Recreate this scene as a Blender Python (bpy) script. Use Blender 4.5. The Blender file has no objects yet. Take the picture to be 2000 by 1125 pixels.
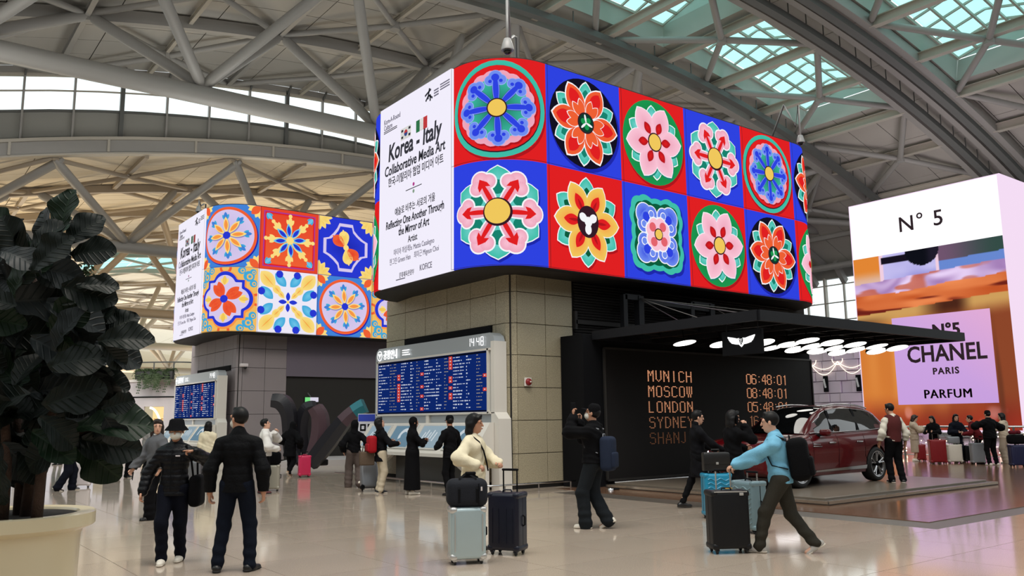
# Airport terminal hall, built in metres. X and Y follow the building's own axes, z is up, the floor is z = 0.
import bpy, math, random
import numpy as np
from mathutils import Vector, Matrix
from mathutils.geometry import tessellate_polygon
random.seed(7)
SC = bpy.context.scene
COL = SC.collection
PI = math.pi
rad = math.radians

# ---------------------------------------------------------------- camera
F_PX, PITCH, ROLL, AZ, EYE = 1634.0, 0.156473, 0.011147, 0.917437, 1.57
_F = Vector((math.cos(PITCH) * math.cos(AZ), math.cos(PITCH) * math.sin(AZ), math.sin(PITCH)))
_R0 = Vector((math.sin(AZ), -math.cos(AZ), 0))
_U0 = _R0.cross(_F)
_R = _R0 * math.cos(ROLL) - _U0 * math.sin(ROLL)
_U = _U0 * math.cos(ROLL) + _R0 * math.sin(ROLL)
cam_data = bpy.data.cameras.new('camera')
cam_data.sensor_width = 36
cam_data.lens = 36 * F_PX / 2000
cam_data.clip_end = 600
cam = bpy.data.objects.new('camera', cam_data)
m = Matrix((_R, _U, -_F)).transposed().to_4x4()
m.translation = (0, 0, EYE)
cam.matrix_world = m
COL.objects.link(cam)
SC.camera = cam

# ---------------------------------------------------------------- world, exposure
SC.view_settings.view_transform = 'Standard'
SC.view_settings.look = 'None'
SC.view_settings.exposure = 0.0
SC.view_settings.gamma = 1.0
SC.view_settings.use_curve_mapping = False
SC.cycles.max_bounces = 6
SC.cycles.transparent_max_bounces = 8
SC.cycles.sample_clamp_indirect = 6
SC.cycles.caustics_reflective = False
SC.cycles.caustics_refractive = False
SC.cycles.use_denoising = True
world = bpy.data.worlds.new('world')
SC.world = world
world.use_nodes = True
bg = world.node_tree.nodes['Background']
bg.inputs['Color'].default_value = (0.93, 0.985, 1.0, 1)
bg.inputs['Strength'].default_value = 1.35          # an even, overcast sky


def lamp(name, kind, loc, energy, color=(1, 1, 1), size=1.0, size_y=None, aim=None, spot=None):
    d = bpy.data.lights.new(name, kind)
    d.energy = energy
    d.color = color
    if kind == 'AREA':
        d.size = size
        if size_y:
            d.shape = 'RECTANGLE'
            d.size_y = size_y
    else:
        d.shadow_soft_size = size
    if spot:
        d.spot_size = spot
    o = bpy.data.objects.new(name, d)
    o.location = loc
    if aim is not None:
        o.rotation_euler = (Vector(aim) - Vector(loc)).to_track_quat('-Z', 'Y').to_euler()
    COL.objects.link(o)
    return o


# warm uplights of the far hall, which wash its ceiling cream
for lx, ly, le in ((6, 80, 2300), (34, 80, 2600), (10, 112, 2600), (42, 112, 2800), (30, 150, 3000), (62, 150, 3000)):
    lamp('far_hall_uplight', 'AREA', (lx, ly, 6.0), le, (1.0, 0.80, 0.54), 10, 10, aim=(lx, ly, 30))
# added fill lamps standing in for light bounced up onto the grey vault
for lx, ly, le in ((0, 46, 480), (18, 52, 620), (36, 50, 330), (52, 38, 300), (66, 30, 420), (24, 34, 220)):
    lamp('truss_uplight', 'AREA', (lx, ly, 13.0), le, (1.0, 1.0, 0.96) if lx < 30 else (1.0, 0.94, 0.86), 8, 8, aim=(lx, ly, 40))
lamp('shop_downlight', 'AREA', (8, 36, 9), 1500, (1.0, 0.95, 0.9), 8, 3, aim=(7, 44, 1.5))  # added fill lamp, brightens the white shop front
# added fill from above, brightens floor and foreground of the near hall
lamp('hall_downlight', 'AREA', (4, 6, 22), 4200, (1.0, 0.93, 0.84), 14, 10, aim=(8, 12, 0))
lamp('hall_downlight', 'AREA', (30, 22, 22), 1800, (1.0, 0.92, 0.86), 14, 10, aim=(30, 22, 0))

# ---------------------------------------------------------------- helpers


def ray(px, py):
    return _F * F_PX + _R * (px - 1000) - _U * (py - 562.5)


def at(px, py, d):                       # the point seen at a pixel, d metres ahead
    return Vector((0, 0, EYE)) + ray(px, py) / F_PX * d


def on_z(px, py, z=0.0):
    v = ray(px, py)
    return Vector((0, 0, EYE)) + v * ((z - EYE) / v.z)


def on_x(px, py, x):
    v = ray(px, py)
    return Vector((0, 0, EYE)) + v * (x / v.x)


def on_y(px, py, y):
    v = ray(px, py)
    return Vector((0, 0, EYE)) + v * (y / v.y)


def lin(c):
    return tuple((v / 12.92 if v <= 0.04045 else ((v + 0.055) / 1.055) ** 2.4) for v in c)


def rgb(r, g, b):
    return lin((r / 255, g / 255, b / 255))


MATS = {}


def mat(name, col=(0.5, 0.5, 0.5), rough=0.5, metal=0.0, emit=None, strength=1.0, spec=0.5, noise=0.0, nscale=8.0, bump=0.0,
        bscale=40.0, coat=0.0, sheen=0.0, speckle=None, alpha=None):
    if name in MATS:
        return MATS[name]
    mt = bpy.data.materials.new(name)
    mt.use_nodes = True
    nt = mt.node_tree
    b = nt.nodes['Principled BSDF']
    b.inputs['Base Color'].default_value = (*col, 1)
    b.inputs['Roughness'].default_value = rough
    b.inputs['Metallic'].default_value = metal
    b.inputs['Specular IOR Level'].default_value = spec
    if coat:
        b.inputs['Coat Weight'].default_value = coat
        b.inputs['Coat Roughness'].default_value = 0.04
    if sheen:
        b.inputs['Sheen Weight'].default_value = sheen
    if emit is not None:
        b.inputs['Emission Color'].default_value = (*emit, 1)
        b.inputs['Emission Strength'].default_value = strength
    if alpha is not None:
        b.inputs['Alpha'].default_value = alpha
    if noise or bump or speckle:
        tc = nt.nodes.new('ShaderNodeTexCoord')
        if noise:
            n = nt.nodes.new('ShaderNodeTexNoise')
            n.inputs['Scale'].default_value = nscale
            n.inputs['Detail'].default_value = 4
            nt.links.new(tc.outputs['Object'], n.inputs['Vector'])
            mx = nt.nodes.new('ShaderNodeMix')
            mx.data_type = 'RGBA'
            mx.inputs['A'].default_value = (*[max(0, c * (1 - noise)) for c in col], 1)
            mx.inputs['B'].default_value = (*[min(1, c * (1 + noise)) for c in col], 1)
            nt.links.new(n.outputs['Fac'], mx.inputs['Factor'])
            out = mx.outputs['Result']
            if speckle:
                s = nt.nodes.new('ShaderNodeTexNoise')
                s.inputs['Scale'].default_value = speckle[0]
                s.inputs['Detail'].default_value = 2
                nt.links.new(tc.outputs['Object'], s.inputs['Vector'])
                rp = nt.nodes.new('ShaderNodeValToRGB')
                rp.color_ramp.elements[0].position = 0.42
                rp.color_ramp.elements[1].position = 0.62
                v = speckle[1]
                rp.color_ramp.elements[0].color = (1 - v, 1 - v, 1 - v, 1)
                rp.color_ramp.elements[1].color = (1, 1, 1, 1)
                nt.links.new(s.outputs['Fac'], rp.inputs['Fac'])
                mu = nt.nodes.new('ShaderNodeMix')
                mu.data_type = 'RGBA'
                mu.blend_type = 'MULTIPLY'
                mu.inputs['Factor'].default_value = 1
                nt.links.new(out, mu.inputs['A'])
                nt.links.new(rp.outputs['Color'], mu.inputs['B'])
                out = mu.outputs['Result']
            nt.links.new(out, b.inputs['Base Color'])
        if bump:
            n2 = nt.nodes.new('ShaderNodeTexNoise')
            n2.inputs['Scale'].default_value = bscale
            n2.inputs['Detail'].default_value = 3
            nt.links.new(tc.outputs['Object'], n2.inputs['Vector'])
            bp = nt.nodes.new('ShaderNodeBump')
            bp.inputs['Strength'].default_value = bump
            bp.inputs['Distance'].default_value = 0.02
            nt.links.new(n2.outputs['Fac'], bp.inputs['Height'])
            nt.links.new(bp.outputs['Normal'], b.inputs['Normal'])
    MATS[name] = mt
    return mt


def emat(name, col=(1, 1, 1), strength=1.0):                     # a lit screen or lamp
    if name in MATS:
        return MATS[name]
    mt = bpy.data.materials.new(name)
    mt.use_nodes = True
    nt = mt.node_tree
    nt.nodes.clear()
    e = nt.nodes.new('ShaderNodeEmission')
    e.inputs['Strength'].default_value = strength
    if col is None:                                    # the picture on a screen, carried in the mesh's colour attribute
        a = nt.nodes.new('ShaderNodeVertexColor')
        a.layer_name = 'Col'
        nt.links.new(a.outputs['Color'], e.inputs['Color'])
    else:
        e.inputs['Color'].default_value = (*col, 1)
    o = nt.nodes.new('ShaderNodeOutputMaterial')
    nt.links.new(e.outputs[0], o.inputs['Surface'])
    MATS[name] = mt
    return mt


def pane_mat(name, tint, through=0.55, haze=0.3):      # glazing: clear, a little milky, with a gloss
    if name in MATS:
        return MATS[name]
    mt = bpy.data.materials.new(name)
    mt.use_nodes = True
    nt = mt.node_tree
    nt.nodes.clear()
    t = nt.nodes.new('ShaderNodeBsdfTransparent')
    t.inputs['Color'].default_value = (*tint, 1)
    d = nt.nodes.new('ShaderNodeBsdfTranslucent')
    d.inputs['Color'].default_value = (*tint, 1)
    g = nt.nodes.new('ShaderNodeBsdfGlossy')
    g.inputs['Roughness'].default_value = 0.05
    m1 = nt.nodes.new('ShaderNodeMixShader')
    m1.inputs[0].default_value = haze
    m2 = nt.nodes.new('ShaderNodeMixShader')
    m2.inputs[0].default_value = 0.06
    o = nt.nodes.new('ShaderNodeOutputMaterial')
    nt.links.new(t.outputs[0], m1.inputs[1])
    nt.links.new(d.outputs[0], m1.inputs[2])
    nt.links.new(m1.outputs[0], m2.inputs[1])
    nt.links.new(g.outputs[0], m2.inputs[2])
    nt.links.new(m2.outputs[0], o.inputs['Surface'])
    MATS[name] = mt
    return mt


class MB:
    """Collects geometry and links it as ONE mesh object."""

    def __init__(self):
        self.v, self.f, self.mi, self.fc = [], [], [], []
        self.cur = 0
        self.colr = None

    def add(self, vs, fs, mi=None, col=None):
        o = len(self.v)
        self.v.extend([tuple(p) for p in vs])
        c = col if col is not None else self.colr
        for f in fs:
            self.f.append(tuple(i + o for i in f))
            self.mi.append(self.cur if mi is None else mi)
            self.fc.append(c)
        return self

    def box(self, c, s, rot=None, mi=None):
        hx, hy, hz = s[0] / 2, s[1] / 2, s[2] / 2
        vs = [Vector((x * hx, y * hy, z * hz)) for x in (-1, 1) for y in (-1, 1) for z in (-1, 1)]
        if rot is not None:
            vs = [rot @ p for p in vs]
        c = Vector(c)
        return self.add([p + c for p in vs], [(0, 1, 3, 2), (4, 6, 7, 5), (0, 4, 5, 1), (2, 3, 7, 6), (0, 2, 6, 4), (1, 5, 7, 3)], mi)

    def rbox(self, c, s, r, n=2, rot=None, mi=None):           # a box with rounded edges
        h = [s[0] / 2, s[1] / 2, s[2] / 2]
        r = min(r, *[k * 0.999 for k in h])
        ax = []
        for k in h:
            a = [-k + r * (1 - math.cos(PI / 2 * i / n)) for i in range(n + 1)]
            ax.append(a + [-q for q in reversed(a)])
        idx, vs, fs = {}, [], []

        def vid(p):
            key = tuple(round(q, 6) for q in p)
            if key not in idx:
                inn = [max(-(h[i] - r), min(h[i] - r, p[i])) for i in range(3)]
                d = Vector([p[i] - inn[i] for i in range(3)])
                q = Vector(inn) + (d.normalized() * r if d.length > 1e-9 else Vector((0, 0, 0)))
                idx[key] = len(vs)
                vs.append(q)
            return idx[key]
        for a in range(3):
            b, e = (a + 1) % 3, (a + 2) % 3
            for sg in (-1, 1):
                for i in range(len(ax[b]) - 1):
                    for j in range(len(ax[e]) - 1):
                        q = []
                        for (u, w) in ((i, j), (i + 1, j), (i + 1, j + 1), (i, j + 1)):
                            p = [0, 0, 0]
                            p[a] = sg * h[a]
                            p[b] = ax[b][u]
                            p[e] = ax[e][w]
                            q.append(vid(p))
                        fs.append(tuple(q if sg > 0 else q[::-1]))
        if rot is not None:
            vs = [rot @ p for p in vs]
        c = Vector(c)
        return self.add([p + c for p in vs], fs, mi)

    def tube(self, pts, r, n=8, caps=True, mi=None, prof=None):   # a round (or prof-shaped) bar along points
        pts = [Vector(p) for p in pts]
        N = len(pts)
        rs = r if isinstance(r, (list, tuple)) else [r] * N
        pr = prof or [(math.cos(2 * PI * k / n), math.sin(2 * PI * k / n)) for k in range(n)]
        n = len(pr)
        vs, fs = [], []
        side = None
        for i, p in enumerate(pts):
            t = (pts[min(i + 1, N - 1)] - pts[max(i - 1, 0)]).normalized()
            if side is None:
                up = Vector((0, 0, 1)) if abs(t.z) < 0.95 else Vector((0, 1, 0))
                side = t.cross(up).normalized()
            side = (side - t * side.dot(t)).normalized()
            u = side.cross(t)
            for (a, b) in pr:
                vs.append(p + side * a * rs[i] + u * b * rs[i])
        for i in range(N - 1):
            for k in range(n):
                k2 = (k + 1) % n
                fs.append((i * n + k, i * n + k2, (i + 1) * n + k2, (i + 1) * n + k))
        if caps:
            fs.append(tuple(range(n - 1, -1, -1)))
            fs.append(tuple((N - 1) * n + k for k in range(n)))
        return self.add(vs, fs, mi)

    def bar(self, a, b, w, h, mi=None, up=(0, 0, 1)):             # a rectangular bar between two points
        a, b = Vector(a), Vector(b)
        t = (b - a).normalized()
        upv = Vector(up)
        s = t.cross(upv)
        if s.length < 1e-4:
            s = t.cross(Vector((0, 1, 0)))
        s.normalize()
        u = s.cross(t)
        vs = [p + s * (x * w / 2) + u * (y * h / 2) for p in (a, b) for x, y in ((-1, -1), (1, -1), (1, 1), (-1, 1))]
        return self.add(vs, [(0, 1, 2, 3), (7, 6, 5, 4), (0, 4, 5, 1), (1, 5, 6, 2), (2, 6, 7, 3), (3, 7, 4, 0)], mi)

    def lathe(self, prof, c=(0, 0, 0), n=24, rot=None, mi=None, a0=0.0, a1=2 * PI):
        vs, fs = [], []
        full = abs(a1 - a0 - 2 * PI) < 1e-6
        m_ = n if full else n + 1
        for (r, z) in prof:
            for k in range(m_):
                a = a0 + (a1 - a0) * k / n
                p = Vector((r * math.cos(a), r * math.sin(a), z))
                vs.append((rot @ p if rot is not None else p) + Vector(c))
        for i in range(len(prof) - 1):
            for k in range(n):
                k2 = (k + 1) % m_
                fs.append((i * m_ + k, i * m_ + k2, (i + 1) * m_ + k2, (i + 1) * m_ + k))
        return self.add(vs, fs, mi)

    def ball(self, c, r, n=12, mi=None, rot=None):
        rx, ry, rz = (r, r, r) if not isinstance(r, (tuple, list)) else r
        vs, fs = [], []
        m_ = max(4, n // 2)
        for i in range(m_ + 1):
            t = PI * i / m_
            for k in range(n):
                a = 2 * PI * k / n
                p = Vector((rx * math.sin(t) * math.cos(a), ry * math.sin(t) * math.sin(a), rz * math.cos(t)))
                vs.append((rot @ p if rot is not None else p) + Vector(c))
        for i in range(m_):
            for k in range(n):
                k2 = (k + 1) % n
                fs.append((i * n + k, (i + 1) * n + k, (i + 1) * n + k2, i * n + k2))
        return self.add(vs, fs, mi)

    def prism(self, poly, org, xd, yd, depth, mi=None):           # a 2-D outline given thickness
        org, xd, yd = Vector(org), Vector(xd), Vector(yd)
        nd = xd.cross(yd).normalized() * depth
        n = len(poly)
        a = [org + xd * x + yd * y for x, y in poly]
        vs = a + [p + nd for p in a]
        fs = [tuple(range(n - 1, -1, -1)), tuple(range(n, 2 * n))]
        fs += [(i, (i + 1) % n, (i + 1) % n + n, i + n) for i in range(n)]
        return self.add(vs, fs, mi)

    def build(self, name, mats, parent=None, smooth=False, loc=None, auto=None):
        me = bpy.data.meshes.new(name)
        me.from_pydata(self.v, [], self.f)
        if not isinstance(mats, (list, tuple)):
            mats = [mats]
        for q in mats:
            me.materials.append(q)
        if len(mats) > 1:
            me.polygons.foreach_set('material_index', self.mi)
        if any(c is not None for c in self.fc):
            ca = me.color_attributes.new('Col', 'FLOAT_COLOR', 'CORNER')
            buf = []
            for c, f in zip(self.fc, self.f):
                c = c or (0, 0, 0)
                if isinstance(c[0], (tuple, list)):
                    for q in c:
                        buf.extend((q[0], q[1], q[2], 1))
                else:
                    buf.extend((c[0], c[1], c[2], 1) * len(f))
            ca.data.foreach_set('color', buf)
        if smooth:
            me.shade_smooth()
            if auto:
                try:
                    me.set_sharp_from_angle(angle=rad(auto))
                except Exception:
                    pass
        o = bpy.data.objects.new(name, me)
        COL.objects.link(o)
        if parent is not None:
            o.parent = parent
        if loc is not None:
            o.location = loc
        return o


def empty(name, loc=(0, 0, 0), rz=0.0, **k):
    o = bpy.data.objects.new(name, None)
    o.location = loc
    o.rotation_euler = (0, 0, rz)
    o.empty_display_size = 0.2
    COL.objects.link(o)
    tag(o, **k)
    return o


def tag(o, label=None, cat=None, group=None, kind=None):
    if label:
        o['label'] = label
    if cat:
        o['category'] = cat
    if group:
        o['group'] = group
    if kind:
        o['kind'] = kind
    return o


def text(body, size, org, xd, yd, material, parent=None, name='lettering', bold=0.0, align='LEFT', shear=0.0, sx=1.0, ext=0.002, space=1.0):
    cu = bpy.data.curves.new(name, 'FONT')
    cu.body = body
    cu.size = size
    cu.offset = bold
    cu.align_x = align
    cu.shear = shear
    cu.extrude = ext
    cu.resolution_u = 3
    cu.space_character = space
    cu.materials.append(material)
    o = bpy.data.objects.new(name, cu)
    xd, yd = Vector(xd).normalized(), Vector(yd).normalized()
    mm = Matrix((xd * sx, yd, xd.cross(yd))).transposed().to_4x4()
    mm.translation = Vector(org)
    if parent is not None:
        o.parent = parent
        mm = Matrix.Translation(-Vector(parent.location)) @ mm
    COL.objects.link(o)
    me = bpy.data.meshes.new_from_object(o)              # letters as a plain mesh
    if not me.materials:
        me.materials.append(material)
    bpy.data.objects.remove(o)
    o = bpy.data.objects.new(name, me)
    COL.objects.link(o)
    o.parent = parent
    o.matrix_local = mm
    return o


def copy_tree(o, parent=None):
    c = o.copy()
    COL.objects.link(c)
    c.parent = parent
    for ch in list(o.children):
        copy_tree(ch, c)
    return c
# ================================================================ the hall: floor, roofs, far walls
VC_X, VC_Z, VR = 35.22, -94.59, 123.8            # the near vault: an arc in the X-Z plane


def vault(x, dz=0.0):
    return VC_Z + math.sqrt((VR + dz) ** 2 - (x - VC_X) ** 2)


def vault2(x, y, dz=0.0):                        # the lower vault of the far hall, sinking slowly away
    return -106.3 + math.sqrt((129.6 + dz) ** 2 - (x - 37.7) ** 2) - max(0, y - 84) * 0.035


M_steel = mat('painted_grey_steel', rgb(156, 154, 150), 0.5, noise=0.05, nscale=0.6)
M_steel_d = mat('dark_grey_steel', rgb(96, 98, 96), 0.5)
M_steel_w = mat('pale_steel', rgb(186, 180, 168), 0.45)
M_ceil = mat('grey_ceiling_panel', rgb(184, 181, 174), 0.75, noise=0.06, nscale=0.3)
M_ceil2 = mat('cream_ceiling_panel', rgb(226, 216, 196), 0.75, noise=0.05, nscale=0.2)
M_gap = mat('dark_joint', rgb(40, 38, 36), 0.9)
M_curb = mat('skylight_lining', rgb(190, 205, 198), 0.6)
M_sky_glass = pane_mat('skylight_glass', (0.50, 0.93, 0.88), haze=0.45)
M_win_glass = pane_mat('window_glass', (0.95, 1.0, 0.99), haze=0.02)
M_tile = mat('polished_terrazzo', rgb(196, 180, 164), 0.085, noise=0.10, nscale=0.7, speckle=(120, 0.28), spec=0.9)
M_wood = mat('polished_wood_floor', rgb(112, 84, 66), 0.16, noise=0.25, nscale=2.0, spec=0.7)

# ---- floor: bedding slab, tiles one by one where they can be told apart, the rest joined
fl = MB()
fl.box((35, 35, -0.26), (150, 150, 0.5))
floor = tag(fl.build('floor', mat('floor_bedding', rgb(84, 78, 72), 0.4)), 'polished warm grey terrazzo floor of the hall', kind='structure')
TS = 1.2
base_tile = MB()
g_ = 0.0022
base_tile.add([(-.6 + g_, -.6 + g_, -.012), (.6 - g_, -.6 + g_, -.012), (.6 - g_, .6 - g_, -.012), (-.6 + g_, .6 - g_, -.012),
               (-.6 + g_ * 2, -.6 + g_ * 2, 0), (.6 - g_ * 2, -.6 + g_ * 2, 0), (.6 - g_ * 2, .6 - g_ * 2, 0), (-.6 + g_ * 2, .6 - g_ * 2, 0)],
              [(4, 5, 6, 7), (0, 1, 5, 4), (1, 2, 6, 5), (2, 3, 7, 6), (3, 0, 4, 7)])
tile_mesh = None
WOOD = (12.7, 34.0, 6.45, 14.6)                   # the wooden stage floor under the car
rest = MB()
n_t = 0
cells = []
for i in range(-12, 52):
    for j in range(-4, 46):
        cells.append((i, j))
cells.sort(key=lambda c: math.hypot(c[0] * TS + .6, c[1] * TS + .6))
for i, j in cells:
    cx, cy = i * TS + .6, j * TS + .6
    if WOOD[0] - .3 < cx < WOOD[1] and WOOD[2] - .3 < cy < WOOD[3] + .3:
        continue
    p = Vector((cx, cy, -EYE))
    d = p.dot(_F)
    seen = d > 3 and abs(p.dot(_R) / d) < 0.66 and (p.dot(_U) / d) > -0.42
    if seen and n_t < 290:
        if tile_mesh is None:
            o = base_tile.build('floor_tile', M_tile, floor)
            tile_mesh = o.data
        else:
            o = bpy.data.objects.new('floor_tile', tile_mesh)
            COL.objects.link(o)
            o.parent = floor
        o.location = (cx, cy, 0)
        n_t += 1
    elif d > -14:
        q = [(x + cx, y + cy, z) for x, y, z in base_tile.v]
        rest.add(q, base_tile.f)
tag(rest.build('far_floor_tile', M_tile, floor), kind='stuff')
# wooden floor: boards running along X
wb = MB()
yy = WOOD[2]
bi = 0
while yy < WOOD[3] + 0.3:
    x0 = WOOD[0]
    off = random.uniform(0, 2)
    while x0 < WOOD[1]:
        L = 2.4 if x0 > WOOD[0] else 0.6 + off
        x1 = min(WOOD[1], x0 + L)
        wb.box(((x0 + x1) / 2, yy + .1, -0.004), (x1 - x0 - .004, .196, .012))
        x0 = x1
    yy += .2
tag(wb.build('floor_board', M_wood, floor), kind='stuff')

# ---- near vault ceiling panels (each its own piece), with the skylight strips left open
ceiling = tag(MB().build('ceiling', M_ceil), 'grey panelled vault of the near hall', kind='structure')
STRIPS = [(31.9, 39.6), (19.0, 26.8), (5.0, 13.0), (-9, -1)]          # Y ranges that hold skylights
BAYS = [(45.6 - 11.8 * k, 45.6 - 11.8 * k + 11.0) for k in range(0, 6)] + [(57.2, 62.4)]
BAYS = [(x0, x0 + 10.9) for x0 in (-13.4, -1.6, 10.2, 22.0, 33.8)] + [(45.7, 62.4)]


def in_opening(x, y):
    for y0, y1 in STRIPS:
        if y0 < y < y1:
            for a, b in BAYS:
                if a - .01 < x < b + .01:
                    return True
    return False


def vpanel(mb, x0, x1, y0, y1, f, dz, gap=.03, th=.06):
    xs = [x0 + gap, (x0 + x1) / 2, x1 - gap]
    vs = []
    for z_ in (0, th):
        for x in xs:
            for y in (y0 + gap, y1 - gap):
                vs.append((x, y, f(x, y) + dz + z_))
    mb.add(vs, [(0, 1, 3, 2), (2, 3, 5, 4), (6, 8, 9, 7), (8, 10, 11, 9), (0, 2, 8, 6), (2, 4, 10, 8), (1, 7, 9, 3), (3, 9, 11, 5), (0, 6, 7, 1), (4, 5, 11, 10)])


f1 = lambda x, y: vault(x)
YS = [63.0, 60.4, 57.8, 55.2, 52.5, 49.8, 47.1, 44.4, 41.7, 39.6, 31.9, 29.0, 26.8, 19.0, 16.0, 13.0, 5.0, 2.0, -1.0, -9, -14]
rest = MB()
n_p = 0
for a, b in zip(YS[1:], YS[:-1]):
    wide = b - a > 5
    yy = [(a, b)] if not wide else [(a + (b - a) * k / 3, a + (b - a) * (k + 1) / 3) for k in range(3)]
    xs = [-13.4 + 5.9 * k for k in range(18)]
    if wide:
        xs = [62.4, 68.3, 74.2, 80.1, 86]
        for q0, q1 in zip([q[1] for q in BAYS[:-1]], [q[0] for q in BAYS[1:]]):
            for (ya, yb) in yy:
                vpanel(rest, q0, q1, ya, yb, f1, .02, 0, .3)
    for x0, x1 in zip(xs[:-1], xs[1:]):
        for ya, yb in yy:
            vis = ya > 13 and n_p < 290
            mb_ = MB() if vis else rest
            vpanel(mb_, x0, x1, ya, yb, f1, .02)
            if vis:
                mb_.build('ceiling_panel', M_ceil, ceiling)
                n_p += 1
tag(rest.build('far_ceiling_panel', M_ceil, ceiling), kind='stuff')
bk = MB()                                         # dark backing above the joints
for a, b in zip(YS[1:], YS[:-1]):
    wide = b - a > 5
    for x0 in np.arange(-13.4 if not wide else 62.4, 86, 5.9):
        vpanel(bk, x0, min(86, x0 + 5.9), a, b, f1, .12, 0, .05)
bk.build('ceiling_backing', M_gap, ceiling)

# ---- skylights: lining walls, glazing bars, panes
for si, (y0, y1) in enumerate(STRIPS[:3]):
    for bi, (x0, x1) in enumerate(BAYS):
        if si == 2 and x1 < 20:
            continue
        sk = tag(MB().build('window_%d' % (si * 10 + bi + 1), M_curb), 'skylight bay of cyan glass in a grid of bars', kind='structure')
        H = 1.3
        lin_ = MB()
        nx = max(2, round((x1 - x0) / 1.0))
        for k in range(nx):
            xa, xb = x0 + (x1 - x0) * k / nx, x0 + (x1 - x0) * (k + 1) / nx
            for yv, sg in ((y0, 1), (y1, -1)):
                lin_.add([(xa, yv, vault(xa) - .05), (xb, yv, vault(xb) - .05), (xb, yv + sg * .5, vault(xb) + H), (xa, yv + sg * .5, vault(xa) + H)], [(0, 1, 2, 3)])
        for xv, sg in ((x0, 1), (x1, -1)):
            lin_.add([(xv, y0, vault(xv) - .05), (xv, y1, vault(xv) - .05), (xv + sg * .5, y1 - .5, vault(xv) + H), (xv + sg * .5, y0 + .5, vault(xv) + H)], [(0, 1, 2, 3)])
        lin_.build('skylight_lining', M_curb, sk)
        xa, xb, ya, yb = x0 + .5, x1 - .5, y0 + .5, y1 - .5
        nx = max(3, round((xb - xa) / 1.5))
        ny = 5
        gb = MB()
        for xv in (xa, xb):
            zt_ = vault(xv) + H
            gb.add([(xv, ya, zt_ - .05), (xv, yb, zt_ - .05), (xv, yb, zt_ + .15), (xv, (ya + yb) / 2, zt_ + 1.1), (xv, ya, zt_ + .15)], [(0, 1, 2, 3, 4)])
        gb.build('gable_panel', M_curb, sk)
        bars = MB()
        ridge = lambda y: .9 * (1 - abs((y - (ya + yb) / 2) / ((yb - ya) / 2)))       # the glass rises to a low ridge
        gz = lambda x, y: vault(x) + H + ridge(y)
        for k in range(nx + 1):
            x = xa + (xb - xa) * k / nx
            for a, b in ((ya, (ya + yb) / 2), ((ya + yb) / 2, yb)):
                bars.bar((x, a, gz(x, a)), (x, b, gz(x, b)), .12, .16)
        for k in range(ny + 1):
            y = ya + (yb - ya) * k / ny
            bars.bar((xa, y, gz(xa, y)), (xb, y, gz(xb, y)), .14, .2)
        bars.build('glazing_bar', M_steel_w, sk)
        gl = MB()
        for k in range(nx):
            for j in range(ny):
                p = [(xa + (xb - xa) * (k + a) / nx, ya + (yb - ya) * (j + b) / ny) for a, b in ((0, 0), (1, 0), (1, 1), (0, 1))]
                one = MB() if (si < 2 and x1 > 25) else gl
                one.add([(x, y, gz(x, y) + .1) for x, y in p], [(0, 1, 2, 3)])
                if one is not gl:
                    one.build('pane', M_sky_glass, sk)
        if gl.v:
            tag(gl.build('pane', M_sky_glass, sk), kind='stuff')

# ---- roof steel
frame = tag(MB().build('trim_1', M_steel), 'grey steel arches and tubes under the near vault', kind='structure')


def arc_beam(Y, x0, x1, w, h, dz, material=M_steel, name='arch_beam', f=vault, parent=frame, step=3.0):
    b = MB()
    n = max(2, int((x1 - x0) / step))
    pr = [(-w / 2, -h / 2), (w / 2, -h / 2), (w / 2, h / 2), (-w / 2, h / 2)]
    vs, fs = [], []
    for i in range(n + 1):
        x = x0 + (x1 - x0) * i / n
        for a, c in pr:
            vs.append((x, Y + a, f(x) + dz + c))
    for i in range(n):
        for k in range(4):
            k2 = (k + 1) % 4
            fs.append((i * 4 + k, i * 4 + k2, i * 4 + 4 + k2, i * 4 + 4 + k))
    b.add(vs, fs)
    return b.build(name, material, parent)


def ibeam(a, b, w, h, material, name, parent):
    """An open I-section between two points."""
    q = MB()
    a, b = Vector(a), Vector(b)
    up = Vector((0, 0, 1))
    q.bar(a + up * h / 2, b + up * h / 2, w, .06)
    q.bar(a - up * h / 2, b - up * h / 2, w, .06)
    q.bar(a, b, .08, h)
    return q.build(name, material, parent)


def strut(a, b, r, material=M_steel, name='brace_tube', parent=frame, taper=True, n=10):
    a, b = Vector(a), Vector(b)
    d = (b - a)
    q = MB()
    if taper:
        q.tube([a, a + d * .06, a + d * .94, b], [r * .45, r, r, r * .45], n)
    else:
        q.tube([a, b], r, n)
    return q.build(name, material, parent, smooth=True, auto=50)


for Y, w, h, dz in ((63.0, .35, .6, -.35), (52.5, .45, .8, -.5), (41.6, .7, 1.1, -.6), (31.2, .5, .8, -.5),
                    (28.9, .45, .8, -.5), (27.2, .5, .8, -.5), (18.6, .6, 1.0, -.6), (13.4, .5, .8, -.5), (4.6, .5, .8, -.5)):
    arc_beam(Y, -13, 85, w, h, dz)
for Y in (40.1, 30.1, 26.0 + 1.9):                       # dark catwalk chords beside the main arches
    arc_beam(Y, -13, 85, .55, .45, -1.1, M_steel_d, 'catwalk_beam')
cat = MB()
for Y in (40.1, 30.1):
    x = 20
    while x < 80:
        cat.bar((x, Y - .28, vault(x) - .9), (x, Y + .28, vault(x) - .9), .12, .1)
        cat.bar((x, Y - .28, vault(x) - .9), (x, Y - .28, vault(x) - .1), .06, .06)
        x += 2.0
tag(cat.build('catwalk_rung', M_steel_d, frame), kind='stuff')
XA = [8.4 + 11.9 * k - 23.8 for k in range(10)]          # nodes west of the skylights
XB = [33.7 + 11.8 * k - 35.4 for k in range(8)]          # nodes along the skylights
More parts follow.
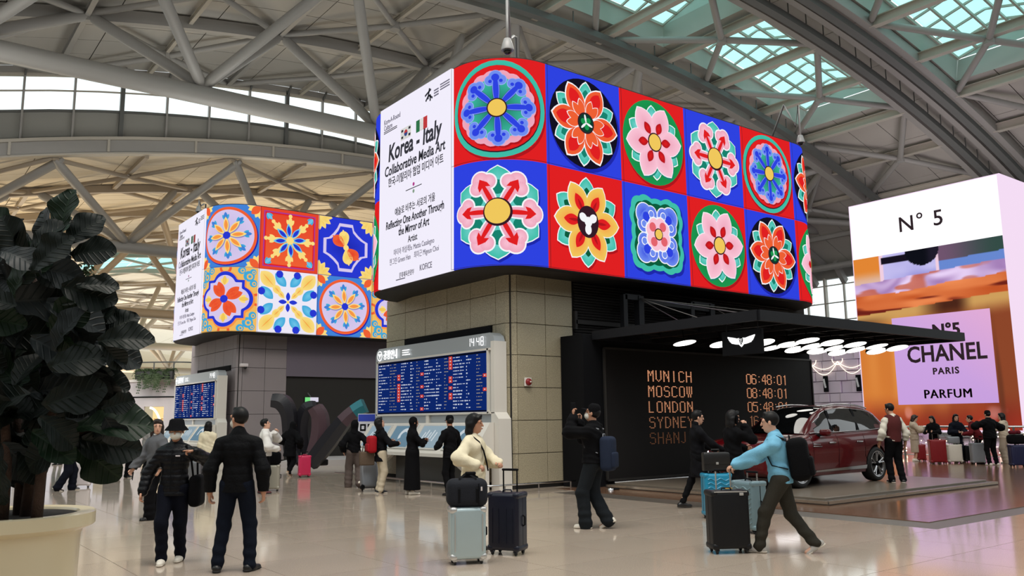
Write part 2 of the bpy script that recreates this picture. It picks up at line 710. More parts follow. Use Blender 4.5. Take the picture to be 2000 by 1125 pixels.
for rows, XN in ((((63.0, 52.5), (52.5, 41.6)), XA), (((31.2, 41.6), (18.6, 27.2), (4.6, 13.4)), XB)):
    for (Ya, Yb) in rows:
        sky = (Ya, Yb) in ((31.2, 41.6), (18.6, 27.2), (4.6, 13.4))
        for i, x in enumerate(XN):
            if x > 84:
                continue
            z = lambda x_: vault(x_) - .45
            if not sky:
                ibeam((x, Ya, z(x)), (x, Yb, z(x)), .3, .4, M_steel, 'purlin', frame)
            if sky:
                for xx in (x, x + 5.9):
                    if xx < 84:
                        ibeam((xx, Ya, z(xx) - .1), (xx, Yb, z(xx) - .1), .5, .6, M_steel_w, 'skylight_beam', frame)
            if i + 1 < len(XN) and XN[i + 1] < 86:
                x2 = XN[i + 1]
                ym = (Ya + Yb) / 2 if not sky else Ya + 3.7 * (1 if Ya < Yb else -1)
                c = (x2 if sky else (x + x2) / 2, ym, z((x + x2) / 2) - (.75 if sky else .35))
                if sky:
                    c = (x2, ym, z(x2) - .55)
                    cs = ((x2 - 5.9, Ya), (x2 - 5.9, Yb), (x2 + 5.9, Ya), (x2 + 5.9, Yb))
                else:
                    cs = ((x, Ya), (x, Yb), (x2, Ya), (x2, Yb))
                for (cx, cy) in cs:
                    if cx < 85:
                        strut(c, (cx, cy, z(cx)), .2 if not sky else .24, M_steel)
                hb = MB()
                hb.lathe([(.0, .3), (.34, .3), (.34, -.3), (.0, -.3)], c, 10)
                hb.build('hub', M_steel, frame)
                if not sky:
                    ibeam((c[0], Ya, z(c[0])), (c[0], Yb, z(c[0])), .24, .3, M_steel_w, 'purlin', frame)
# the great truss: a straight tube at Y = 50 with struts fanning up to the vault
tr = tag(MB().build('trim_2', M_steel), 'thick straight steel tube with struts fanning up to the vault', kind='structure')
q = MB()
q.tube([(-30, 50, 21.3), (84.5, 50, 21.5)], .58, 20)
q.build('main_tube', M_steel, tr, smooth=True, auto=50)
for k in range(-2, 7):
    x = 14.6 + 11.95 * k
    if not -25 < x < 84:
        continue
    node = (x, 50, 21.9)
    for (tx, ty) in ((x - 6.1, 52.5), (x + 5.8, 52.5), (x - 6.1, 41.6), (x + 5.8, 41.6)):
        if tx < 84:
            strut(node, (tx, ty, vault(tx) - .5), .34, parent=tr, name='strut')
    if x > -10:
        pass
# slender masts beside the ring screens that carry the roof
for (x, y) in ((31.4, 46.5), (46.0, 46.5), (58, 46.5)):
    strut((x, y, vault(x) - .4), (x - .6, y + 3.5, 21.8), .3, parent=tr, name='strut')

# ---- clerestory at Y = 63 between the two vaults
cl = tag(MB().build('window_50', M_steel), 'long clerestory window between the two vaults', kind='structure')
CZ = lambda x: -70.1 + math.sqrt(95.4 ** 2 - (x - 29.1) ** 2)      # sill
FZ = lambda x: vault2(x, 63) - .2                                   # foot of the fascia
TZ = lambda x: vault(x) - 1.0
b = MB()
n = 60
for i in range(n):
    xa, xb = -14 + 98 * i / n, -14 + 98 * (i + 1) / n
    if CZ(xb) < TZ(xb) + .0:
        pass
    b.add([(xa, 63.1, FZ(xa) + .9), (xb, 63.1, FZ(xb) + .9), (xb, 63.1, min(CZ(xb), TZ(xb))), (xa, 63.1, min(CZ(xa), TZ(xa)))], [(0, 1, 2, 3)])
b.build('clerestory_apron', mat('grey_apron_panel', rgb(146, 146, 140), .6, noise=.05, nscale=.3), cl)
for i in range(31):
    xa, xb = -15.1 + 3.1 * i, -12 + 3.1 * i
    mz = lambda x: min(CZ(x) + 1.45, TZ(x))
    for lo_, hi_ in ((lambda x: min(CZ(x), TZ(x)), mz), (mz, lambda x: TZ(x) + .4)):
        gl = MB()
        gl.add([(xa, 63.2, lo_(xa)), (xb, 63.2, lo_(xb)), (xb, 63.2, hi_(xb)), (xa, 63.2, hi_(xa))], [(0, 1, 2, 3)])
        gl.build('pane', M_win_glass, cl)
x = -12.0
i = 0
while x < 80:
    post = MB()
    w = .28 if i % 4 == 0 else .13
    post.box((x, 62.95, (FZ(x) + 1.1 + TZ(x) + .6) / 2), (w, .3, TZ(x) + .6 - FZ(x) - 1.1))
    post.build('mullion', M_steel_d if i % 4 == 0 else M_steel, cl)
    br = MB()
    br.bar((x, 62.9, TZ(x) + .3), (x, 62.2, TZ(x) + .8), .12, .2)
    br.build('bracket', M_steel_d, cl)
    x += 3.1
    i += 1
arc_beam(62.95, -13, 84, .14, .16, 0, M_steel_d, 'sill', CZ, cl)
arc_beam(62.95, -13, 84, .1, .1, 0, M_steel_w, 'transom', lambda x: min(CZ(x) + 1.45, TZ(x)), cl)
arc_beam(62.95, -13, 84, .3, .2, 0, M_steel_w, 'head', lambda x: TZ(x) + .35, cl)
arc_beam(62.8, -14, 84, .8, .22, 1.1, M_steel_w, 'fascia_cap', FZ, cl)
arc_beam(62.6, -14, 84, .1, .95, .5, M_steel, 'fascia_beam', FZ, cl)
arc_beam(62.8, -14, 84, .7, .12, 0, M_steel_w, 'fascia_foot', FZ, cl)
st = MB()
for k in range(16):
    x = -12 + 6 * k
    st.box((x, 62.5, FZ(x) + .55), (.16, .12, .9))
tag(st.build('fascia_stiffener', M_steel_w, cl), kind='stuff')

# ---- far hall: cream vault with its own lattice
ceil2 = tag(MB().build('ceiling_far', M_ceil2), 'cream panelled vault of the far hall', kind='structure')
f2 = lambda x, y: vault2(x, y)
pn = MB()
yv = 63.2
while yv < 205:
    for k in range(20):
        xa = -22 + 5.95 * k
        for a in (0, .5):
            if not (98 < yv < 116 and 18 < xa < 52):
                vpanel(pn, xa, xa + 5.95, yv + a * 3.6, yv + a * 3.6 + 1.8, f2, 0, .03)
    yv += 3.6
tag(pn.build('far_hall_ceiling_panel', M_ceil2, ceil2), kind='stuff')
bk = MB()
for k in range(20):
    xa = -22 + 5.95 * k
    for ya in range(63, 203, 10):
        if not (93 < ya < 116 and 18 < xa < 52):
            vpanel(bk, xa, xa + 5.95, ya, ya + 10, f2, .14, 0, .04)
bk.build('far_ceiling_backing', mat('tan_joint', rgb(120, 106, 84), .9), ceil2)
gl = MB()
for k in range(6):
    for j in range(5):
        xa, ya = 19.65 + 5.95 * k, 98 + 4 * j
        vs = [(x, y, vault2(x, y) + .5) for x, y in ((xa, ya), (xa + 5.8, ya), (xa + 5.8, ya + 3.8), (xa, ya + 3.8))]
        gl.add(vs, [(0, 1, 2, 3)])
tag(gl.build('pane', M_sky_glass, ceil2), kind='stuff')
fr2 = tag(MB().build('trim_3', M_steel), 'steel lattice and tubes under the cream far vault', kind='structure')
v2 = lambda Y: (lambda x: vault2(x, Y))
YR = [73.6, 84, 94.4, 104.8, 115.2, 125.6, 136, 146.4, 157, 168]
M_st2 = mat('warm_grey_steel', rgb(158, 146, 130), .5)
for Y in YR:
    arc_beam(Y, -20, 90, .45, .6, -.35, M_st2, 'arch_beam', v2(Y), fr2)
prevY = 63.0
for yi, Y in enumerate(YR):
    for k in range(-3, 8):
        x = 8.6 + 12.2 * k + (6.1 if yi % 2 else 0)
        c = (x + 6.1, (prevY + Y) / 2)
        zc = vault2(c[0], c[1]) - .6
        for (cx, cy) in ((x, prevY), (x, Y), (x + 12.2, prevY), (x + 12.2, Y)):
            strut((c[0], c[1], zc), (cx, cy, vault2(cx, cy) - .35), .17, M_st2, parent=fr2, n=8, name='brace_tube')
        q = MB()
        q.bar((x + 6.1, prevY, vault2(x + 6.1, prevY) - .3), (x + 6.1, Y, vault2(x + 6.1, Y) - .3), .3, .3)
        q.build('purlin', M_st2, fr2)
    prevY = Y
for (Yt, zt, Ya, Yb) in ((72.0, 15.8, 63.2, 73.6), (96, 13.5, 84, 94.4), (122, 12.2, 115.2, 125.6), (150, 10.6, 146.4, 157)):
    q = MB()
    q.tube([(-30, Yt, zt), (90, Yt, zt)], .5, 16)
    q.build('main_tube', M_st2 if Yt > 80 else M_steel, fr2, smooth=True, auto=50)
    for k in range(-2, 6):
        x = 15.7 + 12.4 * k
        for (tx, ty) in ((x - 6.9, Ya), (x + 6, Ya), (x - 6.5, Yb), (x + 4, Yb)):
            strut((x, Yt, zt + .3), (tx, ty, vault2(tx, ty) - .4), .33, M_st2 if Yt > 80 else M_steel, parent=fr2, name='strut')
for (x, y) in ((24, 122), (48, 122), (2, 96)):
    q = MB()
    q.tube([(x, y, 0), (x, y, vault2(x, y) - 1)], .42, 14)
    q.build('mast', M_st2, fr2, smooth=True, auto=50)
wf = MB()
wf.box((40, 210, 7), (170, .5, 26))
tag(wf.build('wall_far', mat('far_wall_paint', rgb(190, 176, 150), .8, noise=.1, nscale=.1)), 'pale end wall of the far hall', kind='structure')

# ---- east wall: glass grid high up, roof edge above it
ew = tag(MB().build('window_60', M_steel), 'tall gridded glass wall beyond the perfume display', kind='structure')
gl = MB()
gl.add([(86, -10, 6.4), (86, 37, 6.4), (86, 37, 17.0), (86, -10, 17.0)], [(0, 1, 2, 3)])
gl.add([(86, 64.6, 6.4), (86, 90, 6.4), (86, 90, 17.0), (86, 64.6, 17.0)], [(0, 1, 2, 3)])
tag(gl.build('pane', M_win_glass, ew), kind='stuff')
for i in range(12):
    for za, zb in ((6.4, 8.2), (8.2, 10.2), (10.2, 12.2), (12.2, 14.2), (14.2, 16.2), (16.2, 17.0)):
        gl = MB()
        gl.add([(86, 37 + 2.3 * i, za), (86, 39.3 + 2.3 * i, za), (86, 39.3 + 2.3 * i, zb), (86, 37 + 2.3 * i, zb)], [(0, 1, 2, 3)])
        gl.build('pane', M_win_glass, ew)
k = 0
y = 14.0
while y < 80:
    q = MB()
    q.box((85.6, y, 11.7), (.5 if k % 2 else .3, .22 if k % 2 else .14, 10.8))
    q.build('mullion', M_steel_w, ew)
    y += 2.3
    k += 1
for z in (8.2, 10.2, 12.2, 14.2, 16.2):
    q = MB()
    q.box((85.5, 45, z), (.12, 90, .12))
    q.build('transom', M_steel_w, ew)
q = MB()
q.box((85.9, 40, 18.0), (.6, 110, 2.0))
q.build('wall_head', mat('grey_apron_panel'), ew)
for k in range(20):
    y = 14.5 + 3.6 * k
    q = MB()
    q.bar((85.4, y, 16.4), (83.6, y, 18.4), .5, .7)
    q.build('roof_bracket', M_steel, ew)
q = MB()
q.tube([(83.2, -10, 17.9), (83.2, 63, 17.9)], .35, 12)
q.build('edge_tube', M_steel, ew, smooth=True, auto=50)
wl = MB()
wl.box((86.4, 40, 3.2), (.6, 110, 6.4))
tag(wl.build('wall_east', mat('lower_wall_paint', rgb(150, 140, 140), .7)), 'low grey wall under the glass grid', kind='structure')

# ---- the hall closes behind the viewer: grey walls with open glazing above them
M_back = mat('hall_back_wall', rgb(112, 106, 100), .8)
for nm, c_, s_ in (('wall_west', (-16, 22, 5.5), (.4, 84, 11)), ('wall_south', (35, -18, 6.0), (104, .4, 12))):
    b = MB()
    b.box(c_, s_)
    tag(b.build(nm, M_back), 'plain grey wall closing the hall behind the viewer', kind='structure')
# ================================================================ the two buildings and their wrap-around screens
M_scr = emat('screen_picture', None, 1.0)
M_black = mat('black_paint', rgb(22, 23, 27), .5, spec=.2)
M_blk2 = mat('matt_black', rgb(14, 15, 18), .75, spec=.12)
M_gran = mat('beige_granite', rgb(182, 172, 146), .42, noise=.08, nscale=1.2, speckle=(70, .42), spec=.4)
M_gran2 = mat('lilac_grey_panel', rgb(140, 132, 134), .45, noise=.06, nscale=1.0, spec=.4)
M_soffit = mat('dark_soffit', rgb(48, 46, 46), .6, spec=.2)
M_chrome = mat('brushed_chrome', rgb(200, 200, 202), .22, metal=1.0)

C_ = {k: rgb(*v) for k, v in dict(
    red=(224, 32, 34), blue=(46, 66, 224), dred=(176, 22, 30), teal=(64, 190, 168), dteal=(24, 130, 110), green=(28, 150, 78), dgreen=(12, 92, 60),
    pink=(238, 168, 190), lpink=(250, 196, 214), white=(246, 246, 250), black=(20, 18, 34), yellow=(240, 200, 92), orange=(238, 96, 52),
    lorange=(246, 150, 70), lblue=(112, 142, 238), pblue=(150, 176, 245), dblue=(30, 40, 170), ink=(52, 28, 40), aqua=(126, 214, 214), rose=(228, 100, 110),
    lilac=(214, 200, 236), lilac2=(198, 184, 228), sky=(66, 130, 214), cyan=(64, 168, 216), cyan2=(110, 196, 232), cream=(250, 220, 130), vred=(228, 70, 44),
    purple=(166, 60, 150), royal=(40, 56, 208), ochre=(240, 186, 96), paper=(236, 232, 246), shade=(150, 140, 190)).items()}


class Ring:
    """A rounded rectangle in plan; s runs along it so that pictures can be laid on its face."""

    def __init__(s_, X0, X1, Y0, Y1, r, z0, z1):
        s_.r, s_.z0, s_.z1 = r, z0, z1
        s_.X0, s_.X1, s_.Y0, s_.Y1 = X0, X1, Y0, Y1
        # start at the far end of the left face, run towards the corner, then along the front
        a = r * PI / 2
        s_.segs = [('l', (X0, Y1 - r), (0, -1), (-1, 0), Y1 - Y0 - 2 * r), ('a', (X0 + r, Y0 + r), PI, a),
                   ('l', (X0 + r, Y0), (1, 0), (0, -1), X1 - X0 - 2 * r), ('a', (X1 - r, Y0 + r), 1.5 * PI, a),
                   ('l', (X1, Y0 + r), (0, 1), (1, 0), Y1 - Y0 - 2 * r), ('a', (X1 - r, Y1 - r), 0, a),
                   ('l', (X1 - r, Y1), (-1, 0), (0, 1), X1 - X0 - 2 * r), ('a', (X0 + r, Y1 - r), .5 * PI, a)]
        s_.total = sum(q[-1] for q in s_.segs)

    def p(s_, s, off=0.0):
        s = s % s_.total
        for q in s_.segs:
            if s <= q[-1] + 1e-9:
                break
            s -= q[-1]
        if q[0] == 'l':
            (x, y), (dx, dy), (nx, ny) = q[1], q[2], q[3]
            return (x + dx * s + nx * off, y + dy * s + ny * off)
        cx, cy = q[1]
        an = q[2] + s / s_.r
        return (cx + (s_.r + off) * math.cos(an), cy + (s_.r + off) * math.sin(an))


def mixc(a, b, t):
    return tuple(x * (1 - t) + y * t for x, y in zip(a, b))


class Art:
    """Draws flat coloured shapes of one picture tile on a ring; each shape lies 5 mm proud of the one below."""

    def __init__(s_, ring, s0, w, z0, h):
        s_.g, s_.s0, s_.w, s_.z0, s_.h = ring, s0, w, z0, h
        s_.m = MB()
        s_.l = 0

    def P(s_, x, y, l):                     # x, y in tile units -1..1
        a, b = s_.g.p(s_.s0 + (x + 1) / 2 * s_.w, .012 + l * .005)
        return (a, b, s_.z0 + (y + 1) / 2 * s_.h)

    def rect(s_, x0, x1, y0, y1, c, l=0, n=None, c2=None):
        n = n or max(1, int(abs(x1 - x0) * s_.w / 2 / .08))
        for i in range(n):
            a, b = x0 + (x1 - x0) * i / n, x0 + (x1 - x0) * (i + 1) / n
            cc = c if c2 is None else (c, c, c2, c2)
            s_.m.add([s_.P(a, y0, l), s_.P(b, y0, l), s_.P(b, y1, l), s_.P(a, y1, l)], [(0, 1, 2, 3)], col=cc)

    def star(s_, pts, c, l, ctr=None, c2=None, rings=3):     # a shape filled from its middle: c at the rim, c2 in the middle
        n = len(pts)
        pts = [(max(-.995, min(.995, p[0])), max(-.995, min(.995, p[1]))) for p in pts]
        if ctr is None:
            ctr = (sum(p[0] for p in pts) / n, sum(p[1] for p in pts) / n)
        c2 = c2 or c
        vs = [s_.P(ctr[0], ctr[1], l)]
        for k in range(1, rings + 1):
            t = k / rings
            vs += [s_.P(ctr[0] + (p[0] - ctr[0]) * t, ctr[1] + (p[1] - ctr[1]) * t, l) for p in pts]
        fs = []
        cols = []
        base = len(s_.m.v)
        s_.m.v.extend(vs)
        for i in range(n):
            j = (i + 1) % n
            s_.m.f.append((base, base + 1 + i, base + 1 + j))
            c1 = mixc(c2, c, 1 / rings)
            s_.m.fc.append((c2, c1, c1))
            s_.m.mi.append(0)
            for k in range(1, rings):
                a = base + 1 + (k - 1) * n
                d = a + n
                ca, cd = mixc(c2, c, k / rings), mixc(c2, c, (k + 1) / rings)
                s_.m.f.append((a + i, d + i, d + j, a + j))
                s_.m.fc.append((ca, cd, cd, ca))
                s_.m.mi.append(0)

    def disc(s_, x, y, r, c, l, n=40, c2=None, ry=None, lobes=0, amp=0.0):
        pts = []
        for k in range(n):
            a = 2 * PI * k / n
            q = r * (1 + amp * abs(math.cos(a * lobes / 2))) if lobes else r
            pts.append((x + q * math.cos(a), y + (q if ry is None else q * ry / r) * math.sin(a)))
        s_.star(pts, c, l, (x, y), c2, 4)

    def build(s_, parent):
        return s_.m.build('picture_tile', M_scr, parent)


def petal(cx, cy, ang, r0, r1, w, kind='leaf', n=11):
    """Outline of a petal from radius r0 to r1, half width w, in direction ang."""
    pr = {'leaf': lambda t: math.sin(PI * t) ** .8, 'lotus': lambda t: 3.4 * t ** .95 * (1 - t) ** .85, 'drop': lambda t: math.sin(PI * min(1, t ** 1.5)) ** .55,
          'club': lambda t: (.28 + .72 * max(0, math.sin(PI * max(0, (t - .42) / .58)) ** .5) if t > .42 else .28) * (1 if t < .995 else 0), 'strap': lambda t: math.sin(PI * t) ** .35}[kind]
    L, Rr = [], []
    for i in range(n + 1):
        t = i / n
        d = r0 + (r1 - r0) * t
        q = w * (pr(t) if 0 < t < 1 else 0)
        L.append((d, q))
        Rr.append((d, -q))
    pts = L + Rr[-2:0:-1]
    ca, sa = math.cos(ang), math.sin(ang)
    return [(cx + d * ca - q * sa, cy + d * sa + q * ca) for d, q in pts]


def grow(pts, k, ctr=None, dx=0, dy=0):
    n = len(pts)
    if ctr is None:
        ctr = (sum(p[0] for p in pts) / n, sum(p[1] for p in pts) / n)
    return [(ctr[0] + (p[0] - ctr[0]) * k + dx, ctr[1] + (p[1] - ctr[1]) * k + dy) for p in pts]


def A_flower(t):                                      # ringed medallion with eight blue cloud-headed stalks
    t.rect(-1, 1, -1, 1, C_['red'])
    t.disc(.03, -.05, .97, C_['dred'], 1)
    t.disc(0, 0, .96, C_['teal'], 2, c2=C_['dteal'])
    t.disc(.0, 0, .86, C_['ink'], 3)
    t.disc(0, .01, .845, C_['red'], 4)
    t.disc(.02, -.02, .735, C_['dred'], 5, 72, lobes=18, amp=.05)
    t.disc(0, 0, .72, C_['pink'], 6, 72, c2=C_['rose'], lobes=18, amp=.05)
    t.disc(0, 0, .60, C_['teal'], 7, 48, c2=C_['dgreen'], lobes=8, amp=.04)
    for k in range(8):
        a = PI / 2 + .04 + k * PI / 4
        for w, dr, c, l in ((.175, .0, 'ink', 8), (.16, 0, 'lblue', 9), (.10, .06, 'blue', 11)):
            t.star(petal(0, 0, a, .12, .68 - dr, w * (.42 if l < 11 else .5), 'strap'), C_[c], l)
        hx, hy = .55 * math.cos(a), .55 * math.sin(a)
        for dd, rr in ((.105, .095), (-.105, .095), (0, .125)):
            ox, oy = hx - dd * math.sin(a) + (.06 * math.cos(a) if dd == 0 else 0), hy + dd * math.cos(a) + (.06 * math.sin(a) if dd == 0 else 0)
            t.disc(ox, oy, rr + .014, C_['pblue'], 9, 20)
            t.disc(ox, oy, rr, C_['lblue'], 10, 20)
        for dd in (.1, -.1):
            ox, oy = hx - dd * math.sin(a) - .02 * math.cos(a), hy + dd * math.cos(a) - .02 * math.sin(a)
            t.disc(ox, oy, .035, C_['blue'], 11, 14)
        t.disc(hx + .05 * math.cos(a), hy + .05 * math.sin(a), .075, C_['blue'], 11, 14)
    t.disc(0, 0, .19, C_['ink'], 12, 28)
    t.disc(0, 0, .165, C_['yellow'], 13, 28)


def B_flower(t, bg='blue'):                           # red lotus on a black oval
    t.rect(-1, 1, -1, 1, C_[bg])
    t.disc(.03, -.04, .95, C_['dblue'] if bg == 'blue' else C_['dred'], 1)
    t.disc(0, 0, .92, C_['black'], 2, c2=rgb(8, 7, 16))
    for k in range(6):
        a = PI / 6 - .06 + k * PI / 3
        p = petal(0, 0, a, .2, .86, .19, 'lotus')
        t.star(grow(p, 1.1), C_['white'], 3)
        t.star(p, C_['teal'], 4, c2=C_['aqua'])
        t.star(grow(p, .55), C_['dteal'], 5)
    for k in range(6):
        a = -.08 + k * PI / 3 + (.08 if k in (1, 2) else 0)
        p = petal(0, 0, a, .10, .86, .235, 'lotus')
        t.star(grow(p, 1.1), C_['white'], 6)
        t.star(p, C_['orange'], 7, c2=C_['vred'])
        t.star(grow(p, .6, dx=.06 * math.cos(a), dy=.06 * math.sin(a)), C_['red'], 8)
        for da in (-.2, .2):
            p2 = petal(0, 0, a + da, .14, .5, .085, 'lotus')
            t.star(grow(p2, 1.12), C_['white'], 9)
            t.star(p2, C_['orange'], 10)
    t.disc(0, 0, .22, C_['ink'], 11, 28)
    t.disc(0, 0, .19, rgb(16, 60, 46), 12, 28)
    for k in range(3):
        t.star(petal(0, 0, PI / 2 + .2 + k * 2 * PI / 3, 0, .18, .025, 'strap'), C_['white'], 13)
        t.disc(.085 * math.cos(-PI / 2 + .2 + k * 2.094), .085 * math.sin(-PI / 2 + .2 + k * 2.094), .06, C_['green'], 13, 14)


def C_flower(t, bg='red'):                            # pink six-petal flower on a green disc
    t.rect(-1, 1, -1, 1, C_[bg])
    t.disc(.03, -.04, .95, C_['dred'], 1)
    t.disc(0, 0, .93, C_['green'], 2, c2=C_['dgreen'])
    for k in range(6):
        a = PI / 2 + k * PI / 3 + .06
        p = petal(0, 0, a, .3, .8, .17, 'lotus')
        t.star(grow(p, 1.12), C_['white'], 3)
        t.star(p, C_['teal'], 4, c2=C_['aqua'])
    for k in range(6):
        a = PI / 3 + .1 + k * PI / 3
        p = petal(0, 0, a, .06, .84, .27, 'lotus')
        t.star(grow(p, 1.07, dx=.02, dy=-.03), C_['dteal'], 5)
        t.star(grow(p, 1.06), C_['white'], 6)
        t.star(p, C_['lpink'], 7, c2=C_['pink'])
        q = petal(0, 0, a, .2, .5, .095, 'leaf')
        t.star(q, C_['dred'], 8, c2=C_['red'])
    t.disc(0, 0, .21, C_['ink'], 9, 28)
    t.disc(0, 0, .18, C_['yellow'], 10, 28)


def D_flower(t, bg='blue'):                           # pink cloud heads with red arrows over teal leaves
    t.rect(-1, 1, -1, 1, C_[bg])
    for k in range(6):
        a = PI / 2 + .0 + k * PI / 3
        p = petal(0, 0, a, .1, .88, .34, 'lotus')
        t.star(grow(p, 1.08, dx=.03, dy=-.04), C_['dblue'], 1)
        t.star(grow(p, 1.06), C_['white'], 2)
        t.star(p, C_['teal'], 3, c2=C_['aqua'])
        t.disc(.48 * math.cos(a), .48 * math.sin(a), .14, C_['dteal'], 4, 16)
    for k in range(6):
        a = -.03 + k * PI / 3
        hx, hy = .6 * math.cos(a), .6 * math.sin(a)
        for l, e, c in ((5, .03, 'white'), (6, 0, 'pink')):
            t.star(petal(0, 0, a, .1, .72, .1 + e, 'strap'), C_[c], l)
            for dd, rr in ((.13, .135), (-.13, .135), (0, .17)):
                t.disc(hx - dd * math.sin(a) + (.08 * math.cos(a) if dd == 0 else 0), hy + dd * math.cos(a) + (.08 * math.sin(a) if dd == 0 else 0), rr + e, C_[c], l, 22, c2=C_['lpink'] if l == 6 else None)
        t.star(petal(0, 0, a, .1, .62, .045, 'strap'), C_['red'], 7)
        h0 = [(.56, 0), (.5, .12), (.6, .1), (.72, 0), (.6, -.1), (.5, -.12)]
        ca, sa = math.cos(a), math.sin(a)
        t.star([(d * ca - q * sa, d * sa + q * ca) for d, q in h0], C_['red'], 8, (.6 * ca, .6 * sa))
    t.disc(0, 0, .27, C_['ink'], 9, 32)
    t.disc(-.01, .01, .235, C_['yellow'], 10, 32)


def E_flower(t):                                      # yellow flower over teal leaves
    t.rect(-1, 1, -1, 1, C_['red'])
    for k in range(6):
        a = PI / 2 + .0 + k * PI / 3
        p = petal(0, 0, a, .2, .88, .22, 'lotus')
        t.star(grow(p, 1.1, dx=.03, dy=-.04), C_['dred'], 1)
        t.star(grow(p, 1.08), C_['white'], 2)
        t.star(p, C_['teal'], 3, c2=C_['aqua'])
        t.star(grow(p, .45), C_['dgreen'], 4)
    for k in range(6):
        a = PI / 3 - .0 + k * PI / 3
        p = petal(0, 0, a, .08, .84, .25, 'lotus')
        t.star(grow(p, 1.07), C_['white'], 5)
        t.star(p, C_['yellow'], 6, c2=C_['lorange'])
        t.star(petal(0, 0, a, .2, .62, .11, 'leaf'), C_['red'], 7)
        t.star(petal(0, 0, a, .18, .5, .03, 'leaf'), C_['dred'], 8)
    t.disc(0, 0, .28, C_['ink'], 9, 32, ry=.32)
    for k in range(3):
        a = -PI / 2 + k * 2 * PI / 3
        p = petal(0, 0, a, -.02, .26, .085, 'drop')
        t.star(p, C_['white'], 10)
    t.disc(0, 0, .1, C_['white'], 11, 16)


def F_flower(t):                                      # blue cloud scrolls in a lobed teal frame
    t.rect(-1, 1, -1, 1, C_['blue'])
    R4 = lambda r, e: [((r * (1 + .13 * math.cos(4 * a + 0) + e * abs(math.cos(a * 8)))) * math.cos(a + PI / 4), (r * (1 + .13 * math.cos(4 * a) + e * abs(math.cos(a * 8)))) * math.sin(a + PI / 4)) for a in [2 * PI * k / 96 for k in range(96)]]
    t.star(grow(R4(.84, .05), 1.02, (0, 0), .04, -.05), C_['dblue'], 1, (0, 0))
    t.star(R4(.84, .05), C_['teal'], 2, (0, 0), rings=4)
    t.star(R4(.72, .05), C_['dgreen'], 3, (0, 0), rings=4)
    for k in range(4):
        a = PI / 4 + k * PI / 2
        cx, cy = .44 * math.cos(a), .44 * math.sin(a)
        for (dx, dy, r) in ((0.08, .08, .23), (-.13, .1, .17), (.1, -.13, .17), (-.02, -.02, .2)):
            X, Y = cx + dx * math.copysign(1, math.cos(a)), cy + dy * math.copysign(1, math.sin(a))
            t.disc(X, Y, r + .022, C_['white'], 4, 24)
            t.disc(X, Y, r, C_['lblue'], 5, 24, c2=C_['blue'])
        for (dx, dy) in ((-.13, .1), (.1, -.13)):
            X, Y = cx + dx * math.copysign(1, math.cos(a)), cy + dy * math.copysign(1, math.sin(a))
            t.disc(X, Y, .09, C_['white'], 6, 18)
            t.disc(X, Y, .07, C_['lblue'], 7, 18)
        t.disc(cx * 1.1, cy * 1.1, .1, C_['blue'], 7, 18)
    for k in range(4):
        a = PI / 4 + k * PI / 2 + .1
        for l, e, c in ((8, .03, 'white'), (9, 0, 'lpink')):
            for da in (-.32, .32):
                t.disc(.22 * math.cos(a + da), .22 * math.sin(a + da), .15 + e, C_[c], l, 20)
        t.disc(.22 * math.cos(a), .22 * math.sin(a), .1, C_['rose'], 10, 16)
    t.disc(0, 0, .13, C_['ink'], 11, 22)
    t.disc(0, 0, .105, C_['yellow'], 12, 22)


# ---- tiles of the second screen: painted-majolica patterns
def tulip(t, x, y, a, s, c1, c2, l):
    for da, ww, cc, rr in ((.55, .1, c1, .8), (-.55, .1, c1, .8), (0, .12, c2, 1)):
        t.star(petal(x, y, a + da, -.02, s * rr, s * ww * 2.0, 'lotus'), cc, l + (1 if da == 0 else 0))


def G_tile(t):
    t.rect(-1, 1, -1, 1, C_['sky'])
    for sx in (-1, 1):
        for sy in (-1, 1):
            a = math.atan2(-sy, -sx)
            for da in (-.75, -.4, .4, .75):
                t.star(petal(sx, sy, a + da, 0, .42, .1, 'leaf'), C_['cream'], 1)
            t.star(petal(sx, sy, a, 0, .4, .12, 'leaf'), C_['orange'], 2)
    t.disc(.03, -.03, .93, C_['dblue'], 3, 64)
    t.disc(0, 0, .92, C_['orange'], 4, 64)
    t.disc(0, 0, .83, C_['lilac'], 5, 64, c2=C_['lilac2'])
    for k in range(8):
        a = PI / 2 + .1 + k * PI / 4
        tulip(t, .5 * math.cos(a), .5 * math.sin(a), a, .26, C_['cyan'], C_['sky'], 6)
        p = petal(0, 0, a, .08, .6, .085, 'leaf')
        t.star(grow(p, 1.05, dx=.02, dy=-.03), C_['shade'], 5.5)
        t.star(p, C_['cream'], 8)
        t.star(grow(p, .68), C_['lorange'], 9)
    t.disc(0, 0, .12, C_['royal'], 10, 24)


def H_tile(t):
    t.rect(-1, 1, -1, 1, C_['vred'])
    t.rect(-.88, .88, -.9, .9, C_['purple'], 1)
    t.rect(-.84, .84, -.86, .86, C_['red'], 2)
    t.rect(-.8, .8, -.82, .82, C_['orange'], 3, c2=C_['vred'])
    for sx in (-1, 1):
        for sy in (-1, 1):
            tulip(t, sx * .78, sy * .8, math.atan2(-sy, -sx), .25, C_['cyan'], C_['cyan2'], 4)
    for k in range(8):
        a = PI / 2 + k * PI / 4
        t.star(petal(0, 0, a, .1, .6, .07, 'strap'), C_['cream'], 5)
        tulip(t, .48 * math.cos(a), .48 * math.sin(a), a, .3, C_['cream'], C_['cream'], 5)
        t.disc(.8 * math.cos(a), .8 * math.sin(a), .065, C_['cream'], 6, 14)
        b_ = a + PI / 8 * .0
        p = petal(0, 0, b_ + .12, .08, .56, .085, 'leaf')
        t.star(p, C_['cyan2'], 7)
        t.star(grow(p, .7), C_['royal'], 8)
    t.disc(0, 0, .13, C_['cream'], 10, 24)


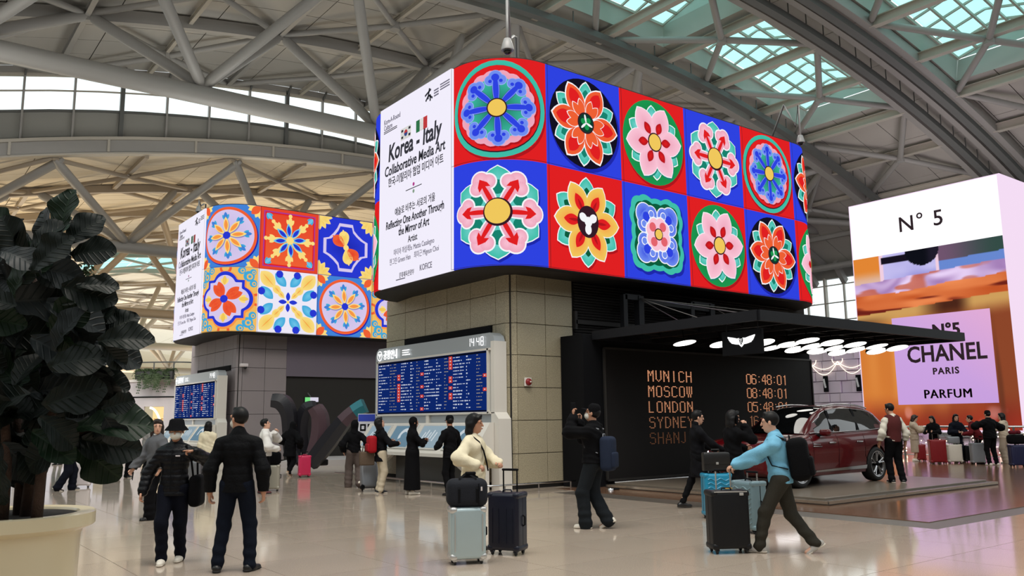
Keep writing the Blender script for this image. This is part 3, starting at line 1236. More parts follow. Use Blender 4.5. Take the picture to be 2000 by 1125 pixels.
def quatre(r, n=96, k=.16):
    out = []
    for i in range(n):
        a = 2 * PI * i / n
        q = max(abs(math.cos(a)), abs(math.sin(a)))
        sq = .62 / q
        best = sq
        for b in range(4):
            c = b * PI / 2
            # lobes: circles of radius .42 centred .5 out
            d = .5
            e = d * math.cos(a - c)
            disc = .4 ** 2 - d * d * math.sin(a - c) ** 2
            if disc > 0:
                best = max(best, e + math.sqrt(disc))
        out.append((best * r * math.cos(a), best * r * math.sin(a)))
    return out


def J_tile(t):
    t.rect(-1, 1, -1, 1, C_['ochre'])
    for (x, y) in ((0, 1), (0, -1), (1, 0), (-1, 0)):
        t.disc(x * .98, y * .98, .2, C_['orange'], 1, 20)
        t.disc(x * .98, y * .98, .12, C_['ochre'], 2, 16)
    for sx in (-1, 1):
        for sy in (-1, 1):
            for (u, v, r) in ((.72, .72, .17), (.86, .5, .12), (.5, .9, .12), (.84, .86, .1)):
                t.disc(sx * u, sy * v, r, C_['cyan'], 3, 20)
                t.disc(sx * u + .02, sy * v - .01, r * .55, C_['ochre'], 4, 16)
                t.disc(sx * u + .02, sy * v - .01, r * .3, C_['cyan'], 5, 12)
    t.star(grow(quatre(.98), 1.03, (0, 0), .02, -.03), C_['lorange'], 5, (0, 0))
    t.star(quatre(.96), C_['royal'], 6, (0, 0), rings=4)
    t.star(quatre(.83), C_['lilac'], 7, (0, 0), rings=4)
    for k in range(4):
        a = PI / 2 + k * PI / 2
        tulip(t, .45 * math.cos(a), .45 * math.sin(a), a, .28, C_['cream'], C_['yellow'], 8)
        for da in (-.25, .1):
            t.star(petal(0, 0, a + .6 + da, .05, .58, .13, 'lotus'), C_['orange'], 9, c2=C_['vred'])
    t.disc(0, 0, .12, C_['royal'], 11, 22)


def K_tile(t):
    t.rect(-1, 1, -1, 1, C_['paper'])
    for k in range(4):
        a = PI / 4 + k * PI / 2
        for da in (-.34, .34):
            X, Y = .72 * math.cos(a + da * 1.3), .72 * math.sin(a + da * 1.3)
            t.star(petal(X, Y, a + da * .1 + PI, -.3, .25, .15, 'lotus'), C_['cyan'], 2, c2=C_['cyan2'])
            t.disc(.93 * math.cos(a + da * 1.35), .93 * math.sin(a + da * 1.35), .12, C_['royal'], 3, 18)
        for d0, d1, w in ((.16, .5, .09), (.34, .72, .13), (.62, 1.3, .23)):
            t.star(petal(0, 0, a, d0, d1, w, 'lotus'), C_['cream'], 4, c2=C_['yellow'])
            t.star(petal(0, 0, a, d0 + .06, d1 - .1, .012, 'leaf'), C_['lorange'], 5)
        t.star(petal(0, 0, k * PI / 2 + PI / 2, .03, .32, .07, 'leaf'), C_['royal'], 6)
    t.disc(0, 0, .05, C_['cream'], 7, 14)


def I_tile(t):
    t.rect(-1, 1, -1, 1, C_['royal'])
    for sx in (-1, 1):
        for sy in (-1, 1):
            a = math.atan2(-sy, -sx)
            for da in (-.7, -.25, .25, .7):
                t.star(petal(sx, sy, a + da, -.02, .5, .11, 'leaf'), C_['cream'], 1, c2=C_['yellow'])
    p = []
    for i in range(4):
        b_ = i * PI / 2
        for u, v in ((.25, .82), (.3, .62), (.45, .47), (.64, .33), (.82, .25)):
            x, y = v, u
            x, y = (u, v)
            p.append((x * math.cos(-b_) - y * math.sin(-b_), x * math.sin(-b_) + y * math.cos(-b_)))
    t.star(p, C_['lilac'], 3, (0, 0))
    t.star(grow(p, .87, (0, 0)), C_['royal'], 4, (0, 0), c2=C_['dblue'])
    for a, c in ((PI / 2 + .2, 'cream'), (-PI / 2 + .2, 'cream'), (2.5, 'orange'), (-.65, 'orange')):
        t.star(petal(0, 0, a, .04, .58, .19, 'drop'), C_[c], 5, c2=C_['yellow'] if c == 'cream' else C_['vred'])
        tulip(t, .42 * math.cos(a), .42 * math.sin(a), a, .2, C_[c], C_[c], 6)
    t.disc(0, 0, .1, C_['cream'], 8, 20)


def ring_screen(R, tiles, s_art, w, seams, label, grp):
    root = empty('wraparound_screen', (0, 0, 0), label=label, cat='screen', group=None)
    # housing: body, top, underside with a dark lip
    N = 120
    ss = [R.total * i / N for i in range(N)]
    b = MB()
    prof = [(-.03, R.z0 + .06), (-.03, R.z1 - .02), (-.5, R.z1 - .02)]
    vs = []
    for s in ss:
        for off, z in ((-.9, R.z0 + .05), (-.06, R.z0 + .0), (.0, R.z0 + .04), (0, R.z1 + .03), (-.08, R.z1 + .05), (-.5, R.z1 + .02)):
            x, y = R.p(s, off)
            vs.append((x, y, z))
    k = 6
    fs = []
    for i in range(N):
        j = (i + 1) % N
        for q in range(k - 1):
            fs.append((i * k + q, j * k + q, j * k + q + 1, i * k + q + 1))
    fs.append(tuple(i * k for i in range(N)))
    b.add(vs, fs)
    b.build('housing', M_soffit, root)
    for j, row in enumerate(tiles):
        z0 = R.z0 + .06 + (R.z1 - R.z0 - .06) / 2 * (1 - j)
        h = (R.z1 - R.z0 - .06) / 2
        s = s_art
        for q, fn in enumerate(row[1]):
            t = Art(R, s if q else -w, w, z0, h)      # the first picture lies beyond the poster's far edge
            fn(t)
            # dark hairline joints of the picture's squares
            t.rect(-1, -.99, -1, 1, C_['ink'], 14.2, 1)
            t.rect(-1, 1, -1, -.992, C_['ink'], 14.2)
            t.build(root)
            if q:
                s += w
    return root


R1 = Ring(10.5, 23.5, 14.4, 20.9, 1.5, 4.93, 9.9)
AW = 2.43
art1 = [(1, [lambda t: B_flower(t, 'blue'), A_flower, lambda t: B_flower(t, 'blue'), C_flower, D_flower, A_flower, lambda t: B_flower(t, 'blue')]),
        (1, [C_flower, D_flower, E_flower, F_flower, C_flower, lambda t: B_flower(t, 'blue'), C_flower])]
white_len = 3.57


def info_panel(R, root, small=False):
    """The white poster on the flat left face: plane X = X0, text runs towards -Y."""
    X = R.X0
    Yl = R.Y1 - R.r            # far (left) edge
    Yr = R.Y0 + R.r            # near edge
    w, z0, h = Yl - Yr, R.z0 + .06, R.z1 - R.z0 - .06
    m_ = MB()
    m_.box((X - .03, (Yl + Yr) / 2, z0 + h / 2), (.1, w, h))
    pan = m_.build('poster_panel', emat('poster_white', rgb(242, 238, 252), 1.0), root)
    ink = mat('poster_ink', rgb(30, 28, 48), .6)
    grey = mat('poster_grey', rgb(110, 106, 130), .6)
    xd, yd = (0, -1, 0), (0, 0, 1)
    T = lambda body, u, v, size, m2=ink, bold=.0, al='CENTER', sh=.0, sx=1.0: text(body, size, (X - .085, Yl - w * u, z0 + h * v), xd, yd, m2, pan, 'poster_lettering', bold, al, sh, sx)
    T('Korea - Italy', .5, .685, .64, ink, .016, sh=.12, sx=.80)
    T('Collaborative Media Art', .5, .607, .375, ink, .008, sh=.1, sx=.80)
    T('한국-이탈리아 협업 미디어 아트', .52, .546, .27, ink, .003, sx=.76)
    T('예술로 비추는 서로의 거울', .52, .372, .235, ink, .002, sx=.76)
    T('Reflecting One Another Through', .51, .312, .29, ink, .006, sh=.08, sx=.72)
    T('the Mirror of Art', .51, .258, .29, ink, .006, sh=.08, sx=.72)
    T('Artist', .5, .205, .24, ink, .003, sx=.8)
    T('마티아 까살레뇨 Mattia Casalegno', .51, .16, .19, grey, .0, sx=.74)
    T('한그린 Green Han    최미근 Migeun Choi', .51, .115, .19, grey, .0, sx=.74)
    T('문화체육관광부', .42, .033, .16, ink, .0, sx=.72)
    T('KOFICE', .68, .04, .21, grey, .002, sx=.8)
    T('Kore-A-Round', .06, .905, .2, grey, .002, 'LEFT', sx=.72)
    T('Culture', .06, .872, .2, grey, .002, 'LEFT', sx=.72)
    mk = MB()

    def rc(u0, u1, v0, v1, mi):
        mk.box((X - .086, Yl - w * (u0 + u1) / 2, z0 + h * (v0 + v1) / 2), (.006, w * abs(u1 - u0), h * abs(v1 - v0)), mi=mi)

    rc(.4, .62, .4795, .4835, 0)
    mk.add([(X - .088, Yl - w * .51 + .05 * math.cos(a), z0 + h * .5 + .05 * math.sin(a)) for a in [2 * PI * k / 14 for k in range(14)]], [tuple(range(13, -1, -1))], 1)
    mk.add([(X - .088, Yl - w * .51 + .05 * math.cos(a), z0 + h * .463 + .05 * math.sin(a)) for a in [2 * PI * k / 14 for k in range(14)]], [tuple(range(13, -1, -1))], 2)
    rc(.06, .26, .862, .866, 0)
    rc(.06, .26, .853, .857, 0)
    rc(.27, .4, .022, .027, 3)
    # brush-stroke calligraphy mark, upper right
    for a, b2 in (((.66, .935), (.74, .955)), ((.70, .91), (.72, .965)), ((.71, .93), (.76, .905)), ((.73, .93), (.73, .895)), ((.67, .905), (.71, .93))):
        mk.bar((X - .087, Yl - w * a[0], z0 + h * a[1]), (X - .087, Yl - w * b2[0], z0 + h * b2[1]), .05, .006, 0, up=(1, 0, 0))
    for k in range(3):
        rc(.78, .84, .905 + k * .014, .912 + k * .014, 3)
        rc(.86, .98, .92 + k * .013, .926 + k * .013, 3)
    tag_marks = mk.build('poster_marks', [ink, mat('magenta_dot', rgb(200, 40, 160), .5), mat('sage_dot', rgb(150, 180, 160), .5), grey], pan)
    tag(tag_marks, kind='stuff')
    fg = MB()

    def fc(u0, u1, v0, v1, mi, l=0):
        fg.box((X - .086 - l * .003, Yl - w * (u0 + u1) / 2, z0 + h * (v0 + v1) / 2), (.006, w * abs(u1 - u0), h * abs(v1 - v0)), mi=mi)
    fc(.32, .47, .765, .828, 3)
    cy, cz = Yl - w * .395, z0 + h * .797
    for sgn, mi in ((1, 0), (-1, 1)):
        fg.add([(X - .094, cy + .085 * math.cos(a), cz + .085 * math.sin(a)) for a in [PI * k / 12 * sgn for k in range(13)]], [tuple(range(13))], mi)
    for du in (-1, 1):
        for dv in (-1, 1):
            fc(.395 + du * .052 - .014, .395 + du * .052 + .014, .797 + dv * .018 - .006, .797 + dv * .018 + .006, 4, 1)
    for k, mi in enumerate((2, 3, 0)):
        fc(.54 + k * .05, .59 + k * .05, .765, .828, mi)
    fg.build('flag_pair', [mat('flag_red', rgb(205, 40, 50), .6), mat('flag_blue', rgb(30, 60, 150), .6), mat('flag_green', rgb(20, 120, 70), .6),
                           mat('flag_white', rgb(240, 240, 245), .6), ink], pan)


s_art1 = 3.5                                          # where the pictures start: the near edge of the poster
scr1 = ring_screen(R1, art1, s_art1, AW, None, 'large screen wrapping the granite building, white poster beside red and blue flower tiles', None)
info_panel(R1, scr1)
R2 = Ring(9.94, 22.9, 31.1, 37.6, 1.5, 4.93, 9.9)
art2 = [(1, [G_tile, G_tile, H_tile, I_tile, G_tile, H_tile]), (1, [G_tile, J_tile, K_tile, G_tile, J_tile, K_tile])]
scr2 = ring_screen(R2, art2, s_art1, AW, None, 'farther wraparound screen, white poster beside orange, blue and yellow tile patterns', None)
info_panel(R2, scr2)

# ---------------------------------------------------------------- cores of the two buildings


def granite_core(x0, y0, xw, yl, material, label, zj, lab_p):
    """Column clad in separate panels: left face at X = x0 (from y0 to y0 + yl), front face at Y = y0 (x0 to x0 + xw)."""
    root = empty('column', (0, 0, 0), label=label, kind='structure')
    core = MB()
    core.box((x0 + 6, y0 + yl / 2 + .03, 2.55), (11.94, yl - .06, 5.1))
    core.build('core', M_gap, root)
    pm = {}
    n = 0
    ny, nx = 5, 2
    for zi in range(len(zj) - 1):
        za, zb = zj[zi], zj[zi + 1]
        for k in range(ny):
            ya, yb = y0 + .55 + (yl - .55) * k / ny, y0 + .55 + (yl - .55) * (k + 1) / ny
            q = MB()
            q.rbox((x0 + .0, (ya + yb) / 2, (za + zb) / 2), (.07, yb - ya - .014, zb - za - .014), .006, 1)
            q.build('stone_panel', material, root)
        for k in range(nx):
            xa, xb = x0 + .16 + (xw - .16) * k / nx, x0 + .16 + (xw - .16) * (k + 1) / nx
            q = MB()
            q.rbox(((xa + xb) / 2, y0, (za + zb) / 2), (xb - xa - .014, .07, zb - za - .014), .006, 1)
            q.build('stone_panel', material, root)
        # chamfered corner strip
        q = MB()
        q.prism([(x0 - .035, y0 + .54), (x0 - .035, y0 + .16), (x0 + .15, y0 - .035), (x0 + .15, y0 + .1), (x0 + .1, y0 + .54)], (0, 0, za + .007), (1, 0, 0), (0, 1, 0), zb - za - .014)
        q.build('corner_panel', material, root)
    return root


col1 = granite_core(11.83, 15.52, 1.9, 5.9, M_gran, 'beige granite clad core of the near building',
                    [0.12, .80, 1.56, 2.32, 3.08, 3.83, 4.58, 5.03], 'beige granite panel')
col2 = granite_core(11.27, 32.2, 1.95, 5.9, M_gran2, 'lilac grey panelled core of the farther building',
                    [0.12, 1.0, 1.9, 2.8, 3.7, 4.45, 5.03], 'grey panel')
b = MB()
for i in range(70):                                   # dark louvred front beyond the stone
    b.box((18.3, 15.5, .1 + i * .07), (9.0, .05, .035), Matrix.Rotation(.5, 3, 'X'))
lv = b.build('wall_louvre', M_soffit)
tag(lv, 'dark louvred wall above the black car display', kind='structure')
b = MB()
b.box((18.3, 15.6, 2.5), (9.1, .1, 5.0))
b.box((18.3, 15.44, 3.96), (9.0, .06, .1))
b.box((13.8, 15.46, 4.0), (.08, .1, .45))
tag(b.build('wall_dark_front', M_soffit), 'dark wall behind the louvres', kind='structure')
# slot recess above each departures board
for (xx, ya, yb, zz, nm) in ((11.77, 16.2, 20.3, 3.72, 'near'), (11.21, 32.9, 37, 3.72, 'far')):
    b = MB()
    b.box((xx, (ya + yb) / 2, zz), (.05, yb - ya, .2))
    tag(b.build('trim_slot_' + nm, M_blk2), 'dark slot in the stone above the %s departures board' % nm, kind='structure')
# ================================================================ displays, boards, car stage
# ---- giant perfume display: a box whose front (plane X = 57) is a lit picture
PX = 57.04
pf = empty('advertising_tower', (PX, 28, 0), label='giant lit perfume display, white above an amber bottle picture', cat='display')
bx = MB()
bx.box((3.05, .0 - .25, 8.75), (6.0, 10.6, 16.6))
o = bx.build('cabinet', emat('tower_side_white', rgb(250, 226, 250), .95), pf)
YL, YR_, ZB, ZI, ZT = 32.95, 22.6, .58, 12.95, 16.97


def hsh(i, j):
    v = math.sin(i * 127.1 + j * 311.7) * 43758.5453
    return v - math.floor(v)


def vn(x, y):
    i, j = math.floor(x), math.floor(y)
    a, b = x - i, y - j
    a, b = a * a * (3 - 2 * a), b * b * (3 - 2 * b)
    return (hsh(i, j) * (1 - a) + hsh(i + 1, j) * a) * (1 - b) + (hsh(i, j + 1) * (1 - a) + hsh(i + 1, j + 1) * a) * b


def sm(a, b, x):
    t = max(0, min(1, (x - a) / (b - a)))
    return t * t * (3 - 2 * t)


def bottle(u, v):                                   # picture colour, u from the left, v from the top
    mx = lambda a, b, t: tuple(p * (1 - t) + q * t for p, q in zip(a, b))
    n1 = vn(u * 7, v * 3) * .6 + vn(u * 19, v * 5) * .4
    c = mx((212, 124, 54), (140, 70, 42), sm(.1, .95, u + .25 * (n1 - .5)))
    c = mx(c, (240, 164, 84), .5 * sm(.6, .95, vn(u * 11 + 3, v * 1.6)) * (1 - sm(.5, .9, u)))
    lo = sm(.78, .98, v)
    c = mx(c, mx((176, 56, 38), (120, 36, 30), vn(u * 9, v * 8)), lo * .85)
    c = mx(c, (250, 190, 190), lo * .55 * sm(.66, .9, vn(u * 13 + 9, v * 10)))
    if u > .86:
        c = mx(c, (92, 50, 34), .6 * sm(.4, .8, vn(u * 30, v * 2.5)))
    e = .34 - .05 * u
    if v < .45:                                    # shoulder of the bottle
        t = 1 - sm(e + .02, e + .12, v)
        d = mx((206, 158, 92), (74, 38, 26), sm(.4, .62, u) * (1 - sm(.68, .8, u)))
        d = mx(d, (60, 30, 22), (1 - sm(.0, .3, u)) * sm(e - .0, e + .07, v))
        c = mx(c, d, t)
    if v < e:
        w = vn(u * 5 + 2 * vn(u * 3, v * 9), v * 34)
        c = mx((188, 78, 34), (238, 140, 84), w)
        c = mx(c, (110, 34, 26), sm(.6, .85, vn(u * 6 + 5, v * 40)))
    s_ = .235 - .05 * u + .03 * (vn(u * 6, 2.2) - .5)
    if v < s_:
        w = vn(u * 8 + 3 * vn(u * 4, v * 8), v * 26 + 3 * vn(u * 5, 1))
        c = mx((150, 110, 170), (236, 214, 250), w)
        c = mx(c, (196, 90, 60), .75 * sm(.55, .8, vn(u * 9 + 4, v * 30)) * (1 - sm(.5, .95, u) * .3))
    if v < .155 - .035 * u:
        if u < .19:
            c = mx((226, 134, 52), (222, 182, 160), sm(.07, .15, v))
        elif u < .60:
            c = mx((150, 146, 216), (206, 200, 244), vn(u * 9, v * 20))
            if u < .215 or u > .575:
                c = (240, 206, 224)
        else:
            c = mx((112, 84, 110), (52, 76, 70), sm(.6, .98, u))
            if v > .085 - .03 * (u - .6):
                c = (104, 136, 208)
    if .2 < u < .40 and .012 + .0 * u < v < .055:
        c = (22, 18, 30)
    if ((u - .49) / .115) ** 2 + ((v + .0) / .092) ** 2 < 1:
        c = mx((14, 16, 24), (44, 36, 56), sm(.5, .56, u) * .6)
    return c


g = MB()
NU, NV = 150, 176
for i in range(NU):
    for j in range(NV):
        c4 = []
        for (a, b) in ((i, j + 1), (i + 1, j + 1), (i + 1, j), (i, j)):
            c4.append(rgb(*bottle(a / NU, b / NV)))
        ya, yb = YL + (YR_ - YL) * i / NU, YL + (YR_ - YL) * (i + 1) / NU
        za, zb = ZI + (ZB - ZI) * j / NV, ZI + (ZB - ZI) * (j + 1) / NV
        g.add([(-.02, ya - 28, zb), (-.02, yb - 28, zb), (-.02, yb - 28, za), (-.02, ya - 28, za)], [(0, 1, 2, 3)], col=tuple(c4))
g.build('bottle_picture', M_scr, pf)
g = MB()
g.box((-.0, (YL + YR_) / 2 - 28, (ZI + ZT) / 2), (.06, YL - YR_, ZT - ZI))
g.build('white_screen', emat('tower_white', rgb(255, 253, 255), 1.1), pf)
P1, P2, P3, P4 = [on_x(x, y, PX) for x, y in ((1742, 622), (1938, 602), (1952, 783), (1757, 794))]
g = MB()
cT, cB = rgb(226, 172, 214), rgb(200, 160, 222)
g.add([(-.06, P3.y - 28, (P3.z + P4.z) / 2), (-.06, P3.y - 28, (P1.z + P2.z) / 2), (-.06, P1.y - 28, (P1.z + P2.z) / 2), (-.06, P1.y - 28, (P3.z + P4.z) / 2)], [(0, 1, 2, 3)], col=(cB, cT, rgb(206, 166, 226), cB))
g.build('label_panel', M_scr, pf)
pink_ink = mat('tower_ink', rgb(52, 22, 40), .6)
mid = (P1.y + P3.y) / 2


def tower_text(s_, px, py, hpx, bold, sp=1.0, name='tower_lettering', sx=1.0):
    p = on_x(px, py, PX)
    q = on_x(px, py - hpx, PX)
    text(s_, (q.z - p.z) / .73, (PX - .1, p.y, p.z), (0, -1, 0), (0, 0, 1), pink_ink, pf, name, bold, 'CENTER', ext=.01, space=sp, sx=sx)


tower_text('CHANEL', 1849, 704, 33, .035, 1.02, sx=.87)
tower_text('PARIS', 1849, 730, 13, .02, 1.2)
for dx_ in (-.7, 0, .7):
    tower_text('PARFUM', 1853 + dx_, 777 + .3 * dx_, 18, .0, 1.12, sx=.95)
tower_text('N°5', 1850, 655, 24, .04, 1.0)
tower_text('N° 5', 1800, 446, 31, .012, 1.1)

# ---- white block wall hung with festoons, behind the car
bw = empty('wall_block', (60, 38, 0), label='lilac white block wall with garland lights', kind='structure')
M_blockp = mat('lilac_white_block', rgb(212, 200, 216), .6, noise=.05, nscale=1)
g = MB()
g.box((.6, 0, 3.1), (1.0, 16, 6.3))
g.build('backing', M_blockp, bw)
random.seed(3)
z = .1
row = 0
while z < 6.1:
    h = (.95, .75, .85, .7)[row % 4]
    y = -7.8 + random.uniform(0, .8)
    while y < 7.8:
        w = random.choice((.9, 1.3, 1.8))
        q = MB()
        d = random.choice((.05, .12, .2, .26))
        q.rbox((.1 - d / 2, y + w / 2, z + h / 2), (d + .1, w - .05, h - .05), .02, 1)
        q.build('block', M_blockp, bw)
        y += w
    z += h
    row += 1
for (px, py) in ((1613, 750), (1677, 748)):
    p = on_x(px, py, 59.6)
    q = MB()
    q.box((p.x - 60, p.y - 38, p.z), (.1, .38, 1.25))
    q.build('slot_window', M_blk2, bw)
    q = MB()
    q.bar((p.x - 60.1, p.y - 38 - .05, p.z - .3), (p.x - 60.1, p.y - 38 + .08, p.z + .4), .1, .16)
    q.build('slot_window_catch', M_chrome, bw)
fest = empty('festoon_lights', (59.7, 37, 0), label='warm string lights hung in swags on the white block wall', cat='string lights')
M_fair = emat('warm_fairy_light', (1.0, .82, .6), 2.2)
pt = on_x(1635, 700, 59.7)
for (dy0, dy1, sag) in ((0, 2.4, .9), (0, 2.4, .5), (0, -2.4, .9), (0, -2.4, .5)):
    pts = [(0, pt.y - 37 + dy0 + (dy1 - dy0) * t, 5.8 - 4 * sag * t * (1 - t) * 1.1) for t in [k / 16 for k in range(17)]]
    q = MB()
    q.tube(pts, .025, 5)
    q.build('light_string', M_fair, fest)
for yy in (0, 2.3):
    q = MB()
    q.tube([(0, pt.y - 37 + yy + .45 * math.cos(a), 6.0 + .45 * math.sin(a)) for a in [PI + PI * k / 12 for k in range(13)]], .03, 5)
    q.build('light_arc', M_fair, fest)
for k in range(6):
    a = PI * k / 6
    q = MB()
    p = on_x(1667, 800, 59.7)
    q.bar((0, p.y - 37 - .4 * math.cos(a), p.z - .4 * math.sin(a)), (0, p.y - 37 + .4 * math.cos(a), p.z + .4 * math.sin(a)), .03, .03)
    q.build('star_ray', mat('pale_gold', rgb(222, 204, 180), .4), fest)

# ---- dot-matrix LED wall in its black housing, and the canopy over the car
M_panel = mat('led_black', rgb(30, 28, 28), .5, noise=.06, nscale=2, spec=.15)
led = empty('led_display', (17.9, 15.0, 0), label='black wall display with amber dot-matrix city names and times', cat='display')
g = MB()
g.box((0, .05, 1.78), (9.2, .8, 3.56))
g.build('housing', M_blk2, led)
g = MB()
g.box((-.0 + .3, -.37, 1.7), (8.5, .06, 3.06))
g.build('screen', M_panel, led)
g = MB()
x0, x1, z0_, z1_ = -3.97, 4.57, .15, 3.25
for a, b in (((x0, z0_), (x1, z0_)), ((x0, z1_), (x1, z1_)), ((x0, z0_), (x0, z1_)), ((x1, z0_), (x1, z1_))):
    g.bar((a[0], -.4, a[1]), (b[0], -.4, b[1]), .05, .05)
g.build('bezel', mat('dark_metal', rgb(70, 68, 66), .35, metal=.6), led)
for xx in (-2.6, .8, 4.0):
    g = MB()
    g.tube([(xx - 1.3, -.55, .1), (xx + 1.3, -.55, .1)], .025, 8)
    g.build('foot_rail', M_chrome, led)
GL = {'M': 'a0k40-g0g4-', }
PIX = {
    'M': ["1...1", "11.11", "11.11", "1.1.1", "1.1.1", "1...1", "1...1", "1...1", "1...1", "1...1"],
    'U': ["1...1", "1...1", "1...1", "1...1", "1...1", "1...1", "1...1", "1...1", ".1.1.", "..1.."],
    'N': ["1...1", "11..1", "11..1", "1.1.1", "1.1.1", "1..11", "1..11", "1...1", "1...1", "1...1"],
    'I': ["..1..", "..1..", "..1..", "..1..", "..1..", "..1..", "..1..", "..1..", "..1..", "..1.."],
    'C': [".111.", "1...1", "1....", "1....", "1....", "1....", "1....", "1....", "1...1", ".111."],
    'H': ["1...1", "1...1", "1...1", "1...1", "11111", "1...1", "1...1", "1...1", "1...1", "1...1"],
    'O': [".111.", "1...1", "1...1", "1...1", "1...1", "1...1", "1...1", "1...1", "1...1", ".111."],
    'S': [".111.", "1...1", "1....", "1....", ".111.", "....1", "....1", "....1", "1...1", ".111."],
    'W': ["1.1.1", "1.1.1", "1.1.1", "1.1.1", "1.1.1", "1.1.1", "1.1.1", ".1.1.", ".1.1.", ".1.1."],
    'L': ["1....", "1....", "1....", "1....", "1....", "1....", "1....", "1....", "1....", "1111."],
    'D': ["111..", "1..1.", "1...1", "1...1", "1...1", "1...1", "1...1", "1...1", "1..1.", "111.."],
    'Y': ["1...1", "1...1", ".1.1.", ".1.1.", "..1..", "..1..", "..1..", "..1..", "..1..", "..1.."],
    'E': ["11111", "1....", "1....", "1....", "1111.", "1....", "1....", "1....", "1....", "11111"],
    'A': ["..1..", "..1..", ".1.1.", ".1.1.", ".1.1.", "1...1", "11111", "1...1", "1...1", "1...1"],
    'J': ["...1.", "...1.", "...1.", "...1.", "...1.", "...1.", "...1.", "...1.", "1..1.", ".11.."],
    "'": ["..1..", ".1...", ".....", ".....", ".....", ".....", ".....", ".....", ".....", "....."],
    '0': [".111.", "1...1", "1...1", "1...1", "1...1", "1...1", "1...1", "1...1", "1...1", ".111."],
    '1': ["...1.", "..11.", "...1.", "...1.", "...1.", "...1.", "...1.", "...1.", "...1.", "...1."],
    '4': ["...1.", "..11.", ".1.1.", ".1.1.", "1..1.", "1..1.", "11111", "...1.", "...1.", "...1."],
    '5': ["11111", "1....", "1....", "1111.", "....1", "....1", "....1", "....1", "1...1", ".111."],
    '6': [".111.", "1...1", "1....", "1....", "1111.", "1...1", "1...1", "1...1", "1...1", ".111."],
    '8': [".111.", "1...1", "1...1", "1...1", ".111.", "1...1", "1...1", "1...1", "1...1", ".111."],
    ':': [".....", ".....", "..1..", ".....", ".....", ".....", ".....", "..1..", ".....", "....."], ' ': ["....."] * 10}
rows_ = [('MUNICH', '06:48:01', 1.0), ('MOSCOW', '08:48:01', .9), ('LONDON', '05:48:01', .75), ('SYDNEY', '16:48:01', .38), ("SHANJ'", '10:48:01', .13)]
for ri, (a_, b_, st_) in enumerate(rows_):
    zt = 2.75 - ri * .385
    for s_, xs_, pitch in ((a_, 15.42, .285), (b_, 19.34, .235)):
        g = MB()
        for ci, ch in enumerate(s_):
            for r_, line in enumerate(PIX[ch]):
                for c_, v in enumerate(line):
                    if v == '1':
                        g.box((xs_ - 17.9 + ci * pitch + c_ * .044, -.405, zt - r_ * .0285), (.031, .012, .020))
        tag(g.build('led_lettering', emat('amber_led_%d' % ri, rgb(226, 156, 116), st_ * .95), led), kind='stuff')
canopy = empty('display_canopy', (17.85, 12.2, 0), label='flat black steel canopy over the red car', cat='canopy')
CX0, CX1, CY0, CY1, CZ0, CZ1 = 13.62, 22.07, 9.93, 14.62, 3.43, 3.64
L = lambda x, y, z: (x - 17.85, y - 12.2, z)
for a, b in (((CX0, CY0), (CX1, CY0)), ((CX0, CY1), (CX1, CY1)), ((CX0, CY0), (CX0, CY1)), ((CX1, CY0), (CX1, CY1))):
    q = MB()
    q.bar(L(*a, (CZ0 + CZ1) / 2), L(*b, (CZ0 + CZ1) / 2), .1, CZ1 - CZ0)
    q.build('edge_beam', M_black, canopy)
for k in range(1, 8):
    x = CX0 + (CX1 - CX0) * k / 8
    q = MB()
    q.bar(L(x, CY0, 3.5), L(x, CY1, 3.5), .07, .12)
    q.build('cross_beam', M_black, canopy)
for k in range(1, 4):
    y = CY0 + (CY1 - CY0) * k / 4
    q = MB()
    q.bar(L(CX0, y, 3.54), L(CX1, y, 3.54), .06, .1)
    q.build('long_beam', M_black, canopy)
q = MB()
q.box(L((CX0 + CX1) / 2, (CY0 + CY1) / 2, 3.61), (CX1 - CX0 - .02, CY1 - CY0 - .02, .03))
q.build('roof_sheet', M_blk2, canopy)
for (px, w) in ((14.95, .14), (15.5, .18), (17.5, .14), (18.3, .18)):
    q = MB()
    q.box(L(px, 14.9, 4.12), (w, w, 1.1))
    q.build('mast', M_black, canopy)
for (xa, xb) in ((14.95, 15.5), (17.5, 18.3)):
    q = MB()
    q.bar(L(xa, 14.9, 4.62), L(xb, 14.9, 4.62), .14, .14)
    q.build('mast_head', M_black, canopy)
q = MB()
q.bar(L(15.5, 14.9, 4.55), L(18.3, 14.9, 4.5), .12, .1)
q.build('mast_tie_beam', M_black, canopy)
M_cable = mat('dark_cable', rgb(90, 88, 86), .4, metal=.6)
for (xa, xb, yb) in ((15.5, 14.6, 12.6), (15.5, 16.2, 12.6), (18.3, 17.2, 12.6), (18.3, 20.4, 12.6), (15.5, 18.6, 11), (18.3, 21.7, 10.6), (15.5, 20.5, 10.3), (18.3, 19.0, 10.3), (15.5, 14.2, 10.6)):
    q = MB()
    q.tube([L(xa, 14.9, 4.62), L(xb, yb, 3.66)], .012, 5)
    q.build('tie_rod', M_cable, canopy)
    q = MB()
    q.ball(L(xb, yb, 3.67), .035, 8)
    q.build('rod_clevis', M_cable, canopy)
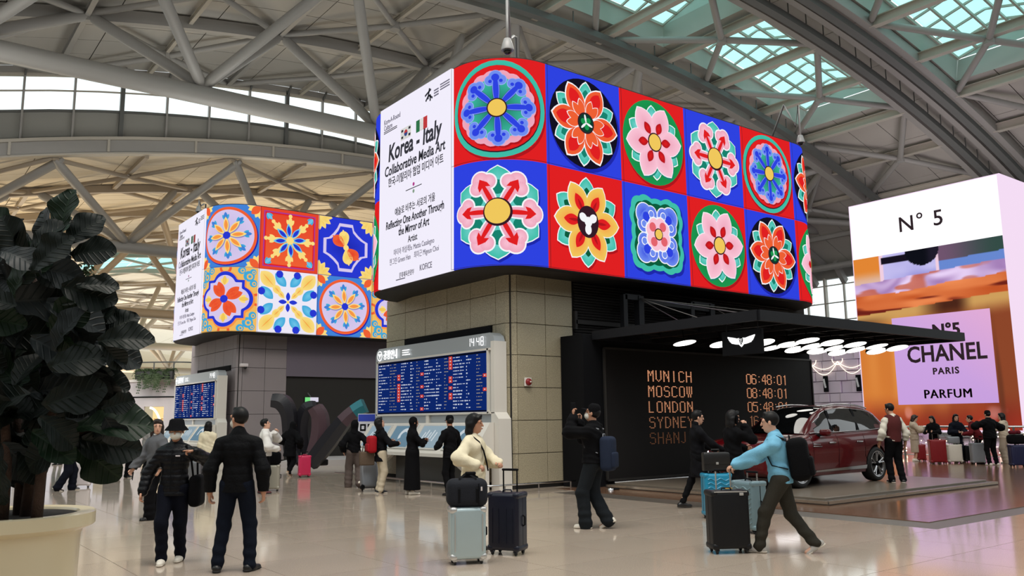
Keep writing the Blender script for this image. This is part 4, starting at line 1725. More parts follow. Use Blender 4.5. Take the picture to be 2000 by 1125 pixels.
# round lamps hung in a honeycomb under the canopy
M_lamp = emat('cool_lamp_face', (1.0, .97, .90), 3.5)
lamps = []
for k in range(18):
    i, j = k % 6, k // 6
    lamps.append((15.3 + i * .95 + (j % 2) * .47, 10.6 + j * .8))
lamps = [(x, y) for x, y in lamps if x < 21][:18]
lamps[0] = (14.3, 12.4)
lproto = None
for n_, (x, y) in enumerate(lamps):
    if lproto is None:
        r_ = empty('disc_lamp', (0, 0, 0))
        q = MB()
        q.lathe([(.0, .05), (.27, .05), (.27, .0), (.255, -.004), (.255, .01)], n=24)
        q.build('lamp_housing', M_blk2, r_)
        q = MB()
        q.lathe([(.0, -.002), (.254, -.002)], n=24)
        q.build('diffuser', M_lamp, r_)
        q = MB()
        q.bar((0, 0, .04), (0, 0, .375), .02, .02)
        q.build('hanger', M_blk2, r_)
        lproto = r_
    else:
        r_ = copy_tree(lproto)
    r_.location = (x, y, 3.215)
    r_.rotation_euler = (rad(random.uniform(-17, -10)), rad(random.uniform(0, 8)), 0)
    tag(r_, 'round white disc lamp in the tight cluster hanging under the black canopy', 'lamp', 'round lamps under the canopy')
tag(lparent := lproto, 'round white lamp hanging apart at the canopy end nearest the stone column', 'lamp', 'round lamps under the canopy')
# hanging winged emblem sign
sg = empty('emblem_sign', (13.82, 10.48, 3.05), label='small black hanging sign with a lit white winged emblem', cat='sign')
q = MB()
q.rbox((0, 0, 0), (.06, .98, .5), .01, 1)
q.build('sign_plate', M_blk2, sg)
for yy in (-.38, .38):
    q = MB()
    q.bar((0, yy, .24), (0, yy, .54), .02, .02)
    q.build('hanger', M_black, sg)
wing = [(0.045, .07), (.1, .065), (.18, .085), (.33, .115), (.325, .085), (.3, .06), (.31, .055), (.28, .025), (.285, .018), (.24, -.01), (.245, -.02), (.19, -.035), (.12, -.05), (.06, -.055), (.0, -.11)]
outl = wing + [(-x, y) for x, y in wing[:-1][::-1]]
q = MB()
q.prism(outl, (-.034, 0, .02), (0, -1, 0), (0, 0, 1), .008)
q.build('winged_emblem', emat('white_sign_light', (1, 1, 1), 2.5), sg)
q = MB()
q.prism([(-.05, .06), (-.045, -.0), (0, -.075), (.045, 0), (.05, .06), (0, .085)], (-.044, 0, .02), (0, -1, 0), (0, 0, 1), .006)
q.build('emblem_shield', M_blk2, sg)
q = MB()
for k in range(3):
    q.box((-.054, 0, .065 - k * .035), (.004, .06 - k * .015, .01))
q.build('shield_bars', emat('white_sign_light'), sg)

# ---- low platform
plat = empty('display_platform', (17.1, 11.6, 0), label='low brown grey platform with a pale metal edge under the red car', cat='platform')
q = MB()
q.rbox((0, 0, .035), (6.75, 5.7, .07), .01, 1)
q.build('plinth', mat('platform_dark', rgb(72, 66, 60), .4), plat)
q = MB()
for a, b in (((-3.36, -2.84), (3.36, -2.84)), ((-3.36, -2.84), (-3.36, 2.8)), ((3.36, -2.84), (3.36, 2.8))):
    q.bar((*a, .05), (*b, .05), .04, .05)
q.build('metal_edge', mat('platform_edge', rgb(196, 184, 168), .25, metal=.8), plat)
q = MB()
q.rbox((.05, .05, .085), (6.45, 5.4, .05), .008, 1)
q.build('top_deck', mat('platform_deck', rgb(118, 108, 96), .28, noise=.12, nscale=3, speckle=(200, .2)), plat)
fx = empty('floor_spotlight', (13.35, 13.9, 0), label='small chrome floor light at the foot of the black display', cat='light')
q = MB()
q.lathe([(.0, .06), (.05, .055), (.07, .03), (.075, 0)], n=14)
q.build('lamp_body', M_chrome, fx, smooth=True)
q = MB()
q.rbox((.16, 0, .015), (.16, .1, .03), .01, 1)
q.build('base_plate', M_blk2, fx)

# ---- departures boards


def departures(name_loc, label, seed):
    """Local frame: x runs to the right of a viewer, y away from the viewer, z up."""
    r_ = empty('departures_board', name_loc, rz=-PI / 2, label=label, cat='information board')
    M_wh = mat('warm_white_enamel', rgb(214, 210, 202), .4)
    M_alu = mat('satin_silver_panel', rgb(170, 176, 180), .35, metal=.3)
    W = 5.75
    q = MB()                                           # frame outline with rounded top corners
    hw = W / 2
    out = [(-hw, .9), (-hw, 3.4), (-hw + .05, 3.52), (-hw + .17, 3.6), (hw - .2, 3.6), (hw - .06, 3.52), (hw, 3.38), (hw + .0, 1.75), (hw + .12, 1.6), (hw + .14, .9)]
    q.prism(out, (0, .02, 0), (1, 0, 0), (0, 0, 1), -.3)
    q.build('cabinet', M_alu, r_)
    q = MB()
    q.box((hw - .06, .17, 2.56), (.13, .36, 1.66))
    q.prism([(hw - .12, .0), (hw - .12, 1.75), (hw + .005, 1.75), (hw + .16, 1.6), (hw + .18, 0)], (0, -.01, 0), (1, 0, 0), (0, 0, 1), -.36)
    q.build('side_cheek', M_wh, r_)
    q = MB()
    q.box((-.02, -.0, 2.48), (5.24, .05, 1.42))
    q.build('screen', emat('screen_navy', rgb(14, 38, 104), 1.0), r_)
    q = MB()
    for z in (1.74, 3.21):
        q.box((0, -.01, z), (5.5, .07, .05))
    for x in (-2.68, 2.66):
        q.box((x, -.01, 2.48), (.06, .07, 1.5))
    q.build('bezel', M_wh, r_)
    rnd = random.Random(seed)
    ws, rs, ys, hs = MB(), MB(), MB(), MB()
    hs.box((-.02, -.028, 3.155), (5.22, .004, .05))
    hs.box((-.02, -.028, 1.79), (5.22, .004, .035))
    cols = [(-2.58, [(.55, 'w'), (.25, 'y')]), (-1.75, [(.16, 'y'), (.1, 'r'), (.42, 'w'), (.12, 'w')]), (-.55, [(.16, 'y'), (.1, 'r'), (.5, 'w'), (.2, 'w')]), (.8, [(.16, 'y'), (.12, 'r'), (.5, 'w'), (.16, 'w')]), (2.2, [(.22, 'y'), (.1, 'r')])]
    redrows = {1: (4, 5, 7, 8, 9, 10, 11, 12), 2: (4, 8, 11, 15), 3: (0, 1, 2, 3, 6, 7, 9, 11, 12), 4: (6, 10)}
    for row in range(16):
        z = 3.1 - row * .0815
        for ci, (cx, parts) in enumerate(cols):
            x = cx
            for (w, t) in parts:
                if t == 'r':
                    if row in redrows.get(ci, ()):
                        rs.box((x + .05, -.03, z), (.15, .006, .078))
                        ws.box((x + .05, -.034, z), (.05, .004, .026))
                    x += .17
                    continue
                ww = w * rnd.choice((.25, .4, .6, .8, 1))
                xx = x
                while xx < x + ww:
                    l_ = rnd.uniform(.02, .075)
                    (ws if t == 'w' else ys).box((xx + l_ / 2, -.03, z), (l_, .004, rnd.choice((.016, .022, .032)) if t == 'w' else .016))
                    xx += l_ + rnd.choice((.014, .02, .05))
                x += w + .07
    tag(hs.build('screen_band', emat('screen_dark_band', rgb(10, 14, 30), 1.0), r_), kind='stuff')
    tag(ws.build('screen_text', emat('screen_text_white', rgb(206, 214, 232), .9), r_), kind='stuff')
    tag(ys.build('screen_times', emat('screen_text_buff', rgb(176, 164, 140), .9), r_), kind='stuff')
    tag(rs.build('status_mark', emat('screen_red', rgb(206, 64, 44), 1.0), r_), kind='stuff')
    wl_ = emat('sign_white', (1, 1, 1), 1.4)
    text('공항안내', .27, (-2.36, -.025, 3.3), (1, 0, 0), (0, 0, 1), wl_, None, 'title_lettering', .008, sx=.8).parent = r_
    q = MB()
    q.lathe([(.115, 0), (.145, 0)], (-2.58, -.02, 3.39), 20, Matrix.Rotation(PI / 2, 3, 'X'))
    q.bar((-2.58, -.02, 3.31), (-2.58, -.02, 3.45), .03, .004)
    q.bar((-2.65, -.02, 3.45), (-2.58, -.02, 3.36), .03, .004)
    q.bar((-2.51, -.02, 3.45), (-2.58, -.02, 3.36), .03, .004)
    for z, w in ((3.46, .38), (3.4, .34), (3.34, .42)):
        q.box((-1.32 + w / 2, -.02, z), (w, .004, .025))
    q.build('title_mark', wl_, r_)
    # seven-segment clock
    q = MB()
    segs = {'1': 'bc', '4': 'bcfg', '8': 'abcdefg'}
    for ch, x in (('1', 1.82), ('4', 1.98), ('4', 2.2), ('8', 2.37)):
        for s_ in segs[ch]:
            dx, dz, w, h = {'a': (.05, .2, .09, .018), 'b': (.1, .15, .018, .09), 'c': (.1, .05, .018, .09), 'd': (.05, 0, .09, .018), 'e': (0, .05, .018, .09), 'f': (0, .15, .018, .09), 'g': (.05, .1, .09, .018)}[s_]
            q.box((x + dx, -.02, 3.32 + dz), (w, .004, h))
    q.build('clock_digits', wl_, r_)
    q = MB()
    q.box((0, .1, 1.62), (5.5, .12, .2))
    q.box((.0, .1, .45), (3.4, .12, .9))
    q.build('dark_recess', mat('recess_grey', rgb(66, 66, 64), .5), r_)
    q = MB()
    q.box((0.0, .02, 1.62), (.14, .1, .24))
    q.build('mid_post', M_wh, r_)
    # sloped desk of touch screens
    tilt = Matrix.Rotation(rad(-32), 3, 'X')
    q = MB()
    q.prism([(-.02, 1.52), (-.02, .72), (-.62, .72), (-.62, .8), (-.13, 1.52)], (-hw, 0, 0), (0, 1, 0), (0, 0, 1), W + .0)
    q.build('desk', M_wh, r_)
    for sx_ in (-1, 1):
        q = MB()
        q.prism([(hw * .45, .72), (hw + .05, .72), (hw + .05, 0), (hw * .98, 0)], (0, -.3, 0), (sx_, 0, 0), (0, 0, 1), -.1 if sx_ > 0 else .1)
        q.build('desk_leg', M_wh, r_)
    sl = Vector((0, -.49, -.72)).normalized()
    nn = Vector((0, -.72, .49)).normalized()
    for k in range(4):
        xc = -2.06 + k * 1.375
        o_ = Vector((xc, -.13, 1.52)) + sl * .42 + nn * .01
        m3 = Matrix((Vector((1, 0, 0)), -sl, nn)).transposed()
        q = MB()
        q.rbox(o_, (1.16, .72, .03), .008, 1, m3)
        q.build('screen_surround', mat('pale_screen_surround', rgb(196, 196, 192), .4), r_)
        q = MB()
        q.box(o_ + nn * .018, (1.04, .62, .006), m3)
        q.build('touch_screen', emat('touch_screen_%d' % (k % 2), rgb(176, 200, 214) if k % 2 == 0 else rgb(126, 162, 184), .62), r_)
        q = MB()
        if k % 2:
            q.add([o_ + nn * .024 + Vector((1, 0, 0)) * (.12 + .26 * math.cos(a) * (1 if b_ else .55)) - sl * (.02 + .22 * math.sin(a) * (1 if b_ else .5)) for b_ in (0, 1) for a in [PI * 1.25 * j / 14 - .2 for j in range(15)]], [(j, j + 1, j + 16, j + 15) for j in range(14)])
        else:
            for j in range(5):
                q.box(o_ + nn * .022 + Vector((1, 0, 0)) * (-.3 + j * .13) - sl * (.06 if j % 2 else 0), (.05, .26, .003), m3 @ Matrix.Rotation(-.25, 3, 'Z'))
        q.build('screen_map', emat('map_pale', rgb(216, 226, 232), .8), r_)
    return r_


def face_left(o_):                                      # local x -> -Y, local y -> +X
    return o_


b1 = departures((11.42, 18.5, 0), 'large blue departures board on the near granite building', 5)
b2 = departures((10.62, 35.35, 0), 'distant blue departures board on the farther building', 5)
for (x, ya, yb, nm, y2) in ((10.55, 14.9, 22.0, 'near', 14.95), (9.8, 31.6, 38.6, 'far', 31.7)):
    rl = empty('guard_rail', (x, ya, 0), label='low chrome guard rail round the foot of the %s building' % ('granite' if nm == 'near' else 'farther'), cat='rail')
    q = MB()
    rr = .5
    q.tube([(0.0, yb - ya, .17), (0, rr, .17)] + [(rr - rr * math.cos(a), rr - rr * math.sin(a), .17) for a in [PI / 2 * k / 6 for k in range(1, 7)]] + [(2.65, 0, .17)], .022, 8)
    q.build('rail_tube', M_chrome, rl, smooth=True)
    for k in range(5):
        q = MB()
        q.tube([(0, .6 + k * 1.45, 0), (0, .6 + k * 1.45, .17)], .018, 6)
        q.build('rail_post', M_chrome, rl)
    for k in range(3):
        q = MB()
        q.tube([(.6 + k * .95, 0, 0), (.6 + k * .95, 0, .17)], .018, 6)
        q.build('rail_post', M_chrome, rl)
# ================================================================ the red car on the platform
def catmull(rows, sub):
    out = []
    n = len(rows)
    for i in range(n - 1):
        p0, p1, p2, p3 = rows[max(0, i - 1)], rows[i], rows[i + 1], rows[min(n - 1, i + 2)]
        for k in range(sub):
            t = k / sub
            out.append([.5 * (2 * b + (c - a) * t + (2 * a - 5 * b + 4 * c - d) * t * t + (3 * b - a - 3 * c + d) * t ** 3) for a, b, c, d in zip(p0, p1, p2, p3)])
    out.append(list(rows[-1]))
    return out


M_red = mat('deep_red_car_paint', rgb(86, 5, 13), .25, metal=.0, coat=.55, spec=.3)
M_glassd = mat('dark_car_glass', rgb(14, 16, 18), .03, spec=.8, coat=.6)
M_rubber = mat('black_rubber', rgb(20, 20, 21), .7)
M_alloy = mat('silver_alloy', rgb(190, 190, 192), .25, metal=.9)
M_lampw = emat('white_car_light', (1, .98, 1), 3.0)
car = empty('red_car', (16.98, 11.40, .11), rz=PI, label='glossy red five-door sport utility car parked on the platform', cat='car')
# x front, y left, z up.  rows: x, half width, bottom z, belt z
rows = [(2.40, .56, .40, .80), (2.36, .72, .30, .90), (2.22, .84, .24, .97), (1.95, .925, .22, 1.01), (1.48, .965, .21, 1.045), (1.0, .972, .2, 1.085), (.5, .965, .2, 1.105), (0, .96, .2, 1.11),
        (-.5, .96, .2, 1.12), (-1.0, .965, .2, 1.135), (-1.48, .972, .21, 1.15), (-1.95, .955, .24, 1.165), (-2.3, .91, .30, 1.17), (-2.48, .82, .36, 1.14), (-2.55, .66, .44, 1.04)]
BODY = catmull(rows, 4)
PROF = [(.0, 0, 0), (.80, 0, 0), (.93, .03, 0), (.97, .16, 0), (.975, .34, 0), (.995, .52, 0), (1.0, .66, 0), (.985, .80, 0), (.955, .90, 0), (.90, .975, 0), (.80, 1.0, 0), (.45, 1.0, .025), (.0, 1.0, .035)]


def body_pt(row, j, side):
    x, W, zb, zt = row
    fy, fz, dz = PROF[j]
    y = W * fy
    if x > 1.2 and j >= 8:                        # bonnet narrows and gains its crease
        y *= 1 - .05 * min(1, (x - 1.2))
    return (x, side * y, zb + (zt - zb) * fz + dz)


NP = len(PROF)
ring_n = 2 * (NP - 1)
q = MB()
for row in BODY:
    ringp = [body_pt(row, j, 1) for j in range(NP)] + [body_pt(row, j, -1) for j in range(NP - 2, 0, -1)]
    q.v.extend(ringp)
nb = len(BODY)
for i in range(nb - 1):
    for k in range(ring_n):
        k2 = (k + 1) % ring_n
        q.f.append((i * ring_n + k, i * ring_n + k2, (i + 1) * ring_n + k2, (i + 1) * ring_n + k))
q.f.append(tuple(range(ring_n - 1, -1, -1)))
q.f.append(tuple((nb - 1) * ring_n + k for k in range(ring_n)))
q.mi = [0] * len(q.f)
q.fc = [None] * len(q.f)
body = q.build('body', M_red, car, smooth=True)
cut = MB()
for x in (1.478, -1.478):
    cut.lathe([(0, -1.3), (.445, -1.3), (.445, 1.3), (0, 1.3)], (x, 0, .375), 40, Matrix.Rotation(PI / 2, 3, 'X'))
co = cut.build('cutter', M_blk2)
bpy.context.view_layer.update()
co.matrix_world = car.matrix_world.copy() if False else Matrix.Translation((16.98, 11.40, .11)) @ Matrix.Rotation(PI, 4, 'Z')
bm_ = body.modifiers.new('arch', 'BOOLEAN')
bm_.object = co
bm_.operation = 'DIFFERENCE'
bm_.solver = 'EXACT'
bpy.context.view_layer.update()
dg = bpy.context.evaluated_depsgraph_get()
me = bpy.data.meshes.new_from_object(body.evaluated_get(dg))
body.modifiers.clear()
body.data = me
bpy.data.objects.remove(co)
try:
    me.set_sharp_from_angle(angle=rad(38))
except Exception:
    pass
# cabin
cab = catmull([(1.06, .80, 1.09, .74, 1.10), (.80, .835, 1.10, .69, 1.26), (.48, .85, 1.105, .65, 1.46), (.16, .855, 1.11, .63, 1.61), (-.05, .86, 1.11, .625, 1.655), (-.5, .865, 1.12, .62, 1.69),
               (-1.0, .865, 1.13, .61, 1.685), (-1.5, .855, 1.145, .595, 1.65), (-1.92, .83, 1.16, .57, 1.58), (-2.2, .80, 1.17, .55, 1.47), (-2.42, .77, 1.17, .54, 1.28), (-2.5, .74, 1.16, .62, 1.18)], 4)


def cab_pt(r_, t, side):
    x, yb, zb, yt, zt = r_
    bul = .03 * math.sin(PI * t)
    return (x, side * (yb + (yt - yb) * t + bul), zb - .03 + (zt - zb + .03) * t)


red, gls = MB(), MB()
TS_ = [0, .08, .3, .55, .80, .9, 1.0]
for i in range(len(cab) - 1):
    a, b = cab[i], cab[i + 1]
    xm = (a[0] + b[0]) / 2
    for side in (1, -1):
        for k in range(len(TS_) - 1):
            t0, t1 = TS_[k], TS_[k + 1]
            win = 1 <= k <= 4 - (0) and -1.98 < xm < .70
            if win and k == 4 and not (-1.75 < xm < .3):
                win = False
            if xm > .55 and k >= 3:
                win = False
            if xm < -1.7 and k == 1:
                win = False
            f = [cab_pt(a, t0, side), cab_pt(b, t0, side), cab_pt(b, t1, side), cab_pt(a, t1, side)]
            (gls if win else red).add(f, [(0, 1, 2, 3) if side > 0 else (3, 2, 1, 0)])
    ws_ = xm > -.02
    rg = xm < -2.0
    n_ = 6
    for k in range(n_):
        u0, u1 = -1 + 2 * k / n_, -1 + 2 * (k + 1) / n_
        c = lambda r_, u: (r_[0] + (.16 * (1 - u * u) if ws_ else 0), u * r_[3], r_[4] + .035 * (1 - u * u))
        c2 = lambda r_, u: (r_[0] + .16 * (1 - u * u) * max(0, min(1, (r_[0] + .05) / .4)) - (.06 * (1 - u * u) if r_[0] < -1.9 else 0), u * r_[3], r_[4] + .035 * (1 - u * u))
        f = [c2(a, u0), c2(a, u1), c2(b, u1), c2(b, u0)]
        edge = k in (0, n_ - 1) and (ws_ or rg)
        if edge:
            um = u0 + (.22 if k == 0 else .111)
            um = -1 + .09 if k == 0 else 1 - .09
            (red if k == 0 else gls).add([c2(a, u0), c2(a, um), c2(b, um), c2(b, u0)], [(0, 1, 2, 3)])
            (gls if k == 0 else red).add([c2(a, um), c2(a, u1), c2(b, u1), c2(b, um)], [(0, 1, 2, 3)])
        else:
            (gls if (ws_ or (rg and xm > -2.45)) else red).add(f, [(0, 1, 2, 3)])


def merge_smooth(o_):
    import bmesh
    bb = bmesh.new()
    bb.from_mesh(o_.data)
    bmesh.ops.remove_doubles(bb, verts=bb.verts, dist=.0008)
    bmesh.ops.recalc_face_normals(bb, faces=bb.faces)
    bb.to_mesh(o_.data)
    bb.free()
    o_.data.shade_smooth()


merge_smooth(red.build('roof_and_pillars', M_red, car))
merge_smooth(gls.build('window_glass', M_glassd, car))


def interp(rows_, x):
    for a, b in zip(rows_[:-1], rows_[1:]):
        if b[0] <= x <= a[0] and a[0] > b[0]:
            t = (a[0] - x) / (a[0] - b[0])
            return [p * (1 - t) + q_ * t for p, q_ in zip(a, b)]
    return rows_[0] if x > rows_[0][0] else rows_[-1]


row_at = lambda x: interp(cab, x)


def side_pt(x, z, side=1, off=.004):                       # a point on the flank
    r_ = interp(BODY, x)
    fz = (z - r_[2]) / (r_[3] - r_[2])
    for j in range(1, NP - 2):
        a, b = PROF[j], PROF[j + 1]
        if a[1] <= fz <= b[1] and b[1] > a[1]:
            t = (fz - a[1]) / (b[1] - a[1])
            return (x, side * (r_[1] * (a[0] + (b[0] - a[0]) * t) + off), z)
    return (x, side * (r_[1] * .9 + off), z)


def line(pts, r, m_, name, n=6, parent=car):
    q_ = MB()
    q_.tube(pts, r, n)
    return q_.build(name, m_, parent, smooth=True)


for sd in (1, -1):
    xs = [.92 - .09 * k for k in range(34)]
    line([(x, sd * (row_at(x)[1] + .008), row_at(x)[2] + .012) for x in xs if x > -2.15], .011, M_chrome, 'window_trim')
    top = [cab_pt(row_at(x), .91 if -1.8 < x < .3 else .84, sd) for x in [.62 - .12 * k for k in range(23)]]
    line([(p[0], p[1] + sd * .006, p[2]) for p in top], .010, M_chrome, 'window_trim')
    line([(x, sd * (row_at(x)[3] - .03), row_at(x)[4] + .045) for x in [.05 - .1 * k for k in range(20)]], .020, M_chrome, 'roof_rail')
    for xx in (.12, -.92):                                 # pillars between the panes
        a_, b_ = cab_pt(row_at(xx), .06, sd), cab_pt(row_at(xx - .1), .9, sd)
        q = MB()
        q.bar((a_[0], a_[1] + sd * .012, a_[2]), (b_[0], b_[1] + sd * .012, b_[2]), .09, .014, up=(0, sd, .3))
        q.build('door_pillar', M_blk2, car)
    # shut lines of the doors
    for xx in (1.02, .05, -1.0):
        line([side_pt(xx - (.12 if (xx == -1.0 and z < .6) else 0), z, sd, .001) for z in (.32, .45, .6, .75, .9, 1.0, 1.06)], .006, M_blk2, 'door_shut_line', 4)
    line([side_pt(x, .33, sd, .001) for x in (1.0, .5, 0, -.5, -.95)], .006, M_blk2, 'door_shut_line', 4)
    q = MB()
    for x0_, x1_ in ((.95, -1.05),):
        vs = []
        for k in range(13):
            x = x0_ + (x1_ - x0_) * k / 12
            vs += [side_pt(x, .30, sd, .012), side_pt(x, .335 + .045 * k / 12, sd, .014)]
        q.add(vs, [(2 * k, 2 * k + 2, 2 * k + 3, 2 * k + 1) for k in range(12)])
    q.build('sill_strip', M_chrome, car)
    for xx in (.30, -.78):
        p = side_pt(xx, .90, sd, .02)
        q = MB()
        q.rbox(p, (.24, .03, .035), .014, 2)
        q.build('door_handle', M_chrome, car, smooth=True)
    for dz in (.0, .045):                                   # wing vent
        a_, b_ = side_pt(1.02, .84 + dz, sd, .01), side_pt(.72 + dz, .83 + dz, sd, .012)
        line([a_, b_], .010, M_chrome, 'wing_vent')
    q = MB()
    q.rbox((.66, sd * 1.04, 1.12), (.17, .24, .15), .06, 3)
    mr = q.build('door_mirror', M_red, car, smooth=True)
    q = MB()
    q.bar((.70, sd * .84, 1.06), (.68, sd * 1.0, 1.08), .1, .05)
    q.build('mirror_stalk', M_blk2, mr)
    for z, x0_, x1_ in ((.80, 2.24, 1.70), (.725, 2.28, 1.72)):     # split slim headlamps
        pts = [side_pt(x0_ + (x1_ - x0_) * k / 6, z, sd, .006) for k in range(7)]
        q = MB()
        q.tube(pts, .022, 6)
        q.build('headlamp', M_lampw, car, smooth=True)
    for z in (.92, .86):
        pts = [side_pt(-2.2 - .05 * k, z, sd, .006) for k in range(6)]
        q = MB()
        q.tube(pts, .018, 6)
        q.build('tail_lamp', emat('red_tail_lamp', (.8, .02, .02), 1.5), car, smooth=True)
# grille, bumper, plate recess
q = MB()
q.prism([(-.42, .62), (-.3, .40), (0, .34), (.3, .40), (.42, .62), (.38, .80), (-.38, .80)], (2.375, 0, 0), (0, 1, 0), (0, 0, 1), .05)
q.build('grille', M_blk2, car)
for k in range(6):
    q = MB()
    q.bar((2.43, -.36, .44 + k * .06), (2.43, .36, .44 + k * .06), .012, .012)
    q.build('grille_bar', M_chrome, car)
q = MB()
q.box((0, 0, .30), (4.0, 1.5, .2))
q.build('underbody', M_blk2, car)
q = MB()
q.rbox((.1, .35, 1.0), (.5, .5, .5), .1, 2)
# wheels
wheel0 = None


def make_wheel():
    w = empty('wheel', (0, 0, 0))
    w.parent = car
    R_ = Matrix.Rotation(PI / 2, 3, 'X')
    q = MB()
    q.lathe([(.27, -.11), (.30, -.125), (.355, -.13), (.378, -.105), (.385, -.05), (.385, .05), (.378, .105), (.355, .13), (.30, .125), (.27, .11)], n=40, rot=R_)
    ty = q.build('tyre', M_rubber, w, smooth=True)
    q = MB()
    q.lathe([(.272, -.1), (.275, -.118), (.29, -.122), (.288, -.112), (.25, -.09), (.25, .09), (.29, .11)], n=40, rot=R_)
    q.build('rim', M_alloy, w, smooth=True, auto=40)
    q = MB()
    q.lathe([(.0, -.02), (.2, -.02), (.2, .0), (0, 0)], n=28, rot=R_)
    q.build('brake_disc', mat('grey_iron', rgb(86, 84, 82), .4, metal=.8), w)
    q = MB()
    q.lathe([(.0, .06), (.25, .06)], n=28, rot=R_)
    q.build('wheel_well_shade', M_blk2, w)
    for k in range(5):
        a = PI / 2 + k * 2 * PI / 5
        for da in (-.13, .13):
            q = MB()
            pts = []
            for t in (.05, .5, 1):
                rr = .05 + .215 * t
                an = a + da * (.5 + .9 * t)
                pts.append((rr * math.cos(an), .108 - .02 * (1 - t), rr * math.sin(an)))
            q.tube(pts, [.026, .020, .024], 6, prof=[(1, 0), (.4, .7), (-.4, .7), (-1, 0), (-.4, -.7), (.4, -.7)])
            q.build('spoke', M_alloy, w)
    q = MB()
    q.lathe([(.0, .125), (.045, .12), (.05, .09), (.05, 0)], n=16, rot=Matrix.Rotation(-PI / 2, 3, 'X'))
    q.build('hub_cap', M_blk2, w, smooth=True)
    return w


for (x, sd) in ((1.478, 1), (-1.478, 1), (1.478, -1), (-1.478, -1)):
    if wheel0 is None:
        wheel0 = make_wheel()
        w = wheel0
    else:
        w = copy_tree(wheel0, car)
    w.location = (x, sd * .845, .385)
    w.rotation_euler = (0, 0, 0 if sd > 0 else PI)
# ================================================================ shop fronts, sculpture, planting, small fittings
M_shopw = mat('white_shop_front', rgb(214, 206, 208), .35, noise=.03, nscale=.5)
M_warm = emat('warm_shop_light', rgb(255, 214, 150), 1.15)
M_coolg = emat('pale_cove_light', rgb(230, 226, 232), .9)
# curved white shop front beyond the far building (an arc in plan) with a doorway
shop = empty('shop_front', (0, 0, 0), label='curved white shop front beyond the big potted plant', kind='structure')
ps = on_z(345, 890)
path = []
for (px, py, d) in ((-420, 905, 62), (-150, 900, 52), (60, 897, 46.5), (160, 895, 44), (230, 893, 42.6), (285, 892, 42.2), (345, 891, 42.4), (400, 890, 43.5)):
    p = at(px, py, d)
    path.append((p.x, p.y))
cpath = catmull(path, 6)


def band(z0, z1, material, name, off=0.0, i0=0, i1=None, th=.12):
    i1 = len(cpath) - 1 if i1 is None else i1
    q = MB()
    vs = []
    for i in range(i0, i1 + 1):
        x, y = cpath[i]
        a, b = cpath[max(0, i - 1)], cpath[min(len(cpath) - 1, i + 1)]
        tx, ty = b[0] - a[0], b[1] - a[1]
        l_ = math.hypot(tx, ty)
        nx, ny = ty / l_, -tx / l_
        vs += [(x + nx * off, y + ny * off, z0), (x + nx * off, y + ny * off, z1), (x + nx * (off - th), y + ny * (off - th), z1), (x + nx * (off - th), y + ny * (off - th), z0)]
    n = i1 - i0 + 1
    fs = []
    for i in range(n - 1):
        for k in range(4):
            fs.append((4 * i + k, 4 * i + (k + 1) % 4, 4 * i + 4 + (k + 1) % 4, 4 * i + 4 + k))
    fs += [(3, 2, 1, 0), tuple(4 * (n - 1) + k for k in range(4))]
    q.add(vs, fs)
    return q.build(name, material, shop)


iD0, iD1 = 29, 33                                      # the lit doorway
band(0, 3.75, M_shopw, 'wall_panel', 0, 0, iD0)
band(2.45, 3.75, M_shopw, 'wall_panel', 0, iD0, iD1)
band(0, 3.75, M_shopw, 'wall_panel', 0, iD1)
band(2.9, 2.96, M_blk2, 'black_line', .03)
band(3.7, 3.82, mat('shop_coping', rgb(232, 226, 220), .4), 'coping', .08)
band(0, 2.45, M_warm, 'lit_interior', -1.2, iD0 - 1, iD1 + 1)
for k in range(3):
    band(.8 + .5 * k, .84 + .5 * k, mat('shelf_tan', rgb(190, 140, 90), .5), 'shelf', -1.0, iD0, iD1 - 2, .2)
q = MB()
c0 = Vector((*cpath[iD0], 0))
c1 = Vector((*cpath[iD1], 0))
q.tube([c0.lerp(c1, .15 + .75 * math.sin(a)) + Vector((.3, .6, .2 + 2.2 * math.cos(a))) for a in [PI / 2 * k / 10 for k in range(11)]], .06, 8)
q.build('arch_light', emat('bright_arch', rgb(255, 240, 210), 2.0), shop)
for i in range(2, len(cpath) - 6, 4):                  # balustrade on the upper level
    q = MB()
    x, y = cpath[i]
    q.tube([(x + .3, y + .6, 3.75), (x + .3, y + .6, 4.75)], .035, 6)
    q.build('balustrade_post', M_steel_d, shop)
q = MB()
q.tube([(x + .3, y + .6, 4.75) for x, y in cpath], .04, 6)
q.build('balustrade_rail', M_steel_d, shop)
q = MB()
q.add([(p[0] + .3, p[1] + .6, z) for p in cpath for z in (3.8, 4.7)], [(2 * i, 2 * i + 2, 2 * i + 3, 2 * i + 1) for i in range(len(cpath) - 1)])
q.build('balustrade_glass', pane_mat('balustrade_glass_clear', (.95, .97, .97), haze=.05), shop)
cy = empty('light_strip', (0, 0, 0), label='short cyan light strip on the white shop front', cat='light')
p, p2 = at(243, 777, 41.6), at(258, 778, 41.6)
q = MB()
q.bar(p, p2, .05, .09)
q.build('light_bar', emat('cyan_strip', rgb(60, 200, 255), 2.0), cy)
# lit shop openings left of it, seen between the leaves
for (px0, px1, pz0, pz1) in ((160, 235, .5, 2.2), (70, 130, .6, 2.4), (-60, 30, .6, 2.3)):
    a, b = on_z(px0, 895, 0), on_z(px1, 895, 0)
    q = MB()
    d = 43.0
    a, b = at(px0, 860, d), at(px1, 860, d)
    q.bar((a.x, a.y, (pz0 + pz1) / 2), (b.x, b.y, (pz0 + pz1) / 2), .05, pz1 - pz0)
    q.build('lit_shop_window', M_coolg, shop)

# planters with ferns and trailing stems on the shop front
rnd = random.Random(11)
M_fern = mat('fern_green', rgb(58, 76, 44), .6)
M_planter = mat('dark_planter', rgb(46, 46, 46), .6)


